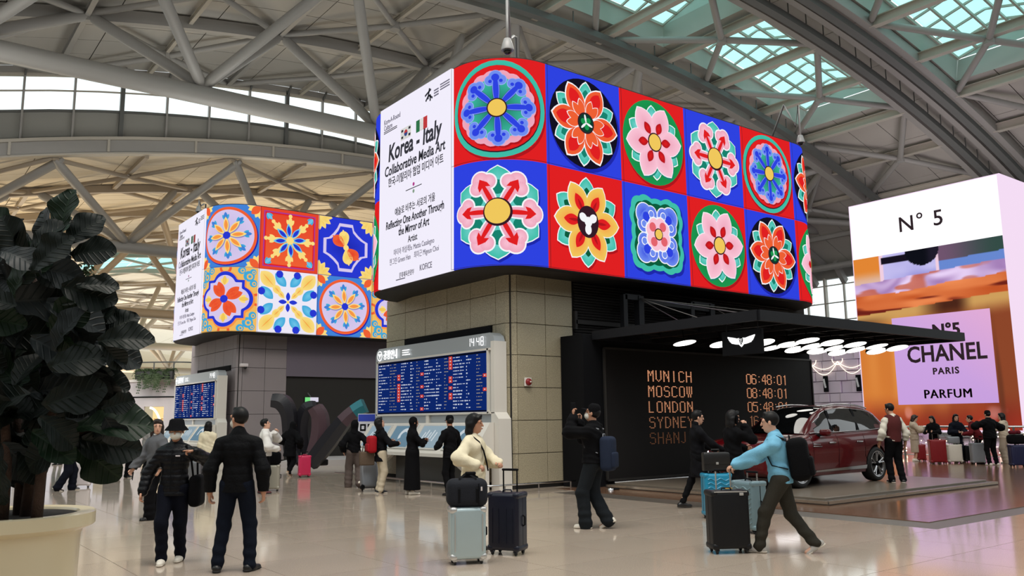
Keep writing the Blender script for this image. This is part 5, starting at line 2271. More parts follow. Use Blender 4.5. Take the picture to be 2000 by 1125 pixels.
def fern(loc, n, L_, label, trailing=0, grp=None):
    r_ = empty('potted_fern', loc, label=label, cat='plant', group=grp)
    q_ = MB()
    q_.rbox((0, 0, .2), (.42, .4, .4), .03, 1)
    q_.build('planter_box', M_planter, r_)
    q_ = MB()
    for k in range(n):
        a = rnd.uniform(0, 2 * PI)
        l_ = L_ * rnd.uniform(.6, 1.1)
        e = rnd.uniform(.3, 1.0)
        b0 = Vector((rnd.uniform(-.16, .16), rnd.uniform(-.15, .15), .4))
        prev = b0
        for s_ in range(1, 8):
            t = s_ / 7
            p_ = b0 + Vector((math.cos(a) * l_ * t, math.sin(a) * l_ * t, l_ * (e * t * 1.6 - 1.5 * t * t)))
            q_.bar(prev, p_, .01, .01)
            d_ = (p_ - prev).normalized()
            sd = d_.cross(Vector((0, 0, 1))).normalized()
            for sg in (-1, 1):
                w_ = .13 * (1 - .6 * t)
                m_ = (p_ + prev) / 2
                q_.add([m_ - d_ * .03, m_ + d_ * .03 + sd * sg * w_ * .5, m_ + sd * sg * w_ - Vector((0, 0, .03)), m_ - d_ * .01 + sd * sg * w_ * .4], [(0, 1, 2, 3)])
            prev = p_
    tag(q_.build('fern_fronds', M_fern, r_), kind='stuff')
    if trailing:
        q_ = MB()
        for k in range(trailing):
            x_ = rnd.uniform(-.2, .2)
            zo = rnd.uniform(.2, .4)
            pts = [Vector((x_ + .05 * math.sin(j * 1.3 + k), -.24 - .05 * rnd.random(), zo - (.11 + .02 * math.sin(k)) * j)) for j in range(rnd.randint(3, 9))]
            for a_, b_ in zip(pts[:-1], pts[1:]):
                q_.bar(a_, b_, .008, .008)
                for sg in (-1, 1):
                    m_ = b_
                    q_.add([m_, m_ + Vector((sg * .05, -.02, .02)), m_ + Vector((sg * .09, -.03, -.03)), m_ + Vector((sg * .03, -.01, -.05))], [(0, 1, 2, 3)])
        tag(q_.build('trailing_stems', M_fern, r_), kind='stuff')
    return r_


fl_ = [('leafy fern hanging over the shop front, nearest the leaves of the big plant', 274), ('fern in the middle of the row above the white shop front', 293),
       ('fern with long trailing stems above the lit doorway', 311), ('fern at the end of the row beside the departures board', 330)]
for k, (lb, px) in enumerate(fl_):
    p = at(px, 745, 42.2)
    f_ = fern((p.x, p.y, 3.8), 34, .38, lb, 14 if k in (1, 2) else 4, 'ferns above the shop front')
    f_.rotation_euler.z = -.55

# ---- recessed dark shop between the two buildings
sh = empty('shop_interior', (0, 0, 0), label='dark glass shop under the farther screen', kind='structure')
M_dk = mat('shop_dark', rgb(30, 31, 34), .5, spec=.3)
M_pur = mat('purple_grey_fascia', rgb(104, 96, 108), .55, noise=.04, nscale=.5)
q = MB()
q.box((17.9, 32.3, 4.2), (9.4, .3, 1.6))
q.build('fascia_panel', M_pur, sh)
q = MB()
q.box((17.9, 36.5, 1.8), (9.4, .2, 3.6))
q.box((13.25, 34.4, 1.8), (.1, 4.2, 3.6))
q.box((17.9, 34.4, 3.4), (9.4, 4.2, .1))
q.build('back_wall', M_dk, sh)
for k in range(5):
    q = MB()
    q.box((13.4 + 1.75 * k, 32.35, 1.7), (.07, .09, 3.4))
    q.build('glazing_post', M_steel_d, sh)
q = MB()
q.box((17.9, 32.38, 2.35), (9.2, .06, .06))
q.build('glazing_rail', M_steel_d, sh)
q = MB()
q.box((17.9, 32.36, 1.7), (9.2, .02, 3.4))
q.build('glass_panel', pane_mat('tinted_shop_glass', (.55, .62, .66), haze=.02), sh)
q = MB()
q.box((16.8, 35.8, 2.6), (2.2, .1, .6))
q.build('lit_shelf', emat('dim_teal_glow', rgb(70, 110, 116), .6), sh)
for px, py in ((562, 727), (663, 729)):
    p = on_y(px, py, 32.1)
    q = MB()
    q.box((p.x, 32.6, 3.33), (.26, .1, .03))
    q.build('downlight', emat('white_sign_light'), sh)
for px, py in ((570, 737), (680, 745), (693, 742)):
    p = on_y(px, py, 33)
    q = MB()
    q.tube([(p.x, 33, p.z + .12), (p.x + .1, 32.9, p.z - .02)], .06, 8)
    q.build('track_spotlight', M_steel_w, sh)
rb = empty('wavy_neon', (0, 0, 0), label='warm curled light ribbon inside the dark shop', cat='light')
pts = [on_y(px, py, 34.0) for px, py in ((645, 733), (647, 740), (643, 748), (646, 756), (650, 760), (660, 761))]
q = MB()
q.tube(pts, .05, 6)
q.build('light_ribbon', emat('peach_neon', rgb(255, 214, 160), 1.0), rb)
tv = empty('wall_monitor', (0, 0, 0), label='small monitor with a green and white picture in the dark shop', cat='monitor')
a, b = on_y(595, 776, 31.9), on_y(621, 785, 31.9)
q = MB()
q.box(((a.x + b.x) / 2, 31.9, (a.z + b.z) / 2), (b.x - a.x + .04, .06, a.z - b.z + .04))
q.build('monitor_case', M_blk2, tv)
q = MB()
q.add([(a.x, 31.86, b.z), (a.x + .22, 31.86, b.z), (a.x + .22, 31.86, a.z), (a.x, 31.86, a.z)], [(0, 1, 2, 3)], col=rgb(120, 220, 130))
q.add([(a.x + .22, 31.86, b.z), (b.x, 31.86, b.z), (b.x, 31.86, a.z), (a.x + .22, 31.86, a.z)], [(0, 1, 2, 3)], col=rgb(214, 210, 226))
q.build('monitor_screen', M_scr, tv)
q = MB()
q.bar(((a.x + b.x) / 2, 31.95, a.z), ((a.x + b.x) / 2, 32.3, a.z + .2), .04, .04)
q.build('monitor_arm', M_steel_d, tv)

# ---- dark ribbon sculpture on a low white podium
M_sc = mat('graphite_sculpture', rgb(38, 38, 44), .35, spec=.4)
M_scp = mat('plum_sculpture', rgb(86, 66, 74), .4, spec=.4)
M_sct = mat('teal_sculpture', rgb(34, 128, 142), .35)
pod = empty('low_podium', (0, 0, 0), label='low white podium under the dark ribbon sculpture', cat='podium')
a, b, c_ = on_z(545, 914), on_z(720, 908), on_z(720, 890)
q = MB()
q.prism([(a.x, a.y), (b.x, b.y), (b.x + 3.2, b.y + 2.4), (a.x + 2.2, a.y + 3.2)], (0, 0, 0), (1, 0, 0), (0, 1, 0), .22)
q.build('podium_slab', mat('podium_white', rgb(206, 200, 200), .4), pod)
scp = empty('ribbon_sculpture', (0, 0, 0), label='tall dark sculpture of curling ribbons with a teal tip', cat='sculpture')


def ribbon(pix, wds, material, name, d0=26.5, thick=.5, mats=None, d1=None):
    """A curling slab: pixel path of its middle, widths in metres in the facade plane, a fixed depth."""
    d1 = d0 if d1 is None else d1
    rows_ = catmull([(px, py, w_) for (px, py), w_ in zip(pix, wds)], 6)
    pts = [at(r__[0], r__[1], d0 + (d1 - d0) * i / len(rows_)) for i, r__ in enumerate(rows_)]
    q_ = MB()
    nrm = Vector((_F.x, _F.y, 0)).normalized()
    vs, fs = [], []
    N = len(pts)
    for i in range(N):
        t = (pts[min(i + 1, N - 1)] - pts[max(0, i - 1)]).normalized()
        s_ = t.cross(nrm).normalized()
        w_ = rows_[i][2] / 2
        for (u, v_) in ((-1, 0), (.0, -.16), (1, 0), (1, 1), (-1, 1)):
            vs.append(pts[i] + s_ * w_ * u + nrm * (v_ * thick))
    for i in range(N - 1):
        for k in range(5):
            fs.append((5 * i + k, 5 * i + (k + 1) % 5, 5 * i + 5 + (k + 1) % 5, 5 * i + 5 + k))
    fs += [(4, 3, 2, 1, 0), tuple(5 * (N - 1) + k for k in range(5))]
    q_.add(vs, fs)
    return q_.build(name, material, scp)


ribbon([(530, 782), (548, 786), (560, 808), (563, 845), (566, 880), (578, 905)], [.42, .5, .42, .38, .4, .4], M_sc, 'ribbon')
ribbon([(598, 905), (590, 870), (588, 830), (597, 800), (612, 793)], [.4, .44, .44, .42, .36], M_sc, 'ribbon', 27.0)
ribbon([(612, 795), (622, 815), (622, 850), (612, 885), (600, 908)], [.4, .46, .5, .46, .36], M_scp, 'plum_ribbon', 26.4)
ribbon([(603, 908), (625, 880), (648, 850), (668, 824)], [.42, .5, .5, .44], M_sc, 'ribbon', 26.2, d1=26.0)
ribbon([(668, 824), (680, 812), (690, 804)], [.44, .42, .42], M_scp, 'plum_ribbon', 26.0)
ribbon([(690, 804), (700, 797), (710, 792)], [.42, .42, .44], M_sct, 'teal_tip', 26.0)
q = MB()
a, b = at(604, 914, 26.6), at(604, 905, 26.6)
q.rbox((a.x + .1, a.y, .30), (.9, .5, .2), .05, 1)
q.build('sculpture_foot', M_sc, scp)

# ---- blue and white wayfinding board
kz = on_z(715, 930)
kb = empty('direction_board', (kz.x, kz.y, 0), rz=-.6, label='small blue and white standing information board with black pictograms', cat='sign')
q = MB()
q.rbox((0, 0, .95), (.52, .06, 1.7), .01, 1)
q.build('board_panel', mat('board_white', rgb(222, 222, 232), .5), kb)
q = MB()
q.box((0, -.034, 1.68), (.5, .006, .2))
q.build('blue_header', mat('sign_blue', rgb(44, 70, 190), .5), kb)
for k in range(4):
    q = MB()
    q.rbox((-.11 + .22 * (k % 2), -.036, 1.4 - .27 * (k // 2)), (.17, .01, .2), .004, 1)
    pcm = q.build('pictogram', M_blk2, kb)
    q = MB()
    q.rbox((-.11 + .22 * (k % 2), -.043, 1.4 - .27 * (k // 2)), (.08, .004, .1), .002, 1)
    q.build('pictogram_symbol', mat('board_white'), pcm)
for k in range(5):
    q = MB()
    q.box((-.02, -.035, 1.02 - k * .05), (.38, .004, .014))
    q.build('text_line', mat('poster_grey'), kb)
q = MB()
q.box((0, 0, .05), (.5, .3, .1))
q.build('board_foot', M_steel_d, kb)

# ---- fire alarm, dome cameras
al = empty('fire_alarm', (0, 0, 0), label='round red fire alarm on a white plate on the granite', cat='alarm')
p = on_y(1031, 746, 15.45)
q = MB()
q.rbox(p, (.2, .04, .2), .01, 1)
q.build('alarm_plate', mat('alarm_white', rgb(220, 216, 210), .5), al)
q = MB()
q.lathe([(0, .06), (.06, .055), (.082, .03), (.085, 0)], (p.x, p.y - .02, p.z), 18, Matrix.Rotation(PI / 2, 3, 'X'))
q.build('alarm_bell', mat('alarm_red', rgb(130, 24, 28), .35), al, smooth=True)
q = MB()
q.ball((p.x + .02, p.y - .085, p.z), .022, 8)
q.build('alarm_light', mat('alarm_white'), al)
M_cam = mat('camera_casing', rgb(150, 150, 150), .4)
M_dome = mat('smoked_dome', rgb(16, 16, 18), .08)


def dome_cam(base, top, hang, label, scale=1.0):
    """Post rises from base, bends over and carries a dome at hang."""
    r_ = empty('security_camera', base, label=label, cat='camera')
    b0, t0, h0 = Vector((0, 0, 0)), Vector(top) - Vector(base), Vector(hang) - Vector(base)
    q_ = MB()
    mid_ = (t0 + h0) / 2 + Vector((0, 0, .1 * scale))
    q_.tube([b0, t0, mid_ + (t0 - mid_) * .4, mid_ + (h0 - mid_) * .4, Vector((h0.x, h0.y, t0.z)), h0], .03 * scale, 8)
    q_.build('camera_arm', M_cam, r_, smooth=True)
    q_ = MB()
    s_ = scale
    q_.lathe([(.03 * s_, .12 * s_), (.07 * s_, .10 * s_), (.10 * s_, .0), (.125 * s_, -.10 * s_), (.12 * s_, -.13 * s_), (0, -.13 * s_)], h0, 16)
    q_.build('camera_housing', M_cam, r_, smooth=True, auto=50)
    q_ = MB()
    q_.ball(h0 + Vector((0, 0, -.13 * s_)), .085 * s_, 14)
    q_.build('camera_dome', M_dome, r_, smooth=True)
    return r_


e = on_y(1000, 118, 14.9)
dome_cam((12.0, 15.4, 9.9), (12.0, 15.4, 10.95), at(991, 86, 18.3), 'dome camera hanging above the first red tile of the big screen', 1.15)
p = at(1553, 268, 25.2)
dome_cam((21.6, 15.0, 9.9), (p.x - .25, p.y + .15, 10.9), p + Vector((.12, -.1, -.05)), 'dome camera at the far right end of the big screen', 1.0)
dome_cam((10.6, 35.0, 9.9), (10.6, 35.0, 10.7), (10.2, 34.6, 10.35), 'dome camera on top of the farther screen', 1.0)
wc = empty('wall_camera', (0, 0, 0), label='small white camera on the lilac grey column', cat='camera')
p = on_y(474, 715, 32.05)
q = MB()
q.rbox(p + Vector((0, -.12, .03)), (.3, .18, .13), .03, 2)
q.build('camera_body', M_shopw, wc, smooth=True)
q = MB()
q.ball(p + Vector((.05, -.14, -.06)), .07, 10)
q.build('camera_dome', M_dome, wc, smooth=True)
q = MB()
q.bar(p + Vector((0, -.12, .03)), p + Vector((0, .12, .03)), .05, .05)
q.build('camera_bracket', M_shopw, wc)

# ---- balustrade on the right with a curtain of small lights behind
bal = empty('balustrade', (30.2, 12, 0), label='chrome and glass balustrade behind the waiting travellers', cat='railing')
q = MB()
q.tube([(0, -6, 1.17), (0, 14, 1.17)], .035, 8)
q.build('top_rail', M_chrome, bal, smooth=True)
for z in (.95, .18):
    q = MB()
    q.tube([(0, -6, z), (0, 14, z)], .018, 6)
    q.build('lower_rail', M_chrome, bal, smooth=True)
for k in range(17):
    q = MB()
    q.box((0, -6 + k * 1.25, .58), (.05, .05, 1.16))
    q.build('rail_post', M_steel_d, bal)
q = MB()
q.add([(0.02, -6, .2), (.02, 14, .2), (.02, 14, .93), (.02, -6, .93)], [(0, 1, 2, 3)])
q.build('glass_panel', pane_mat('balustrade_glass_rose', (.97, .93, .93), haze=.03), bal)
fr = empty('light_curtain', (33.5, 14, 0), label='curtain of tiny warm lights glittering behind the balustrade', cat='string lights')
q = MB()
rnd = random.Random(4)
for k in range(420):
    y = rnd.uniform(-6, 13)
    q.ball((rnd.uniform(-1.2, 2.5), y, rnd.uniform(.04, 1.0) ** 1.2), rnd.uniform(.014, .028), 4)
tag(q.build('tiny_lights', emat('warm_glitter', (1.0, .72, .48), 7.0), fr), kind='stuff')
q = MB()
for k in range(24):
    y = -6 + k * .8
    q.tube([(rnd.uniform(-.5, 1.5), y, 0), (rnd.uniform(-.5, 1.5), y + .3, 1.05)], .006, 4)
tag(q.build('light_wires', M_cable, fr), kind='stuff')

# ---- big fiddle-leaf plant in a cream planter, left foreground
pc = Vector((*on_z(8, 1003, .93).xy, 0))
pl = empty('potted_tree', pc, label='tall dark broad-leaved indoor tree in a big cream planter', cat='potted plant')
M_cream = mat('glossy_cream_planter', rgb(212, 200, 168), .18, spec=.6)
R_P = .60
q = MB()
q.lathe([(.0, 0), (R_P - .10, 0), (R_P - .085, .76), (R_P - .07, .80), (R_P, .83), (R_P + .01, .84), (R_P + .01, .925), (R_P, .935), (R_P - .10, .93), (R_P - .12, .90), (R_P - .13, .84)], n=64)
q.build('planter', M_cream, pl, smooth=True, auto=35)
q = MB()
q.lathe([(0, .915), (R_P - .10, .912)], n=40)
q.build('soil', mat('dark_soil', rgb(34, 30, 28), .95, bump=.6), pl)


def leaf_mat(name, base, vein_c):
    m_ = mat(name, base, .5, spec=.22)
    nt = m_.node_tree
    b_ = nt.nodes['Principled BSDF']
    tc = nt.nodes.new('ShaderNodeTexCoord')
    sp = nt.nodes.new('ShaderNodeSeparateXYZ')
    nt.links.new(tc.outputs['Object'], sp.inputs[0])

    def M(op, a, b=None, c=None):
        n = nt.nodes.new('ShaderNodeMath')
        n.operation = op
        for i, v in enumerate((a, b, c)):
            if v is None:
                continue
            if isinstance(v, (int, float)):
                n.inputs[i].default_value = v
            else:
                nt.links.new(v, n.inputs[i])
        return n.outputs[0]
    ay = M('ABSOLUTE', sp.outputs['Y'])
    side_v = M('POWER', M('ABSOLUTE', M('SINE', M('MULTIPLY', M('SUBTRACT', sp.outputs['X'], M('MULTIPLY', ay, .75)), 26.0))), 26.0)
    mid_v = M('LESS_THAN', ay, .014)
    v_ = M('MAXIMUM', M('MULTIPLY', side_v, .6), mid_v)
    mx_ = nt.nodes.new('ShaderNodeMix')
    mx_.data_type = 'RGBA'
    mx_.inputs['A'].default_value = (*base, 1)
    mx_.inputs['B'].default_value = (*vein_c, 1)
    nt.links.new(v_, mx_.inputs['Factor'])
    nt.links.new(mx_.outputs['Result'], b_.inputs['Base Color'])
    bp = nt.nodes.new('ShaderNodeBump')
    bp.inputs['Strength'].default_value = .5
    bp.inputs['Distance'].default_value = .02
    nt.links.new(v_, bp.inputs['Height'])
    nt.links.new(bp.outputs['Normal'], b_.inputs['Normal'])
    return m_


M_bark = mat('brown_bark', rgb(58, 40, 30), .8, noise=.3, nscale=30, bump=.5, bscale=60)
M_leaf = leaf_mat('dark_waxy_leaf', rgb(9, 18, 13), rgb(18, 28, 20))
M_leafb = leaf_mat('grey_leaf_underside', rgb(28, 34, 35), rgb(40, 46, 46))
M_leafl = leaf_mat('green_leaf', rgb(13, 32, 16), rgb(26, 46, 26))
rnd = random.Random(21)
W2 = lambda p_: Vector(p_) - pc
dP = (pc - Vector((0, 0, EYE))).dot(_F)
trunks = [[(52, 1000), (62, 930), (84, 850), (92, 760), (70, 600), (60, 470)], [(72, 1000), (80, 930), (88, 850), (120, 760), (150, 660), (170, 560)], [(38, 1000), (44, 900), (30, 800), (10, 700), (-10, 600)],
          [(6, 1000), (14, 900), (8, 800), (-30, 700)], [(100, 860), (140, 850), (190, 838), (215, 835)], [(95, 770), (140, 720), (190, 690)]]
for i, tr_ in enumerate(trunks):
    pts = [W2(at(x, y, dP + (.12, -.1, .2, -.15, -.1, -.05)[i])) for x, y in tr_]
    if i < 4:
        pts[0].z = .86
    r0 = (.05, .04, .045, .04, .018, .02)[i]
    q = MB()
    q.tube(pts, [r0 * (1 - .6 * k / len(pts)) for k in range(len(pts))], 10)
    q.build('trunk', M_bark, pl, smooth=True)


def leaf_mesh(seed):
    r_ = random.Random(seed)
    q_ = MB()
    L_, W_ = 1.0, .40 + .06 * r_.random()
    nu, nv = 14, 8
    bend, cup, wav = r_.uniform(.1, .45), r_.uniform(.1, .25), r_.uniform(.015, .035)
    vs = []
    for i in range(nu + 1):
        t = i / nu
        w = W_ * (math.sin(PI * min(1, t * .94 + .03)) ** .7) * (.55 + .62 * t) * (1 - .25 * math.exp(-((t - .38) / .12) ** 2))
        for j in range(nv + 1):
            s_ = -1 + 2 * j / nv
            z_ = abs(s_) * w * cup * 2 - bend * t * t + wav * 1.7 * math.sin(t * 17 + s_ * 2) * abs(s_) + .03 * math.sin(t * 5 + seed) * s_
            vs.append((t * L_, s_ * w, z_))
    fs = [(i * (nv + 1) + j, (i + 1) * (nv + 1) + j, (i + 1) * (nv + 1) + j + 1, i * (nv + 1) + j + 1) for i in range(nu) for j in range(nv)]
    q_.add(vs, fs)
    return q_


leaf_src = []
for s_ in range(4):
    for m_ in (M_leaf, M_leafb, M_leafl):
        o_ = leaf_mesh(s_).build('leaf', m_, pl, smooth=True)
        vm = MB()
        leaf_src.append(o_.data)
        bpy.data.objects.remove(o_)
vein = MB()
vein.tube([(-.18, 0, .02), (0, 0, .004), (.5, 0, -.03), (.95, 0, -.2)], [.012, .012, .008, .003], 5)


def put_leaf(px, py, d, ang, length, mi, face=None):
    """ang: direction in the picture plane (0 = right, 90 = up); the blade faces roughly outwards."""
    p_ = W2(at(px, py, d))
    x_ = (_R * math.cos(rad(ang)) + _U * math.sin(rad(ang)) - _F * rnd.uniform(-.35, .35)).normalized()
    z_ = (-_F * rnd.uniform(.5, 1.1) + _U * rnd.uniform(.0, .8) + _R * rnd.uniform(-.5, .5))
    z_ = (z_ - x_ * z_.dot(x_)).normalized()
    y_ = z_.cross(x_)
    me_ = leaf_src[rnd.randrange(4) * 3 + mi]
    o_ = bpy.data.objects.new('leaf', me_)
    COL.objects.link(o_)
    o_.parent = pl
    mm = Matrix((x_ * length, y_ * length, z_ * length)).transposed().to_4x4()
    mm.translation = p_
    o_.matrix_local = mm
    return o_


# leaves whose outline can be followed: (x, y of the stalk end, direction, length px, kind)
px2m = dP / F_PX
edge = [(118, 470, 85, 98, 2), (105, 480, 125, 85, 0), (130, 475, 45, 85, 0), (140, 500, 15, 80, 0), (95, 505, 165, 95, 0), (55, 505, 120, 90, 0), (20, 510, 90, 80, 0), (28, 440, 140, 50, 2), (10, 500, 130, 110, 0), (40, 560, 60, 100, 2),
        (150, 560, 10, 70, 0), (120, 560, -10, 95, 0), (90, 590, -20, 110, 1), (60, 560, 170, 120, 1), (130, 520, -60, 90, 0), (180, 665, 78, 92, 0), (190, 662, 40, 88, 0), (192, 668, 12, 92, 0), (185, 672, -20, 90, 1), (200, 672, -50, 60, 0),
        (175, 670, 120, 70, 0), (172, 680, -80, 110, 1), (150, 690, -70, 120, 1), (20, 620, 20, 130, 1), (10, 590, 5, 130, 1), (60, 660, -30, 120, 1), (0, 660, 10, 120, 0), (30, 700, -40, 110, 0),
        (110, 740, -15, 110, 0), (150, 760, -25, 110, 1), (160, 740, -5, 90, 0), (170, 790, -20, 95, 0), (200, 800, 20, 60, 0), (150, 835, 8, 130, 2), (155, 850, 32, 90, 0), (140, 860, -75, 95, 2), (150, 862, -40, 110, 2), (160, 858, -12, 105, 0),
        (140, 856, 178, 110, 2), (135, 862, 205, 90, 0), (130, 800, 250, 90, 0), (110, 790, 190, 100, 0), (90, 830, 220, 110, 0), (40, 800, 200, 100, 0), (60, 860, 240, 90, 0), (20, 860, 260, 110, 0), (-10, 830, 300, 110, 0),
        (30, 760, 230, 110, 0), (0, 740, 320, 100, 0), (80, 720, 250, 90, 0), (70, 770, 300, 90, 0), (40, 870, 300, 80, 0), (170, 610, -5, 60, 0), (205, 815, -60, 60, 1), (130, 640, -45, 95, 1), (160, 720, -60, 95, 1)]
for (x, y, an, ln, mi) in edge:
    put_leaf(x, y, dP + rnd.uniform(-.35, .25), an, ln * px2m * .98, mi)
for k in range(150):                                        # the mass of the crown
    y = rnd.uniform(480, 900)
    xmax = 90 if y < 540 else (115 if y < 640 else (135 if y < 860 else 60))
    x = rnd.uniform(-150, xmax)
    if y > 850 and x > 40:
        continue
    an = rnd.uniform(-70, 110) if x > 60 else rnd.uniform(0, 360)
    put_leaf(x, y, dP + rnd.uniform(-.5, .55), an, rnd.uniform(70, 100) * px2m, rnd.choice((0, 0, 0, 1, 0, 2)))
q = MB()                                                    # small-leaved branch poking out behind
for k in range(150):
    x, y = rnd.gauss(168, 14), rnd.uniform(480, 600)
    p_ = W2(at(x, y, dP + .7))
    a_ = Vector((rnd.uniform(-1, 1), rnd.uniform(-1, 1), rnd.uniform(-1, 1))).normalized() * .03
    b_ = a_.cross(Vector((rnd.uniform(-1, 1), rnd.uniform(-1, 1), rnd.uniform(-1, 1)))).normalized() * .012
    q.add([p_ - a_, p_ + b_, p_ + a_, p_ - b_], [(0, 1, 2, 3)])
tag(q.build('small_leaves', M_fern, pl), kind='stuff')
# ================================================================ people: each body one continuous surface grown from a posed skeleton
A3 = lambda *p: np.array(p, float)


class SDF:
    """A smooth union of tapered limbs and ellipsoids, turned into one closed mesh."""

    def __init__(s_):
        s_.p = []
        s_.warp = None
        s_.cuts = []

    def cone(s_, a, b, ra, rb, k=.02, flat=None, cut=None):
        s_.p.append(('c', A3(*a), A3(*b), ra, rb, k, flat, cut))

    def chain(s_, pts, rs, k=.02, flat=None):
        for i in range(len(pts) - 1):
            s_.cone(pts[i], pts[i + 1], rs[i], rs[i + 1], k, flat)

    def ell(s_, c, r, k=.02, R=None, cut=None):
        s_.p.append(('e', A3(*c), A3(*r), R, None, k, None, cut))

    def _d(s_, q, P):
        if q[0] == 'c':
            _, a, b, ra, rb, k, flat, cut = q
            v = P - a
            ba = b - a
            if flat is not None:
                n, f = flat
                n = A3(*n)
                n = n / np.linalg.norm(n)
                v = v + (f - 1) * (v @ n)[:, None] * n
                ba = ba + (f - 1) * (ba @ n) * n
            t = np.clip((v @ ba) / max(1e-9, ba @ ba), 0, 1)
            d = np.linalg.norm(v - t[:, None] * ba, axis=1) - (ra + (rb - ra) * t)
        else:
            _, c, r, R, _, k, flat, cut = q
            v = P - c
            if R is not None:
                v = v @ R
            k0 = np.linalg.norm(v / r, axis=1)
            k1 = np.linalg.norm(v / (r * r), axis=1)
            d = k0 * (k0 - 1) / np.maximum(k1, 1e-6)
        if cut is not None:
            for (c, n) in (cut if isinstance(cut, list) else [cut]):
                n = A3(*n)
                d = np.maximum(d, (P - A3(*c)) @ (n / np.linalg.norm(n)))
        return d

    def __call__(s_, P, near=None):
        acc = np.full(len(P), 9.0)
        for q in s_.p:
            d = s_._d(q, P)
            k = q[5]
            h = np.maximum(k - np.abs(acc - d), 0) / k
            acc = np.minimum(acc, d) - h * h * k * .25
        if s_.warp is not None:
            acc = acc + s_.warp(P)
        for (c, n) in s_.cuts:
            n = A3(*n)
            acc = np.maximum(acc, (P - A3(*c)) @ (n / np.linalg.norm(n)))
        return acc

    def mesh(s_, h):
        lo = np.min([np.minimum(q[1], q[2]) - max(q[3], q[4]) if q[0] == 'c' else q[1] - q[2].max() for q in s_.p], axis=0) - .06
        hi = np.max([np.maximum(q[1], q[2]) + max(q[3], q[4]) if q[0] == 'c' else q[1] + q[2].max() for q in s_.p], axis=0) + .06
        B = 6
        S = B * h
        nb = np.ceil((hi - lo) / S).astype(int) + 1
        ii = np.stack(np.meshgrid(*[np.arange(n) for n in nb], indexing='ij'), -1).reshape(-1, 3)
        ctr = lo + (ii + .5) * S
        dc = s_(ctr)
        keep = np.abs(dc) < S * 1.05 + .012
        ii = ii[keep]
        g = np.arange(B + 1)
        loc = np.stack(np.meshgrid(g, g, g, indexing='ij'), -1).reshape(-1, 3)
        gi = (ii[:, None, :] * B + loc[None]).astype(np.int64)
        P = lo + gi * h
        V = s_(P.reshape(-1, 3)).reshape(len(ii), B + 1, B + 1, B + 1)
        # one vertex per crossed cell
        inside = V < 0
        cnt = np.zeros((len(ii), B, B, B), int)
        acc = np.zeros((len(ii), B, B, B, 3))
        ne = np.zeros((len(ii), B, B, B))
        for a in (0, 1):
            for b in (0, 1):
                for c in (0, 1):
                    cnt += inside[:, a:B + a, b:B + b, c:B + c]
        act = (cnt > 0) & (cnt < 8)
        cor = [(a, b, c) for a in (0, 1) for b in (0, 1) for c in (0, 1)]
        for p in cor:
            for ax in range(3):
                if p[ax] == 0:
                    q = list(p)
                    q[ax] = 1
                    v0 = V[:, p[0]:B + p[0], p[1]:B + p[1], p[2]:B + p[2]]
                    v1 = V[:, q[0]:B + q[0], q[1]:B + q[1], q[2]:B + q[2]]
                    x = (v0 < 0) != (v1 < 0)
                    t = np.where(x, v0 / np.where(x, v0 - v1, 1), 0)
                    for d in range(3):
                        acc[..., d] += np.where(x, p[d] + (t if d == ax else 0), 0)
                    ne += x
        cell = gi.reshape(len(ii), B + 1, B + 1, B + 1, 3)[:, :B, :B, :B]
        ci = cell[act]
        verts = lo + (ci + acc[act] / ne[act][:, None]) * h
        M_ = int((nb * B + 4).max())
        key = lambda c: (c[:, 0] * M_ + c[:, 1]) * M_ + c[:, 2]
        ks = key(ci)
        order = np.argsort(ks)
        ksd = ks[order]
        faces = []
        for ax in range(3):
            o1 = [0, 0, 0]
            o1[ax] = 1
            v0 = V[:, :B, :B, :B]
            v1 = V[:, o1[0]:B + o1[0], o1[1]:B + o1[1], o1[2]:B + o1[2]]
            x = (v0 < 0) != (v1 < 0)
            base = cell[x]
            sg = (v0 < 0)[x]
            u, w = (ax + 1) % 3, (ax + 2) % 3
            quad = []
            ok = np.ones(len(base), bool)
            for du, dw in ((-1, -1), (0, -1), (0, 0), (-1, 0)):
                c = base.copy()
                c[:, u] += du
                c[:, w] += dw
                kk = key(c)
                pos = np.clip(np.searchsorted(ksd, kk), 0, len(ksd) - 1)
                ok &= ksd[pos] == kk
                quad.append(order[pos])
            Q = np.stack(quad, 1)
            Q[~sg] = Q[~sg][:, ::-1]
            faces.append(Q[ok])
        return verts, np.concatenate(faces)

    def build(s_, name, material, parent, h):
        v, f = s_.mesh(h)
        me_ = bpy.data.meshes.new(name)
        me_.from_pydata(v.tolist(), [], f.tolist())
        me_.materials.append(material)
        me_.shade_smooth()
        o_ = bpy.data.objects.new(name, me_)
        COL.objects.link(o_)
        o_.parent = parent
        return o_


def ik(a, c, l1, l2, pole):
    """Middle joint of a two-bone limb from a to c, bent towards pole; the end is pulled in if out of reach."""
    a, c = A3(*a), A3(*c)
    d = c - a
    L_ = np.linalg.norm(d)
    mx_ = (l1 + l2) * .995
    if L_ > mx_:
        c = a + d / L_ * mx_
        d = c - a
        L_ = mx_
    x = (l1 * l1 - l2 * l2 + L_ * L_) / (2 * L_)
    y = math.sqrt(max(0, l1 * l1 - x * x))
    n = d / L_
    p = A3(*pole)
    p = p - n * (p @ n)
    p = p / max(1e-6, np.linalg.norm(p))
    return a + n * x + p * y, c


def rotm(axis, ang):
    return np.array(Matrix.Rotation(rad(ang), 3, axis))


SKIN = {'a': rgb(206, 160, 136), 'b': rgb(186, 138, 112), 'c': rgb(168, 118, 94)}


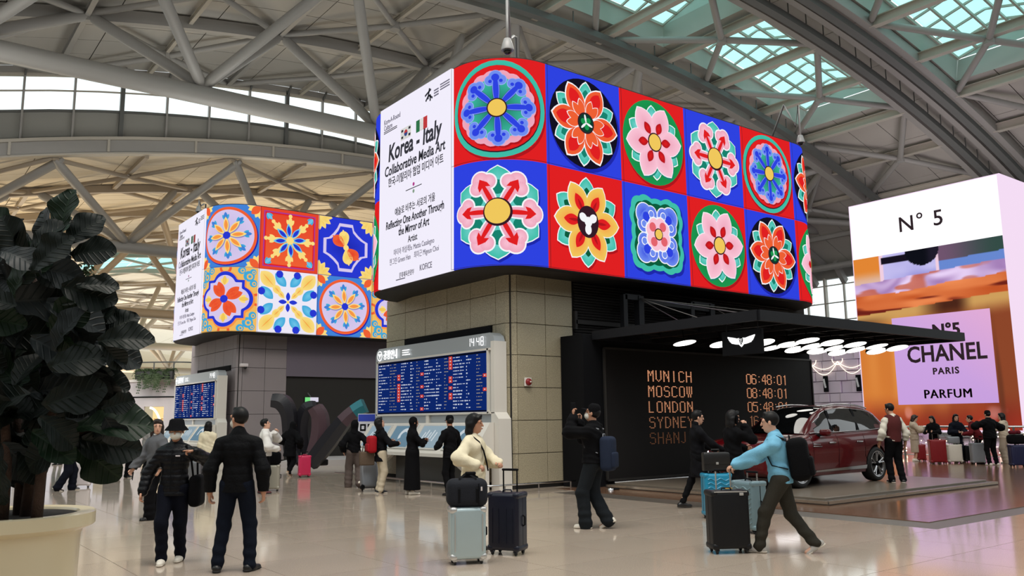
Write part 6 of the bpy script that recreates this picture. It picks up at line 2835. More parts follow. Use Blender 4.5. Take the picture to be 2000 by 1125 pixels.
def hand(S, w, d, n, side_dir, L_=.18, curl=30, spread=0, thumb=1.0, poses=None):
    """Palm, four unequal jointed fingers and a thumb. w wrist, d direction, n palm normal, side_dir towards the thumb."""
    d = d / np.linalg.norm(d)
    n = n - d * (n @ d)
    n = n / np.linalg.norm(n)
    s_ = np.cross(n, d)
    if s_ @ side_dir < 0:
        s_ = -s_
    u = L_ / .18
    S.cone(w + d * .005, w + d * .078 * u, .027 * u, .033 * u, .012, (n, 2.1))
    S.cone(w - d * .03, w + d * .02, .026 * u, .026 * u, .02)
    off = (.028, .0095, -.0095, -.028)
    ln = (.072, .080, .074, .058)
    for i in range(4):
        c_ = curl if poses is None else poses[i]
        a0 = w + d * .078 * u + s_ * off[i] * u
        dd = d * 1 + s_ * (off[i] * (2.0 + spread))
        dd = dd / np.linalg.norm(dd)
        p = a0
        ang = c_ * .6
        for seg, fr in ((0, .45), (1, .31), (2, .24)):
            v = dd * math.cos(rad(ang)) + n * math.sin(rad(ang))
            q = p + v * ln[i] * fr * u
            S.cone(p, q, (.0098 - seg * .0008) * u, (.0090 - seg * .0010) * u, .006)
            p = q
            ang += c_
    t0 = w + d * .02 * u + s_ * .018 * u
    t1 = t0 + (d * .6 + s_ * .8 * thumb + n * .25) * .038 * u
    t2 = t1 + (d * .85 + s_ * .35 * thumb + n * .35) * .032 * u
    t3 = t2 + (d * .95 + s_ * .05 * thumb + n * .3) * .024 * u
    S.chain([t0, t1, t2, t3], [.018 * u, .0125 * u, .0105 * u, .009 * u], .012)


CLOTH = {}


def cloth(name, col, rough=.85, sheen=.0, **k):
    return mat(name, col, rough, spec=.12, noise=.12, nscale=14, bump=.25, bscale=90, sheen=sheen, **k)


def person(label, xy, face, H=1.7, feet=((-.1, 0, 0), (.1, 0, 0)), hands=(None, None), lean=0, twist=0, side=0, head=(0, 0), top=None, bottom=None, shoes=None,
           hair=None, skin='a', h=.012, z=0.0, hcurl=(30, 30), hn=(None, None), male=False, extras=None, group=None, girth=1.0, hdir=(None, None), hposes=(None, None), hunch=0):
    """feet: (x, y, lift) of left and right foot; hands: wrist targets. Local frame: x to the person's right, y ahead, z up.
    face: world heading in degrees."""
    s = H / 1.75
    root = empty('person', (xy[0], xy[1], z), rz=rad(face - 90), label=label, cat='person', group=group)
    hipz = .535 * H
    spread_ = max(abs(feet[0][1] - feet[1][1]), .0)
    hipz -= .09 * spread_ ** 1.6
    by = (feet[0][1] + feet[1][1]) * .5
    hip = A3(0, by + .0, hipz)
    Rt = rotm('X', -lean) @ rotm('Y', side) @ rotm('Z', -twist)
    up = lambda x, y, zz: hip + Rt @ A3(x, y, zz)
    g = girth
    shw = (.182 if male else .158) * s
    tor = .272 * H
    neck0 = up(0, -.01, tor + .02 * s)
    Hr = rotm('Z', -head[0]) @ rotm('X', head[1])
    hb = neck0 + Rt @ A3(0, .012 + hunch, .055 * s) + A3(0, .0, 0)
    hc = hb + Hr @ A3(0, .015, .130 * s)
    Hd = lambda x, y, zz: hc + Hr @ (A3(x, y, zz) * s * 1.09)
    L = up(-shw, 0, tor - .062 * s)
    Rr = up(shw, 0, tor - .062 * s)
    ua, fa = .165 * H, .145 * H
    hw_ = .085 * s
    th_, sh_ = .242 * H, .236 * H
    legs = []
    for i, sx in ((0, -1), (1, 1)):
        fx, fy, fl_ = feet[i][:3]
        hipj = hip + A3(sx * hw_, 0, -.03 * s)
        ank = A3(fx, fy - .03, .085 * s + fl_)
        kn, ank = ik(hipj, ank, th_, sh_, (sx * .12, 1, 0))
        legs.append((hipj, kn, ank, feet[i][3] if len(feet[i]) > 3 else 0, feet[i][4] if len(feet[i]) > 4 else 0))
    arms = []
    for i, (sj, sx) in enumerate(((L, -1), (Rr, 1))):
        t = hands[i]
        if t is None:
            t = sj + Rt @ A3(sx * .07, .03, -(ua + fa) * .985)
            pole = Rt @ A3(sx * .4, -1, 0)
        else:
            pole = A3(*t[3:6]) if len(t) > 3 else A3(sx * .9, -.5, -.8)
            t = A3(*t[:3])
        el, wr = ik(sj, t, ua, fa, pole)
        arms.append((sj, el, wr))
    # --- body
    B = SDF()
    B.ell(hip + A3(0, 0, .0), (.155 * s * g, .105 * s * g, .12 * s), .05)
    B.cone(up(0, 0, .08 * s), up(0, 0, tor - .12 * s), .115 * s * g, .125 * s * g, .06, (Rt @ A3(0, 1, 0), 1.25))
    B.ell(up(0, .0, tor - .12 * s), (.15 * s * g, .1 * s * g, .16 * s), .05, Rt)
    B.cone(L, Rr, .045 * s, .045 * s, .05)
    for sj_ in (L, Rr):
        B.cone(neck0 + Rt @ A3(0, -.01, .01), sj_, .045 * s, .040 * s, .05)
    B.cone(neck0 - A3(0, 0, .06 * s), hb + Hr @ A3(0, 0, .04 * s), .058 * s, .050 * s, .03)
    B.ell(Hd(0, -.008, .035), A3(.074, .093, .090) * s, .02, Hr)
    B.ell(Hd(0, .022, -.03), A3(.060, .070, .080) * s, .03, Hr)
    B.ell(Hd(0, .045, -.082), A3(.036, .036, .030) * s, .03, Hr)
    B.cone(Hd(0, .088, .018), Hd(0, .104, -.022), .008 * s, .0135 * s, .012)
    B.ell(Hd(0, .090, -.055), A3(.024, .012, .010) * s, .008, Hr)
    B.cone(Hd(-.05, .066, .028), Hd(.05, .066, .028), .018 * s, .018 * s, .02)
    for sx in (-1, 1):
        B.ell(Hd(sx * .074, -.005, -.005), A3(.010, .020, .032) * s, .008, Hr)
    for (hj, kn, ank, yaw_, pit_) in legs:
        B.chain([hj, kn, ank], [.080 * s * g, .052 * s, .036 * s], .03)
        fd = A3(math.sin(rad(yaw_)), math.cos(rad(yaw_)) * math.cos(rad(pit_)), -math.sin(rad(pit_)))
        B.cone(ank + A3(0, 0, -.045 * s) - fd * .03, ank + A3(0, 0, -.055 * s) + fd * .13 * s, .035 * s, .026 * s, .02)
    for i, (sj, el, wr) in enumerate(arms):
        B.chain([sj, el, wr], [.048 * s, .037 * s, .026 * s], .02)
        d_ = (wr - el) / np.linalg.norm(wr - el)
        if hdir[i] is not None:
            d_ = A3(*hdir[i])
            d_ = d_ / np.linalg.norm(d_)
        n_ = A3(*hn[i]) if hn[i] is not None else Rt @ A3((1, -1)[i], .15, 0)
        sd = A3(0, 1, .3) if hn[i] is None else A3(0, .2, 1)
        hand(B, wr, d_, n_, sd, (.185 if male else .170) * s, hcurl[i], poses=hposes[i])
    body_o = B.build('body', mat('skin_' + skin, SKIN[skin], .5, spec=.35, noise=.05, nscale=20), root, h * (.72 if h < .013 else 1))
    P_ = dict(root=root, s=s, up=up, Hd=Hd, Hr=Hr, Rt=Rt, arms=arms, legs=legs, hip=hip, tor=tor, hc=hc, neck=neck0, H=H, h=h, L=L, R=Rr)
    # --- lower garment
    if bottom:
        kind, m_ = bottom[:2]
        w_ = bottom[2] if len(bottom) > 2 else 1.0
        T = SDF()
        T.ell(hip + A3(0, 0, .0), (.17 * s * g, .122 * s * g, .13 * s), .05)
        T.cone(up(0, 0, .02), up(0, 0, .12 * s), .118 * s * g, .118 * s * g, .05, (Rt @ A3(0, 1, 0), 1.2))
        if kind == 'trousers' or kind == 'wide':
            for (hj, kn, ank, yw, pt_) in legs:
                if kind == 'trousers':
                    T.chain([hj, kn, ank + A3(0, 0, -.02)], [.097 * s * g * w_, .072 * s * w_, .060 * s * w_], .03)
                else:
                    T.chain([hj, kn, ank + A3(0, 0, -.03)], [.105 * s * w_, .095 * s * w_, .095 * s * w_], .03)
        elif kind == 'skirt':
            lowz = bottom[3]
            T.cone(hip, A3(0, by, lowz), .175 * s, .215 * s * w_, .06, ((0, 1, 0), 1.12))
            T.cuts.append(((0, 0, lowz), (0, 0, -1)))
        if kind in ('trousers', 'wide'):
            fr = 34.0
            ks = [(kn[2], kn[0], kn[1]) for (_, kn, _, _, _) in legs]
            T.warp = lambda P: .006 * np.sin(P[:, 2] * fr * 1.6 + 7 * P[:, 0] + 5 * P[:, 1]) * np.exp(-((P[:, 2] - .14) / .18) ** 2) + .003 * np.sin(P[:, 2] * 17 + P[:, 0] * 25) + .004 * np.sin(P[:, 2] * 40 + P[:, 0] * 18) * np.exp(-((P[:, 2] - ks[0][0]) / .1) ** 2)
        T.build('trousers' if kind != 'skirt' else 'skirt', m_, root, h)
    if shoes:
        m_, sole = shoes
        for (hj, kn, ank, yw, pt_) in legs:
            fd = A3(math.sin(rad(yw)), math.cos(rad(yw)) * math.cos(rad(pt_)), -math.sin(rad(pt_)))
            upv = np.cross(np.cross(fd, A3(0, 0, 1)), fd)
            upv = upv / np.linalg.norm(upv)
            b0 = ank - upv * .045 * s
            Z = SDF()
            Z.cone(b0 - fd * .045 * s, b0 + fd * .05 * s, .046 * s, .043 * s, .02)
            Z.cone(b0 + fd * .05 * s - upv * .012, b0 + fd * .15 * s - upv * .014, .043 * s, .034 * s, .03, (upv, 1.15))
            Z.cone(ank + A3(0, 0, .0), ank + A3(0, 0, -.03), .042 * s, .045 * s, .02)
            Z.cuts.append((b0 - upv * .038 * s, -upv))
            so = Z.build('shoe', m_, root, min(h, .012))
            K = SDF()
            K.cone(b0 - fd * .05 * s - upv * .026 * s, b0 + fd * .15 * s - upv * .026 * s, .047 * s, .041 * s, .02, (upv, 2.6))
            K.cuts.append((b0 - upv * .040 * s, -upv))
            K.build('sole', sole, so, min(h, .012))
    # --- upper garment
    if top:
        T = SDF()
        th = top.get('thick', .012)
        ln = top.get('hem', -.08)                    # hem height relative to the hip
        fl__ = top.get('flare', 0)
        T.ell(up(0, 0, tor - .12 * s), (.15 * s * g + th, .1 * s * g + th * 1.2, .165 * s + th * .5), .05, Rt)
        T.cone(up(0, 0, .05 * s), up(0, 0, tor - .12 * s), .125 * s * g + th, .13 * s * g + th, .06, (Rt @ A3(0, 1, 0), 1.22))
        T.cone(L, Rr, .046 * s + th * .8, .046 * s + th * .8, .05)
        for sj_ in (L, Rr):
            T.cone(neck0 + Rt @ A3(0, -.01, .0), sj_, .046 * s + th * .8, .046 * s + th * .9, .05)
        hz = up(0, 0, ln)
        if ln < .02:
            T.cone(up(0, 0, .06 * s), A3(hip[0], by, hip[2] + ln), .13 * s * g + th, (.155 + fl__) * s * g + th, .07, ((0, 1, 0), 1.28))
        if top.get('collar', 1):
            T.cone(neck0 - A3(0, 0, .05 * s), neck0 + Rt @ A3(0, .0, top.get('collar_h', .035) * s), .066 * s + th * .5, .062 * s + th * .3, .03)
        sl = top.get('sleeve', 1.0)
        for (sj, el, wr) in arms:
            end = el + (wr - el) * (sl * .95 if sl > 0 else 0)
            wide_ = top.get('arm', 1.0)
            if sl > 0:
                T.chain([sj, el, end], [.050 * s + th * .9, (.044 * s + th) * wide_, (.033 * s + th * .9) * wide_], .03)
        if top.get('hood'):
            T.cone(neck0 + Rt @ A3(-.07, -.05, -.01), neck0 + Rt @ A3(.07, -.05, -.01), .05, .05, .04)
            T.cone(neck0 + Rt @ A3(-.08, .02, -.005), neck0 + Rt @ A3(-.05, -.07, -.0), .035, .04, .03)
            T.cone(neck0 + Rt @ A3(.08, .02, -.005), neck0 + Rt @ A3(.05, -.07, -.0), .035, .04, .03)
        qa = top.get('quilt', 0)
        if qa:
            pitch_ = top.get('pitch', .075)
            T.warp = lambda P: -.009 * qa * np.abs(np.sin(PI * P[:, 2] / pitch_)) ** .5 + .006 * qa + .0018 * np.sin(P[:, 0] * 60 + P[:, 2] * 23)
        else:
            e_ = arms[0][1]
            T.warp = lambda P: .0075 * np.sin(P[:, 2] * 30 + 14 * P[:, 0] - 9 * P[:, 1] + 2 * np.sin(P[:, 0] * 17)) * np.sin(P[:, 0] * 19 + 1.3 + P[:, 1] * 11) + .0045 * np.sin(P[:, 2] * 52 + P[:, 0] * 31 + 2 * np.sin(P[:, 2] * 13))
        T.cuts.append((A3(hip[0], by, hip[2] + ln), (0, 0, -1)))
        for (sj, el, wr) in arms:
            pass
        top_o = T.build(top.get('name', 'jacket'), top['mat'], root, h)
        P_['top'] = top_o
        if top.get('cuffs'):
            for (sj, el, wr) in arms:
                q_ = MB()
                d_ = (wr - el) / np.linalg.norm(wr - el)
                q_.tube([wr - d_ * .05, wr - d_ * .012], [.034 * s + th * .8, .032 * s + th * .8], 14)
                q_.build('cuff', top['cuffs'], top_o, smooth=True, auto=50)
        if top.get('neckband'):
            q_ = MB()
            c_ = neck0 + Rt @ A3(0, .012, .012 * s)
            pts = [c_ + Rt @ A3(.078 * s * math.cos(a), .078 * s * math.sin(a), -.03 * max(0, math.sin(a)) * s) for a in [2 * PI * k / 20 for k in range(21)]]
            q_.tube(pts, .010, 6, caps=False)
            q_.build('neckband', top['neckband'], top_o, smooth=True)
    # --- face
    if h < .02:
        q_ = MB()
        for sx in (-1, 1):
            q_.ball(Hd(sx * .030, .081, .012), [.0125 * s, .006 * s, .0065 * s], 10, rot=Matrix(Hr.tolist()))
        q_.build('eyes', mat('dark_eyes', rgb(34, 24, 22), .25), body_o, smooth=True)
        q_ = MB()
        for sx in (-1, 1):
            q_.tube([Hd(sx * .014, .088, .032), Hd(sx * .030, .087, .037), Hd(sx * .047, .075, .030)], [.003 * s, .0035 * s, .002 * s], 6)
        q_.build('eyebrows', mat('brow_dark', rgb(36, 26, 22), .8), body_o, smooth=True)
        q_ = MB()
        q_.ball(Hd(0, .0985, -.053), [.019 * s, .005 * s, .0045 * s], 10, rot=Matrix(Hr.tolist()))
        q_.ball(Hd(0, .0975, -.060), [.015 * s, .005 * s, .0045 * s], 10, rot=Matrix(Hr.tolist()))
        q_.build('lips', mat('lip_tone', rgb(160, 88, 80), .5), body_o, smooth=True)
    # --- hair or headwear
    hh = min(h, .011) if h < .02 else h
    if hair:
        kind, m_ = hair[:2]
        T = SDF()
        if kind in ('short', 'long', 'bob', 'bun'):
            grow_ = .010 if kind == 'short' else .014
            T.ell(Hd(0, -.012, .04), A3(.074 + grow_, .094 + grow_ * .8, .090 + grow_) * s, .02, Hr, cut=(Hd(0, .070, .052), Hr @ A3(0, .80, -.60)))
            if kind == 'short':
                T.cone(Hd(-.03, .045, .105), Hd(.045, .05, .10), .022 * s, .018 * s, .02)
            if kind in ('long', 'bob'):
                low = -.30 if kind == 'long' else -.13
                if len(hair) > 2:
                    low = hair[2]
                for sx in (-1, 1):
                    T.chain([Hd(sx * .052, -.0, .08), Hd(sx * .074, -.018, -.0), Hd(sx * .074, -.035, -.10), Hd(sx * .07, -.04, max(low, -.2))], [.030 * s, .024 * s, .026 * s, .020 * s], .03)
                T.chain([Hd(0, -.07, .02), Hd(0, -.07, -.1), Hd(0, -.065, low)], [.06 * s, .058 * s, .034 * s], .05, (Hr @ A3(0, 1, 0), 1.3))
                T.chain([Hd(-.05, -.05, -.02), Hd(-.055, -.055, low * .9)], [.045 * s, .03 * s], .04)
                T.chain([Hd(.05, -.05, -.02), Hd(.055, -.055, low * .9)], [.045 * s, .03 * s], .04)
                T.cone(Hd(-.055, .062, .075), Hd(.02, .075, .10), .016 * s, .018 * s, .025)
                T.cone(Hd(.055, .055, .07), Hd(.02, .075, .10), .016 * s, .018 * s, .025)
                T.warp = lambda P: .002 * np.sin((P - hc) @ (Hr @ A3(1, .6, 0)) * 260)
            if kind == 'bun':
                T.ell(Hd(0, -.105, .06), A3(.035, .035, .035) * s, .02)
            T.build('hair', m_, root, hh)
        elif kind in ('bucket', 'cap', 'beanie'):
            if len(hair) > 2 and hair[2]:
                U = SDF()
                U.ell(Hd(0, -.016, .02), A3(.082, .094, .085) * s, .02, Hr, cut=(Hd(0, .04, .03), Hr @ A3(0, .85, -.4)))
                if hair[2] == 'long':
                    U.chain([Hd(0, -.06, -.02), Hd(0, -.06, -.2)], [.06 * s, .04 * s], .05)
                    for sx in (-1, 1):
                        U.chain([Hd(sx * .07, .0, 0), Hd(sx * .075, -.0, -.13)], [.026 * s, .018 * s], .03)
                U.build('hair', mat('black_hair', rgb(22, 18, 18), .55, spec=.3), root, hh)
            Rm = Matrix(Hr.tolist())
            q_ = MB()
            if kind == 'bucket':
                q_.lathe([(0, .085 * s), (.060 * s, .083 * s), (.086 * s, .066 * s), (.098 * s, .0), (.142 * s, -.052 * s), (.145 * s, -.058 * s), (.138 * s, -.056 * s), (.096 * s, -.006 * s)], Hd(0, -.002, .065), 28, Rm)
                ho = q_.build('bucket_hat', m_, root, smooth=True, auto=50)
            else:
                q_.lathe([(0, .082 * s), (.05 * s, .078 * s), (.08 * s, .052 * s), (.091 * s, .01 * s), (.092 * s, -.03 * s), (.086 * s, -.03 * s)], Hd(0, -.008, .06), 26, Rm)
                ho = q_.build('cap_crown' if kind == 'cap' else 'knit_cap', m_, root, smooth=True, auto=50)
                if kind == 'cap':
                    v_ = MB()
                    out_ = []
                    for k in range(13):
                        a = PI * k / 12
                        out_.append((.078 * s * math.cos(a), (.055 + .115 * math.sin(a) ** .8) * s))
                    top_ = [Hd(x / s, y / s, .04 - .18 * (x / s) ** 2 * 1.0) for x, y in out_]
                    bot_ = [p - Hr @ A3(0, 0, .006) for p in top_]
                    n_ = len(top_)
                    v_.add(list(top_) + list(bot_), [tuple(range(n_)), tuple(range(2 * n_ - 1, n_ - 1, -1))] + [(i, (i + 1) % n_, (i + 1) % n_ + n_, i + n_) for i in range(n_)])
                    v_.build('cap_visor', m_, ho)
        elif kind == 'hijab':
            T.ell(Hd(0, -.012, .03), A3(.090, .106, .110) * s, .02, Hr, cut=(Hd(0, .064, .0), Hr @ A3(0, 1, 0)))
            T.cone(Hd(0, .0, -.08), neck0 + A3(0, .01, -.02), .078 * s, .092 * s, .05)
            T.ell(neck0 + A3(0, .02, -.06), (.15 * s, .115 * s, .07 * s), .05)
            T.build('headscarf', m_, root, hh)
        elif kind == 'hoodup':
            T.ell(Hd(0, -.02, .02), A3(.10, .115, .125) * s, .02, Hr, cut=(Hd(0, .055, .0), Hr @ A3(0, 1, 0)))
            T.cone(Hd(0, -.02, -.08), neck0 + A3(0, -.02, -.02), .09 * s, .10 * s, .05)
            T.build('hood', m_, root, hh)
    return P_


def add_mask(P, m_):
    s, Hd, Hr = P['s'], P['Hd'], P['Hr']
    T = SDF()
    T.ell(Hd(0, .055, -.045), A3(.066, .062, .056) * s, .02, Hr, cut=[(Hd(0, .03, 0), Hr @ A3(0, -1, 0)), (Hd(0, 0, .005), Hr @ A3(0, 0, 1))])
    mo = T.build('face_mask', m_, P['root'], min(P['h'], .009))
    for sx in (-1, 1):
        q = MB()
        q.tube([Hd(sx * .058, .06, -.02), Hd(sx * .074, .02, -.005), Hd(sx * .080, -.008, .012)], .002, 5)
        q.build('ear_loop', m_, mo)


def add_backpack(P, m_, size=(.30, .17, .46), z0=-.02, label=None, name='backpack', strap=None, pocket=None, worn_side=0, xy=0):
    """A bag carried by someone stays a thing of its own."""
    s, up = P['s'], P['up']
    root = P['root']
    bp = empty(name, (0, 0, 0), label=label, cat='bag')
    bp.matrix_world = root_matrix(root)
    tor = P['tor']
    Rt3 = Matrix(P['Rt'].tolist())
    c = up(worn_side, -.13 * s - size[1] / 2, tor - size[2] / 2 + z0)
    q = MB()
    q.rbox(c, size, min(size[1], size[0]) * .35, 4, Rt3)
    q.build('bag_body', m_, bp, smooth=True)
    q = MB()
    q.rbox(Vector(c) + Rt3 @ Vector((0, -size[1] * .5, -size[2] * .18)), (size[0] * .78, size[1] * .3, size[2] * .45), .03, 3, Rt3)
    q.build('front_pocket', pocket or m_, bp, smooth=True)
    for sx in (-1, 1):
        q = MB()
        x = sx * min(.10, size[0] * .35)
        pts = [up(x + worn_side, -.13 * s, tor - .02), up(x * 1.05 + worn_side, -.04, tor + .035), up(x * 1.15 + worn_side, .07, tor + .0), up(x * 1.25 + worn_side, .125 * s, tor - .12), up(x * 1.5 + worn_side, .06, tor - .30), up(x * 1.3 + worn_side, -.12 * s, tor - .36)]
        q.tube([p for p in pts], .02, 6, prof=[(1, .3), (-1, .3), (-1, -.3), (1, -.3)])
        q.build('shoulder_strap', strap or m_, bp, smooth=False)
    q = MB()
    q.tube([Vector(c) + Rt3 @ Vector(p) for p in ((-.04, size[1] * .3, size[2] / 2 - .01), (-.03, size[1] * .3, size[2] / 2 + .03), (.03, size[1] * .3, size[2] / 2 + .03), (.04, size[1] * .3, size[2] / 2 - .01))], .009, 6)
    q.build('grab_handle', strap or m_, bp)
    return bp


def root_matrix(r_):
    return Matrix.Translation(r_.location) @ r_.rotation_euler.to_matrix().to_4x4()


def to_world(P, p):
    return root_matrix(P['root']) @ Vector(p)


def suitcase(label, xy, face, size=(.45, .28, .66), m_=None, trim=None, ribs='v', handle=.0, z=0.0, wheels=True, group=None, hmat=None, tilt=0, side_handle=True, name='suitcase'):
    """size: width, depth, shell height. Local x across, y through; the handle slides out of the back (+y)."""
    W, D, Hh = size
    w0 = .055 if wheels else 0
    r_ = empty(name, (xy[0], xy[1], z), rz=rad(face), label=label, cat='suitcase', group=group)
    if tilt:
        r_.rotation_euler = (rad(tilt), 0, rad(face))
    q = MB()
    q.rbox((0, 0, w0 + Hh / 2), (W, D, Hh), .045, 4)
    q.build('shell', m_, r_, smooth=True)
    q = MB()
    if ribs == 'v':
        n = max(5, int(W / .045))
        for k in range(n):
            x = -W / 2 + .06 + (W - .12) * k / (n - 1)
            for y in (-1, 1):
                q.bar((x, y * (D / 2 + .0), w0 + .07), (x, y * (D / 2), w0 + Hh - .07), .014, .012, up=(0, 1, 0))
    elif ribs == 'h':
        for k in range(9):
            zz = w0 + .09 + (Hh - .18) * k / 8
            for y in (-1, 1):
                q.bar((-W / 2 + .05, y * D / 2, zz), (W / 2 - .05, y * D / 2, zz), .012, .016, up=(0, 1, 0))
    elif ribs == 'w':
        for k in range(8):
            zz = w0 + .09 + (Hh - .18) * k / 7
            for y in (-1, 1):
                q.tube([(-W / 2 + .05 + (W - .1) * j / 12, y * D / 2, zz + .018 * math.sin(j * 1.1)) for j in range(13)], .011, 5)
    if ribs:
        tag(q.build('shell_ribs', m_, r_, smooth=False), kind='stuff')
    q = MB()
    q.rbox((0, 0, w0 + Hh / 2), (W + .006, .022, Hh + .006), .03, 3)
    q.build('zip_band', trim or M_blk2, r_)
    tr_ = trim or M_blk2
    if wheels:
        for sx in (-1, 1):
            for sy in (-1, 1):
                q = MB()
                q.lathe([(0, -.012), (.024, -.012), (.027, -.006), (.027, .006), (.024, .012), (0, .012)], (sx * (W / 2 - .05), sy * (D / 2 - .045), .027), 14, Matrix.Rotation(PI / 2, 3, 'Y'))
                wh = q.build('wheel', M_rubber, r_, smooth=True, auto=50)
                q = MB()
                q.box((sx * (W / 2 - .05), sy * (D / 2 - .045), .05), (.045, .05, .03))
                q.build('wheel_fork', tr_, wh)
    for sx in (-1, 1):                                    # corner guards
        for zz in (w0 + .03, w0 + Hh - .03):
            q = MB()
            q.rbox((sx * (W / 2 - .035), 0, zz), (.085, D + .006, .075), .03, 2)
            q.build('corner_guard', trim or m_, r_, smooth=True)
    q = MB()
    q.tube([(-.06, 0, w0 + Hh), (-.05, 0, w0 + Hh + .028), (.05, 0, w0 + Hh + .028), (.06, 0, w0 + Hh)], .010, 6)
    q.build('top_handle', tr_, r_)
    if side_handle:
        q = MB()
        q.tube([(W / 2, 0, w0 + Hh * .42), (W / 2 + .025, 0, w0 + Hh * .44), (W / 2 + .025, 0, w0 + Hh * .58), (W / 2, 0, w0 + Hh * .6)], .010, 6)
        q.build('side_handle', M_blk2, r_)
    if handle > 0:
        q = MB()
        for sx in (-1, 1):
            q.tube([(sx * .09, D / 2 - .06, w0 + Hh - .05), (sx * .09, D / 2 - .06, w0 + Hh + handle)], .010, 8)
        q.build('handle_rods', hmat or M_chrome, r_)
        q = MB()
        q.rbox((0, D / 2 - .06, w0 + Hh + handle), (.215, .032, .028), .012, 3)
        q.build('handle_grip', M_blk2, r_, smooth=True)
    return r_


M_hairb = mat('black_hair', rgb(12, 10, 11), .5, spec=.25)
M_hairbr = mat('dark_brown_hair', rgb(44, 32, 28), .5, spec=.35)
M_cb = cloth('black_cloth', rgb(9, 9, 12))
M_cb2 = cloth('near_black_wool', rgb(14, 14, 18))
M_down = mat('black_down_nylon', rgb(8, 9, 14), .42, spec=.22, noise=.1, nscale=10, bump=.3, bscale=40)
M_down2 = mat('matt_down_nylon', rgb(8, 9, 12), .7, spec=.12, noise=.1, nscale=10, bump=.3, bscale=40)
M_jean = cloth('dark_denim', rgb(14, 20, 32))
M_navy = cloth('navy_cloth', rgb(12, 15, 26))
M_shoe_b = mat('black_leather', rgb(20, 19, 20), .4)
M_shoe_w = mat('white_canvas', rgb(222, 216, 204), .7)
M_sole_w = mat('white_rubber', rgb(214, 206, 192), .6)
M_sole_b = mat('black_sole', rgb(16, 16, 17), .7)
M_creamk = cloth('cream_knit', rgb(222, 212, 184))
M_maskw = mat('white_mask', rgb(226, 224, 214), .7)
# ================================================================ the travellers
G = lambda px, py, z=0.0: tuple(on_z(px, py, z))[:2]
AZD = math.degrees(AZ)                       # heading of the camera; AZD - 90 is picture-right, AZD + 180 towards the viewer

# man in black padded jacket seen from behind
P = person('man seen from behind in a black padded jacket and dark jeans', G(456, 1116), AZD + 4, 1.74, feet=((-.17, 0, 0, -14), (.17, .03, 0, 22)),
           hands=((-.29, .02, .83, -.5, -.6, 0), (.28, .03, .83, .5, -.6, 0)), head=(-46, 4), male=True, girth=1.0, h=.0115, hcurl=(38, 38), skin='b',
           top=dict(mat=M_down2, thick=.022, hem=-.10, quilt=.7, pitch=.085, arm=1.15, collar_h=.06), bottom=('trousers', M_jean, 1.06), shoes=(M_shoe_b, M_sole_b), hair=('short', M_hairb))
add_mask(P, M_maskw)

# woman in a bucket hat pointing past him
P = person('woman in black bucket hat and white mask pointing sideways with one arm', G(333, 1100), AZD + 186, 1.62, feet=((-.06, -.12, 0, 0), (.07, .14, 0, -8)),
           hands=((-.30, .34, 1.26, -.9, -.2, -.5), (.32, .10, .80, .8, -.6, 0)), head=(-6, -4), girth=1.0, h=.0115, skin='b', hcurl=(30, 36), hdir=((.92, .35, .05), None),
           hn=((.0, .35, -.9), None), hposes=((6, 55, 62, 66), None),
           top=dict(mat=M_down, thick=.022, hem=-.10, quilt=1.25, pitch=.062, arm=1.12, collar_h=.05), bottom=('trousers', M_navy, 1.1), shoes=(M_shoe_w, M_sole_w), hair=('bucket', M_cb, 'short'))
add_mask(P, M_maskw)
q = MB()
q.box(P['up'](-.07, .165, P['tor'] - .09), (.05, .004, .014))
q.build('chest_label', M_shopw, P['top'])
q = MB()
q.tube([P['up'](0, .163 - .02 * (k == 0), P['tor'] - .02 - .09 * k) for k in range(6)], .005, 5)
q.build('zip', M_blk2, P['top'])
bg_ = empty('shoulder_bag', (0, 0, 0), label='black shoulder bag hanging beside the woman in the bucket hat', cat='bag')
bg_.matrix_world = root_matrix(P['root'])
q = MB()
q.rbox((-.24, -.06, .80), (.14, .30, .36), .06, 4)
q.build('bag_body', M_cb, bg_, smooth=True)
q = MB()
q.tube([(-.22, .05, .96), (-.20, .09, 1.15), tuple(P['up'](-.13, .06, P['tor'] + .02)), tuple(P['up'](-.13, -.06, P['tor'] + .02)), (-.21, -.14, 1.15), (-.22, -.14, .96)], .012, 6)
q.build('bag_strap', M_cb, bg_)

# woman in grey sweater walking behind them
P = person('woman with long dark hair in a grey sweater holding a phone low', G(298, 1014), AZD + 150, 1.66, feet=((-.08, .16, 0, 0), (.08, -.16, .03, 0, 20)),
           hands=((-.25, .1, .82, -.6, -.6, 0), (.30, .22, .80, .7, -.7, 0)), head=(-56, -2), h=.0125, hcurl=(30, 50), skin='a',
           top=dict(mat=cloth('grey_knit', rgb(92, 94, 98)), thick=.030, hem=-.03, arm=1.35, name='sweater', cuffs=cloth('dark_grey_rib', rgb(60, 62, 66))), bottom=('wide', M_cb), shoes=(M_shoe_b, M_sole_b), hair=('long', M_hairbr, -.34))
q = MB()
q.tube([P['neck'] + A3(0, .005, -.01), P['neck'] + A3(0, .02, .07)], [.062, .056], 16)
q.build('turtleneck', M_shoe_w, P['top'], smooth=True)
w_ = to_world(P, P['arms'][1][2])
ph = empty('mobile_phone', w_ + Vector((0, 0, -.10)), rz=1.2, label='dark phone in the hand of the woman in the grey sweater', cat='phone')
q = MB()
q.rbox((0, 0, 0), (.075, .012, .15), .005, 2, Matrix.Rotation(.6, 3, 'Y'))
q.build('phone_case', M_blk2, ph)

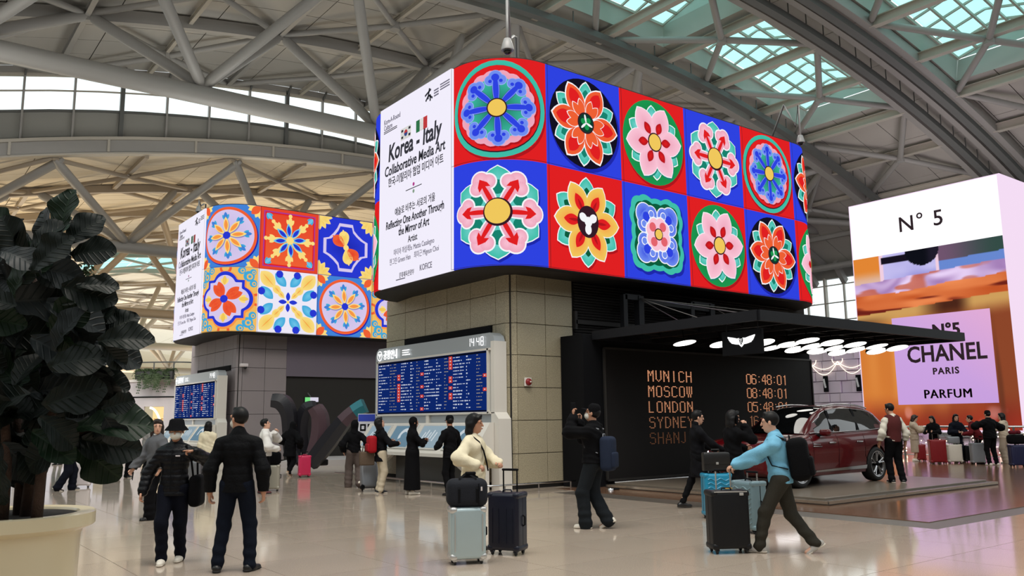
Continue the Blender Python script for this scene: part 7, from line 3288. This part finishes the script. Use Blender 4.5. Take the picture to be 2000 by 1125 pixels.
# woman in the cream sweater with two cases and a holdall
cs = G(914, 1112)
xw = G(926, 1080)
P = person('woman in a cream sweater holding a bag and a suitcase handle', (xw[0] + .22, xw[1] + .33), AZD - 118 + 5, 1.66, feet=((-.1, -.1, 0), (.1, .1, 0)),
           hands=((-.06, .32, 1.035, -.8, -.4, -.3), (.33, .20, 1.03, .7, -.8, -.2)), head=(-14, -2), h=.0105, hcurl=(48, 45), skin='b', girth=1.14, male=False,
           hn=((.2, -.3, -1), (-.4, .1, -1)),
           top=dict(mat=M_creamk, thick=.024, hem=-.12, arm=1.25, name='sweater', cuffs=M_cb, neckband=M_cb, collar=0), bottom=('trousers', M_cb), shoes=(M_shoe_b, M_sole_b), hair=('bob', M_hairb, -.14))
RM = root_matrix(P['root'])
st_ = empty('crossbody_strap', (0, 0, 0))
st_.parent = P['root']
q = MB()
pts = [P['up'](.10, .03, P['tor'] + .045), P['up'](.075, .12, P['tor'] - .03), P['up'](.04, .165, P['tor'] - .14), P['up'](-.03, .175, .16), P['up'](-.10, .16, .06)]
q.tube(pts, .011, 6)
o_ = q.build('strap', M_blk2, P['root'])
bpy.data.objects.remove(st_)
M_alu_c = mat('pale_blue_aluminium', rgb(176, 194, 198), .3, metal=.35, noise=.04, nscale=4)
M_silv = mat('bright_silver', rgb(206, 206, 204), .3, metal=.7)
M_navyc = mat('dark_navy_shell', rgb(18, 20, 36), .35, spec=.4)
rz_ = AZD - 90
silver = suitcase('pale silver hard suitcase standing under the black holdall', G(912, 1100), rz_ + 14, (.40, .25, .56), M_alu_c, M_silv, None, 0)
navy = suitcase('tall dark navy hard suitcase beside the woman in the cream sweater', G(992, 1082), rz_ - 24, (.40, .30, .66), M_navyc, M_navyc, None, .26, hmat=M_blk2)
hb_ = empty('holdall', (silver.location.x, silver.location.y, .615), rz=rad(rz_ + 10), label='dark grey holdall bag lying on the pale silver suitcase', cat='bag')
M_hold = cloth('charcoal_nylon', rgb(34, 36, 42), .7)
q = MB()
q.rbox((0, 0, .155), (.46, .26, .31), .085, 5)
q.build('bag_body', M_hold, hb_, smooth=True)
for sx in (-1, 1):
    q = MB()
    q.tube([(sx * .10, -.13, .05), (sx * .10, -.137, .2), (sx * .09, -.08, .315), (sx * .03, -.03, .35), (0, -.03, .355)], .012, 6, prof=[(1, .25), (-1, .25), (-1, -.25), (1, -.25)])
    q.build('web_handle', M_blk2, hb_)
q = MB()
q.rbox((.04, -.02, .365), (.12, .045, .035), .012, 3)
q.build('grip_wrap', M_blk2, hb_, smooth=True)
q = MB()
q.rbox((.12, -.135, .14), (.012, .008, .24), .003, 1)
q.build('pocket_zip', M_blk2, hb_)
q = MB()
q.rbox((.15, -.138, .2), (.018, .006, .045), .002, 1)
q.build('zip_label', M_shopw, hb_)

# man photographing the screens
P = person('man in black cap and hooded jacket raising a phone to his face', G(1160, 1032), AZD + 62, 1.80, feet=((-.08, .12, 0, 0), (.09, -.16, .05, 0, 28)),
           hands=((-.04, .27, 1.60, -.6, .6, -1), (.12, .25, 1.52, .6, -.2, -1)), head=(-2, 12), male=True, h=.0115, hcurl=(45, 50), skin='b', girth=1.1,
           hdir=((.1, .1, .95), (.0, .3, .95)), hn=((.3, -.9, 0), (-.3, -.9, 0)),
           top=dict(mat=M_cb, thick=.034, hem=-.02, arm=1.25, hood=1, sleeve=.98), bottom=('wide', cloth('black_denim', rgb(28, 32, 36))), shoes=(M_shoe_w, M_sole_w), hair=('cap', M_cb, 'short'))
add_mask(P, M_maskw)
w_ = to_world(P, P['arms'][0][2]) + Vector((0, 0, .11))
ph = empty('mobile_phone', w_, rz=rad(AZD), label='black phone held up by the man in the black cap', cat='phone')
q = MB()
q.rbox((0, 0, .03), (.014, .078, .155), .006, 2)
q.build('phone_case', M_blk2, ph)
add_backpack(P, cloth('slate_blue_nylon', rgb(36, 44, 62)), (.27, .20, .50), -.12, 'slate blue backpack on the man in the black cap', strap=mat('strap_grey', rgb(128, 130, 136), .7))

# group in front of the black display: man in a dark coat, woman on the phone, man in the blue jacket
P = person('man in a dark overcoat walking with a briefcase in front of the display', G(1374, 992), AZD - 84, 1.74, feet=((-.06, -.34, .0, 0, 0), (.07, .22, 0, 0)),
           hands=((-.16, .34, 1.0, -.8, -.7, -.4), (.18, .36, 1.0, .8, -.7, -.4)), head=(0, -2), male=True, h=.0125, skin='a', hcurl=(50, 50),
           top=dict(mat=M_cb2, thick=.020, hem=-.36, flare=.01, name='overcoat', collar_h=.06), bottom=('trousers', M_cb, .86), shoes=(M_shoe_b, M_sole_b), hair=('short', M_hairb))
P = person('woman in black coat with long black hair talking on a phone', G(1441, 1002), AZD - 70, 1.70, feet=((-.08, .1, 0), (.08, -.15, 0)),
           hands=((-.14, .30, 1.05, -.8, -.6, -.4), (.125, .13, 1.42, .25, .1, -1)), head=(8, -2), h=.0115, skin='a', hcurl=(45, 55), hdir=((.4, .9, 0), (-.1, -.1, 1)), hn=(None, (-1, .1, 0)),
           top=dict(mat=M_cb, thick=.028, hem=-.38, flare=.03, name='coat', arm=1.2), bottom=('trousers', M_cb), shoes=(M_shoe_b, M_sole_b), hair=('long', M_hairb, -.26))
w_ = to_world(P, P['Hd'](.095, .02, -.03))
ph = empty('mobile_phone', w_, rz=rad(AZD - 70), label='phone at the ear of the woman in the black coat', cat='phone')
q = MB()
q.rbox((0, 0, 0), (.075, .012, .15), .005, 2, Matrix.Rotation(.3, 3, 'X') @ Matrix.Rotation(PI / 2, 3, 'Z'))
q.build('phone_case', M_blk2, ph)
M_bluej = cloth('light_blue_shell', rgb(116, 178, 208), .6)
M_blue2 = cloth('mid_blue_shell', rgb(72, 138, 196), .6)
M_olive = cloth('olive_cotton', rgb(52, 50, 44))
P = person('man in a light blue jacket pushing a black suitcase', G(1514, 1079), AZD + 68, 1.68, feet=((-.07, .20, 0, 0), (.08, -.42, .045, -20, 30)),
           hands=((-.12, .44, .985, -.7, -.6, -.5), (.16, .40, .98, .8, -.5, -.5)), head=(4, -4), male=True, h=.0112, skin='a', hcurl=(45, 45), lean=6, hn=((0, .2, -1), (0, .2, -1)),
           top=dict(mat=M_bluej, thick=.028, hem=-.06, arm=1.2, hood=0, cuffs=M_bluej), bottom=('trousers', M_olive, 1.12), shoes=(mat('grey_sneaker', rgb(176, 172, 166), .7), M_sole_w), hair=('short', M_hairb))
q = MB()
nk = P['neck']
q.tube([nk + A3(.085 * math.cos(a), .085 * math.sin(a) - .02, -.012 + .02 * math.sin(a)) for a in [2 * PI * k / 18 for k in range(19)]], .032, 8, caps=False)
q.build('folded_hood', cloth('slate_lining', rgb(70, 78, 84)), P['top'], smooth=True)
T = SDF()
T.cone(P['up'](0, -.005, .02), P['up'](0, -.005, P['tor'] - .22), .148, .152, .05, (P['Rt'] @ A3(0, 1, 0), 1.18))
T.cuts.append((P['up'](.0, 0, 0), P['Rt'] @ A3(-1, -.4, 0)))
T.cuts.append((A3(0, 0, P['hip'][2] - .055), (0, 0, -1)))
T.build('side_panel', M_blue2, P['top'], .014)
add_backpack(P, M_cb, (.32, .24, .50), -.01, 'large black backpack on the man in the light blue jacket', strap=M_blk2)
blk = suitcase('large black suitcase pushed by the man in the light blue jacket', G(1424, 1079), rz_ + 6, (.455, .29, .66), mat('black_shell', rgb(16, 17, 20), .45, spec=.3), mat('black_shell'), None, .23, hmat=M_silv)
q = MB()
q.bar((-.20, -.146, .708), (.20, -.146, .708), .012, .012)
q.build('silver_edge', M_silv, blk)
q = MB()
q.rbox((.13, -.15, .68), (.05, .012, .03), .003, 1)
q.build('silver_latch', M_silv, blk)
q = MB()
q.rbox((.03, .02, .735), (.10, .06, .012), .003, 1, Matrix.Rotation(.4, 3, 'Z'))
q.build('luggage_tag', mat('mustard_tag', rgb(214, 164, 70), .6), blk)
cyn = suitcase('bright cyan ribbed suitcase behind the large black one', G(1402, 1012), rz_ + 4, (.44, .27, .64), mat('cyan_shell', rgb(28, 132, 168), .35), None, 'w', .10, hmat=M_chrome)
gry = suitcase('grey blue ribbed suitcase between the black case and the walking man', G(1467, 1040), rz_ - 60, (.42, .27, .64), mat('grey_blue_shell', rgb(110, 134, 142), .35, metal=.2), None, 'w', .12, hmat=M_chrome)
bf = empty('briefcase', (cyn.location.x, cyn.location.y, .735), rz=rad(rz_ + 4), label='black leather briefcase standing on the cyan suitcase', cat='bag')
q = MB()
q.rbox((0, -.02, .145), (.42, .15, .29), .02, 3)
q.build('case_body', M_shoe_b, bf, smooth=True)
q = MB()
q.rbox((0, -.10, .19), (.42, .012, .16), .006, 2)
fo = q.build('front_flap', M_shoe_b, bf, smooth=True)
q = MB()
q.rbox((0, -.11, .12), (.04, .012, .035), .003, 1)
q.build('clasp', M_silv, fo)
q = MB()
q.tube([(-.07, -.02, .285), (-.06, -.02, .33), (.06, -.02, .33), (.07, -.02, .285)], .011, 6)
q.build('case_handle', M_shoe_b, bf)

# man in the maroon waistcoat by the car
M_wst = cloth('maroon_waistcoat', rgb(84, 40, 40))
M_wht = cloth('white_shirt_cotton', rgb(214, 210, 196))
P = person('man in a maroon waistcoat and white shirt behind the red car', G(1752, 943, .11), AZD + 12, 1.74, z=.11, feet=((-.10, .05, 0, 0), (.10, -.05, 0, 30)),
           hands=((-.30, .08, .86, -.5, -.7, 0), (.30, .02, .84, .5, -.7, 0)), head=(-18, -10), male=True, h=.0135, skin='b', girth=1.05,
           top=dict(mat=M_wht, thick=.020, hem=-.02, arm=1.25, name='shirt', collar_h=.03), bottom=('trousers', M_cb, 1.18), shoes=(M_shoe_b, M_sole_w), hair=('short', M_hairb))
T = SDF()
T.ell(P['up'](0, 0, P['tor'] - .13), (.200, .150, .20), .05, P['Rt'])
T.cone(P['up'](0, 0, .0), P['up'](0, 0, P['tor'] - .12), .172, .180, .06, (P['Rt'] @ A3(0, 1, 0), 1.16))
T.cone(P['up'](-.10, 0, P['tor'] - .0), P['up'](.10, 0, P['tor'] - .0), .085, .085, .04)
T.cuts.append((A3(0, 0, P['hip'][2] - .04), (0, 0, -1)))
T.build('waistcoat', M_wst, P['root'], .0135)

# people at the departures board
P = person('woman in black headscarf with folded arms before the departures board', G(803, 966), AZD - 70, 1.66, feet=((-.07, 0, 0), (.07, .04, 0)),
           hands=((.02, .30, 1.16, -.9, .1, -.8), (.0, .31, 1.12, .9, .1, -.8)), head=(-8, -4), h=.013, skin='c', hcurl=(25, 25),
           top=dict(mat=M_cb, thick=.018, hem=-.00), bottom=('skirt', M_cb, 1.0, .10), shoes=(M_shoe_w, M_sole_w), hair=('hijab', M_cb))
q = MB()
q.lathe([(.168, 0), (.175, -.05), (.17, -.055), (.15, 0)], P['up'](0, 0, .01), 24)
for v_ in range(len(q.v)):
    x, y, z__ = q.v[v_]
    q.v[v_] = (x, (y - P['hip'][1]) * .82 + P['hip'][1], z__)
q.build('white_shirt_hem', M_wht, P['top'], smooth=True)
P = person('woman with a red backpack looking up at the departures board', G(742, 963), AZD - 62, 1.66, feet=((-.08, .02, 0), (.09, 0, 0)),
           hands=((-.14, .30, 1.12, -.8, -.5, -.5), (.18, .34, 1.08, .8, -.4, -.6)), head=(-6, 26), h=.013, skin='a', hcurl=(40, 40),
           top=dict(mat=M_cb2, thick=.026, hem=-.20, flare=.01, name='coat'), bottom=('trousers', cloth('beige_cotton', rgb(188, 176, 154)), 1.15), shoes=(M_shoe_b, M_sole_w), hair=('long', M_hairb, -.2))
add_backpack(P, cloth('red_nylon', rgb(158, 24, 34), .6), (.28, .19, .38), -.08, 'red backpack on the woman looking up at the board', strap=M_cb)
w_ = to_world(P, (-.05, -.30, .62))
tb = empty('tote_bag', w_, rz=rad(AZD - 60), label='brown tote bag beside the woman with the red backpack', cat='bag')
q = MB()
q.rbox((0, 0, .14), (.34, .12, .30), .03, 3)
q.build('bag_body', cloth('taupe_canvas', rgb(92, 78, 66)), tb, smooth=True)
q = MB()
q.tube([(-.1, 0, .28), (-.08, .0, .48), (.06, .0, .50), (.1, 0, .28)], .010, 6)
q.build('bag_handle', M_cb, tb)
P = person('woman in a black top and taupe wide trousers pulling a grey suitcase', G(690, 952), AZD + 12, 1.62, feet=((-.12, .08, 0), (.14, -.14, .05, 0, 40)),
           hands=((-.24, .02, .84, -.5, -.6, 0), (.32, -.02, .84, .7, -.6, 0)), head=(-18, 8), h=.0135, skin='a', hcurl=(35, 55),
           top=dict(mat=M_cb, thick=.026, hem=-.03, arm=1.3, name='sweater'), bottom=('wide', cloth('taupe_wool', rgb(86, 76, 72)), 1.1), shoes=(M_shoe_w, M_sole_w), hair=('hoodup', M_cb))
suitcase('ribbed grey suitcase tilted beside the woman in taupe trousers', G(722, 960), AZD - 70, (.40, .26, .58), mat('pewter_shell', rgb(120, 122, 126), .35, metal=.4), M_blk2, 'v', .08, tilt=-14, z=.03)
wb_ = empty('paper_carrier', to_world(P, (.42, .1, .95)), rz=.3, label='white carrier bag hanging beside the grey suitcase', cat='bag')
q = MB()
q.rbox((0, 0, 0), (.10, .26, .40), .03, 3, Matrix.Rotation(.35, 3, 'Y'))
q.build('bag_body', M_shopw, wb_, smooth=True)
P = person('man in a black cap standing close to the touch screens', G(880, 968), AZD + 50, 1.68, feet=((-.09, 0, 0), (.09, .02, 0)),
           hands=((-.18, .26, 1.0, -.7, -.6, -.3), (.2, .2, .95, .7, -.7, -.3)), head=(24, -6), male=True, h=.015, skin='c',
           top=dict(mat=M_cb, thick=.026, hem=-.12), bottom=('trousers', M_cb), shoes=(M_shoe_b, M_sole_b), hair=('cap', M_cb, 'short'))

# near the sculpture
P = person('hunched figure all in black wheeling a pink suitcase', G(568, 930), AZD - 20, 1.62, feet=((-.08, .05, 0), (.09, -.22, .06, 0, 40)),
           hands=((-.2, .1, .95, -.7, -.6, 0), (.26, .06, .86, .7, -.6, 0)), head=(0, -14), h=.0145, lean=10,
           top=dict(mat=M_cb, thick=.045, hem=-.28, flare=.02, arm=1.3, name='coat'), bottom=('trousers', M_cb, 1.1), shoes=(mat('tan_shoe', rgb(150, 124, 100), .7), M_sole_w), hair=('hoodup', M_cb))
suitcase('pink hard suitcase beside the figure in black', G(594, 932), rz_ + 25, (.34, .24, .56), mat('pink_shell', rgb(196, 40, 84), .35), mat('pink_shell'), 'v', .10)
P = person('man in white jacket and sunglasses on his hair looking up', G(513, 964), AZD - 75, 1.66, feet=((-.07, .0, 0), (.09, .05, 0)),
           hands=((-.05, .22, 1.34, -.9, -.2, -.6), (.16, .28, .98, .8, -.5, -.4)), head=(0, 16), male=True, h=.0135, skin='a', hcurl=(60, 45), hdir=((.3, .3, .9), None),
           top=dict(mat=cloth('white_fleece', rgb(214, 212, 208)), thick=.034, hem=-.06, arm=1.25), bottom=('trousers', M_cb, 1.05), shoes=(mat('red_black_shoe', rgb(80, 26, 30), .6), M_sole_b), hair=('short', M_hairb))
q = MB()
q.tube([P['Hd'](-.082, -.0, .085), P['Hd'](-.05, .078, .095), P['Hd'](.05, .078, .095), P['Hd'](.082, .0, .085)], .010, 6)
q.build('sunglasses', M_dome, P['root'])
svc = suitcase('champagne silver suitcase with a black bag on top', G(530, 959), rz_ + 10, (.36, .24, .54), mat('champagne_shell', rgb(176, 172, 158), .35, metal=.3), mat('champagne_shell'), 'v', .30)
bb = empty('soft_bag', (svc.location.x, svc.location.y, .60), rz=rad(rz_ + 10), label='black soft bag resting on the champagne silver suitcase', cat='bag')
q = MB()
q.rbox((.04, -.02, .15), (.32, .2, .30), .08, 4)
q.build('bag_body', M_cb, bb, smooth=True)
q = MB()
q.tube([(-.06, -.02, .28), (-.03, -.02, .36), (.1, -.02, .36), (.13, -.02, .28)], .010, 6)
q.build('bag_handle', M_cb, bb)
P = person('woman with long dark hair in a cream coat by the distant departures board', G(402, 944), AZD + 10, 1.62, feet=((-.08, 0, 0), (.08, 0, 0)), head=(10, 0), h=.016,
           top=dict(mat=M_creamk, thick=.03, hem=-.15, name='coat'), bottom=('trousers', M_cb), shoes=(M_shoe_b, M_sole_b), hair=('long', M_hairb, -.28))
suitcase('grey suitcase half hidden behind the padded jacket', G(378, 948), rz_, (.38, .25, .56), mat('pewter_shell'), M_blk2, 'v', .25)

# far left, seen past the plant
P = person('traveller in dark wide trousers pushing a white case, half hidden by leaves', G(132, 958), AZD - 60, 1.72, feet=((-.08, .12, 0), (.1, -.2, .03, 0, 20)), hands=((-.18, .34, .98), (.2, .34, .98)),
           male=True, h=.016, top=dict(mat=M_cb, thick=.03, hem=-.2, name='coat'), bottom=('wide', M_navy, 1.0), shoes=(M_shoe_b, M_sole_w), hair=('short', M_hairb))
suitcase('white suitcase beyond the rim of the cream planter', G(160, 952), rz_ + 20, (.38, .26, .56), M_shopw, M_shopw, 'v', .25)
P = person('traveller in black trousers standing by a dark grey suitcase', G(248, 933), AZD - 110, 1.68, feet=((-.09, -.06, 0), (.1, .1, 0)), h=.016,
           top=dict(mat=cloth('pale_grey_top', rgb(150, 148, 146)), thick=.02, hem=-.05), bottom=('trousers', M_cb, 1.2), shoes=(M_shoe_b, M_sole_w), hair=('long', M_hairb, -.12))
suitcase('dark grey suitcase standing left of the traveller in black trousers', G(218, 936), rz_ + 12, (.42, .27, .62), mat('slate_shell', rgb(58, 60, 64), .4), M_blk2, 'v', .2)
suitcase('beige suitcase at the far left behind the dark grey one', G(196, 926), rz_ + 12, (.36, .25, .58), mat('beige_shell', rgb(190, 178, 158), .4), None, 'v', .2)
P = person('distant figure in teal jeans beyond the big plant', G(113, 908), AZD + 170, 1.68, feet=((-.1, 0, 0), (.1, .05, 0)), h=.02, top=dict(mat=M_navy, thick=.02, hem=-.05), bottom=('trousers', cloth('teal_denim', rgb(34, 58, 64))), shoes=(M_shoe_b, M_sole_b), hair=('short', M_hairb))
P = person('dark-haired figure in a pale top behind the woman in grey', G(284, 925), AZD - 40, 1.62, h=.018, top=dict(mat=cloth('pale_grey_top', rgb(150, 148, 146)), thick=.02, hem=-.05), bottom=('trousers', M_cb), shoes=(M_shoe_b, M_sole_b), hair=('bob', M_hairb))

# waiting group by the balustrade on the right
M_coat = cloth('oatmeal_wool', rgb(176, 160, 142))
P = person('woman in oatmeal coat and long skirt looking at her phone', G(1789, 901), AZD + 250, 1.60, feet=((-.06, 0, 0), (.06, .03, 0)), hands=((-.05, .28, 1.14, -.9, 0, -.6), (.05, .29, 1.14, .9, 0, -.6)), head=(0, -18), h=.0165,
           top=dict(mat=M_coat, thick=.04, hem=-.12, arm=1.25, name='coat'), bottom=('skirt', M_coat, .82, .30), shoes=(M_shoe_w, M_sole_w), hair=('bob', M_hairbr, -.12))
P = person('woman with thick black curls in a black coat', G(1828, 900), AZD + 130, 1.55, hands=((-.12, .28, 1.0), (.12, .28, 1.0)), head=(10, -10), h=.0165,
           top=dict(mat=M_cb, thick=.035, hem=-.3, flare=.03, name='coat'), bottom=('trousers', M_cb), shoes=(M_shoe_b, M_sole_b), hair=('bob', M_hairb, -.16))
P = person('woman in glasses and a dark navy coat facing the hall', G(1874, 903), AZD + 176, 1.60, hands=((-.10, .26, 1.0), (.10, .26, 1.0)), head=(0, -4), h=.0165,
           top=dict(mat=M_navy, thick=.038, hem=-.22, arm=1.2, name='coat'), bottom=('trousers', M_jean), shoes=(M_shoe_b, M_sole_b), hair=('long', M_hairb, -.22))
q = MB()
for sx in (-1, 1):
    q.lathe([(.020, 0), (.024, 0)], P['Hd'](sx * .032, .092, .012), 12, Matrix.Rotation(PI / 2, 3, 'X'))
q.build('glasses', M_blk2, P['root'])
P = person('bending figure in a dark red jacket beside a grey suitcase', G(1917, 906), AZD + 60, 1.60, lean=24, hands=((-.12, .42, .95), (.14, .42, .95)), h=.0165,
           top=dict(mat=cloth('dark_red_cloth', rgb(98, 26, 32)), thick=.035, hem=-.08), bottom=('trousers', M_cb), shoes=(M_shoe_b, M_sole_b), hair=('short', M_hairb))
P = person('figure in black knit cap and black coat with an arm raised', G(1940, 909), AZD + 10, 1.70, male=True, hands=((-.22, .25, 1.3, -.9, 0, -.4), (.34, .22, 1.25, 1, 0, -.6)), h=.0165, girth=1.15,
           feet=((-.14, 0, 0), (.16, .05, 0)), top=dict(mat=M_cb, thick=.045, hem=-.08, arm=1.25), bottom=('trousers', M_cb, 1.1), shoes=(M_shoe_w, M_sole_w), hair=('beanie', M_cb, 'short'))
P = person('figure in pale trousers and cream jacket behind the black coat', G(1966, 905), AZD + 40, 1.62, h=.0165, hands=((-.1, .3, 1.2), (.1, .3, 1.2)), top=dict(mat=cloth('pale_cream_jacket', rgb(190, 176, 156)), thick=.04, hem=-.05, hood=1), bottom=('wide', M_coat, 1.05), shoes=(M_shoe_w, M_sole_w), hair=('long', M_hairb, -.15))
M_rc = mat('deep_red_shell', rgb(132, 20, 28), .4)
suitcase('large deep red suitcase by the balustrade', G(1833, 906), rz_ - 10, (.50, .30, .72), M_rc, M_rc, 'v', .2)
suitcase('small deep red suitcase beside the large red one', G(1800, 901), rz_ - 10, (.28, .26, .52), M_rc, M_rc, 'v', 0)
ws__ = suitcase('cream white suitcase under a grey vanity case', G(1866, 905), rz_ - 14, (.44, .27, .56), M_shoe_w, M_shoe_w, 'v', 0)
vc = empty('vanity_case', (ws__.location.x, ws__.location.y, .645), rz=rad(rz_ - 14), label='grey hard vanity case standing on the cream white suitcase', cat='suitcase')
q = MB()
q.rbox((0, 0, .11), (.36, .22, .22), .04, 3)
q.build('case_shell', mat('vanity_grey', rgb(132, 136, 142), .4), vc, smooth=True)
q = MB()
q.tube([(-.06, 0, .22), (-.05, 0, .27), (.05, 0, .27), (.06, 0, .22)], .011, 6)
q.build('case_handle', M_cb, vc)
suitcase('black ribbed suitcase right of the cream white one', G(1893, 903), rz_ - 8, (.28, .25, .50), mat('black_shell'), None, 'v', .25)
suitcase('grey blue suitcase under the bending figure', G(1911, 907), rz_ - 8, (.40, .26, .62), mat('vanity_grey'), None, 'v', .15)
nb_ = suitcase('navy suitcase at the right end of the waiting group', G(1990, 912), rz_ - 6, (.46, .28, .60), mat('navy_blue_shell', rgb(26, 30, 66), .45), None, 'v', 0)
hb2 = empty('holdall', (nb_.location.x, nb_.location.y, .68), rz=rad(rz_ - 6), label='black holdall with a maroon neck pillow on the navy suitcase', cat='bag')
q = MB()
q.rbox((0, 0, .14), (.50, .26, .28), .08, 4)
q.build('bag_body', M_cb, hb2, smooth=True)
npl = empty('neck_pillow', (nb_.location.x - .04, nb_.location.y, .97), rz=rad(rz_ + 20), label='maroon neck pillow lying on the black holdall', cat='pillow')
q = MB()
q.tube([(.13 * math.cos(a), .11 * math.sin(a), .06) for a in [PI * .75 + 2 * PI * .8 * k / 14 - PI for k in range(15)]], [.04] + [.06] * 13 + [.04], 10)
q.build('pillow_roll', cloth('maroon_fleece', rgb(92, 26, 38)), npl, smooth=True)
for (cs_, m_, xs_) in ((silver, M_silv, (-.155, .155)), (navy, M_navyc, (-.13, -.05, .05, .13))):
    q = MB()
    for x in xs_:
        q.bar((x, -(.125 if cs_ is silver else .15) - .002, .14), (x, -(.125 if cs_ is silver else .15) - .002, .54), .010, .008, up=(0, 1, 0))
    tag(q.build('shell_grooves', m_, cs_), kind='stuff')
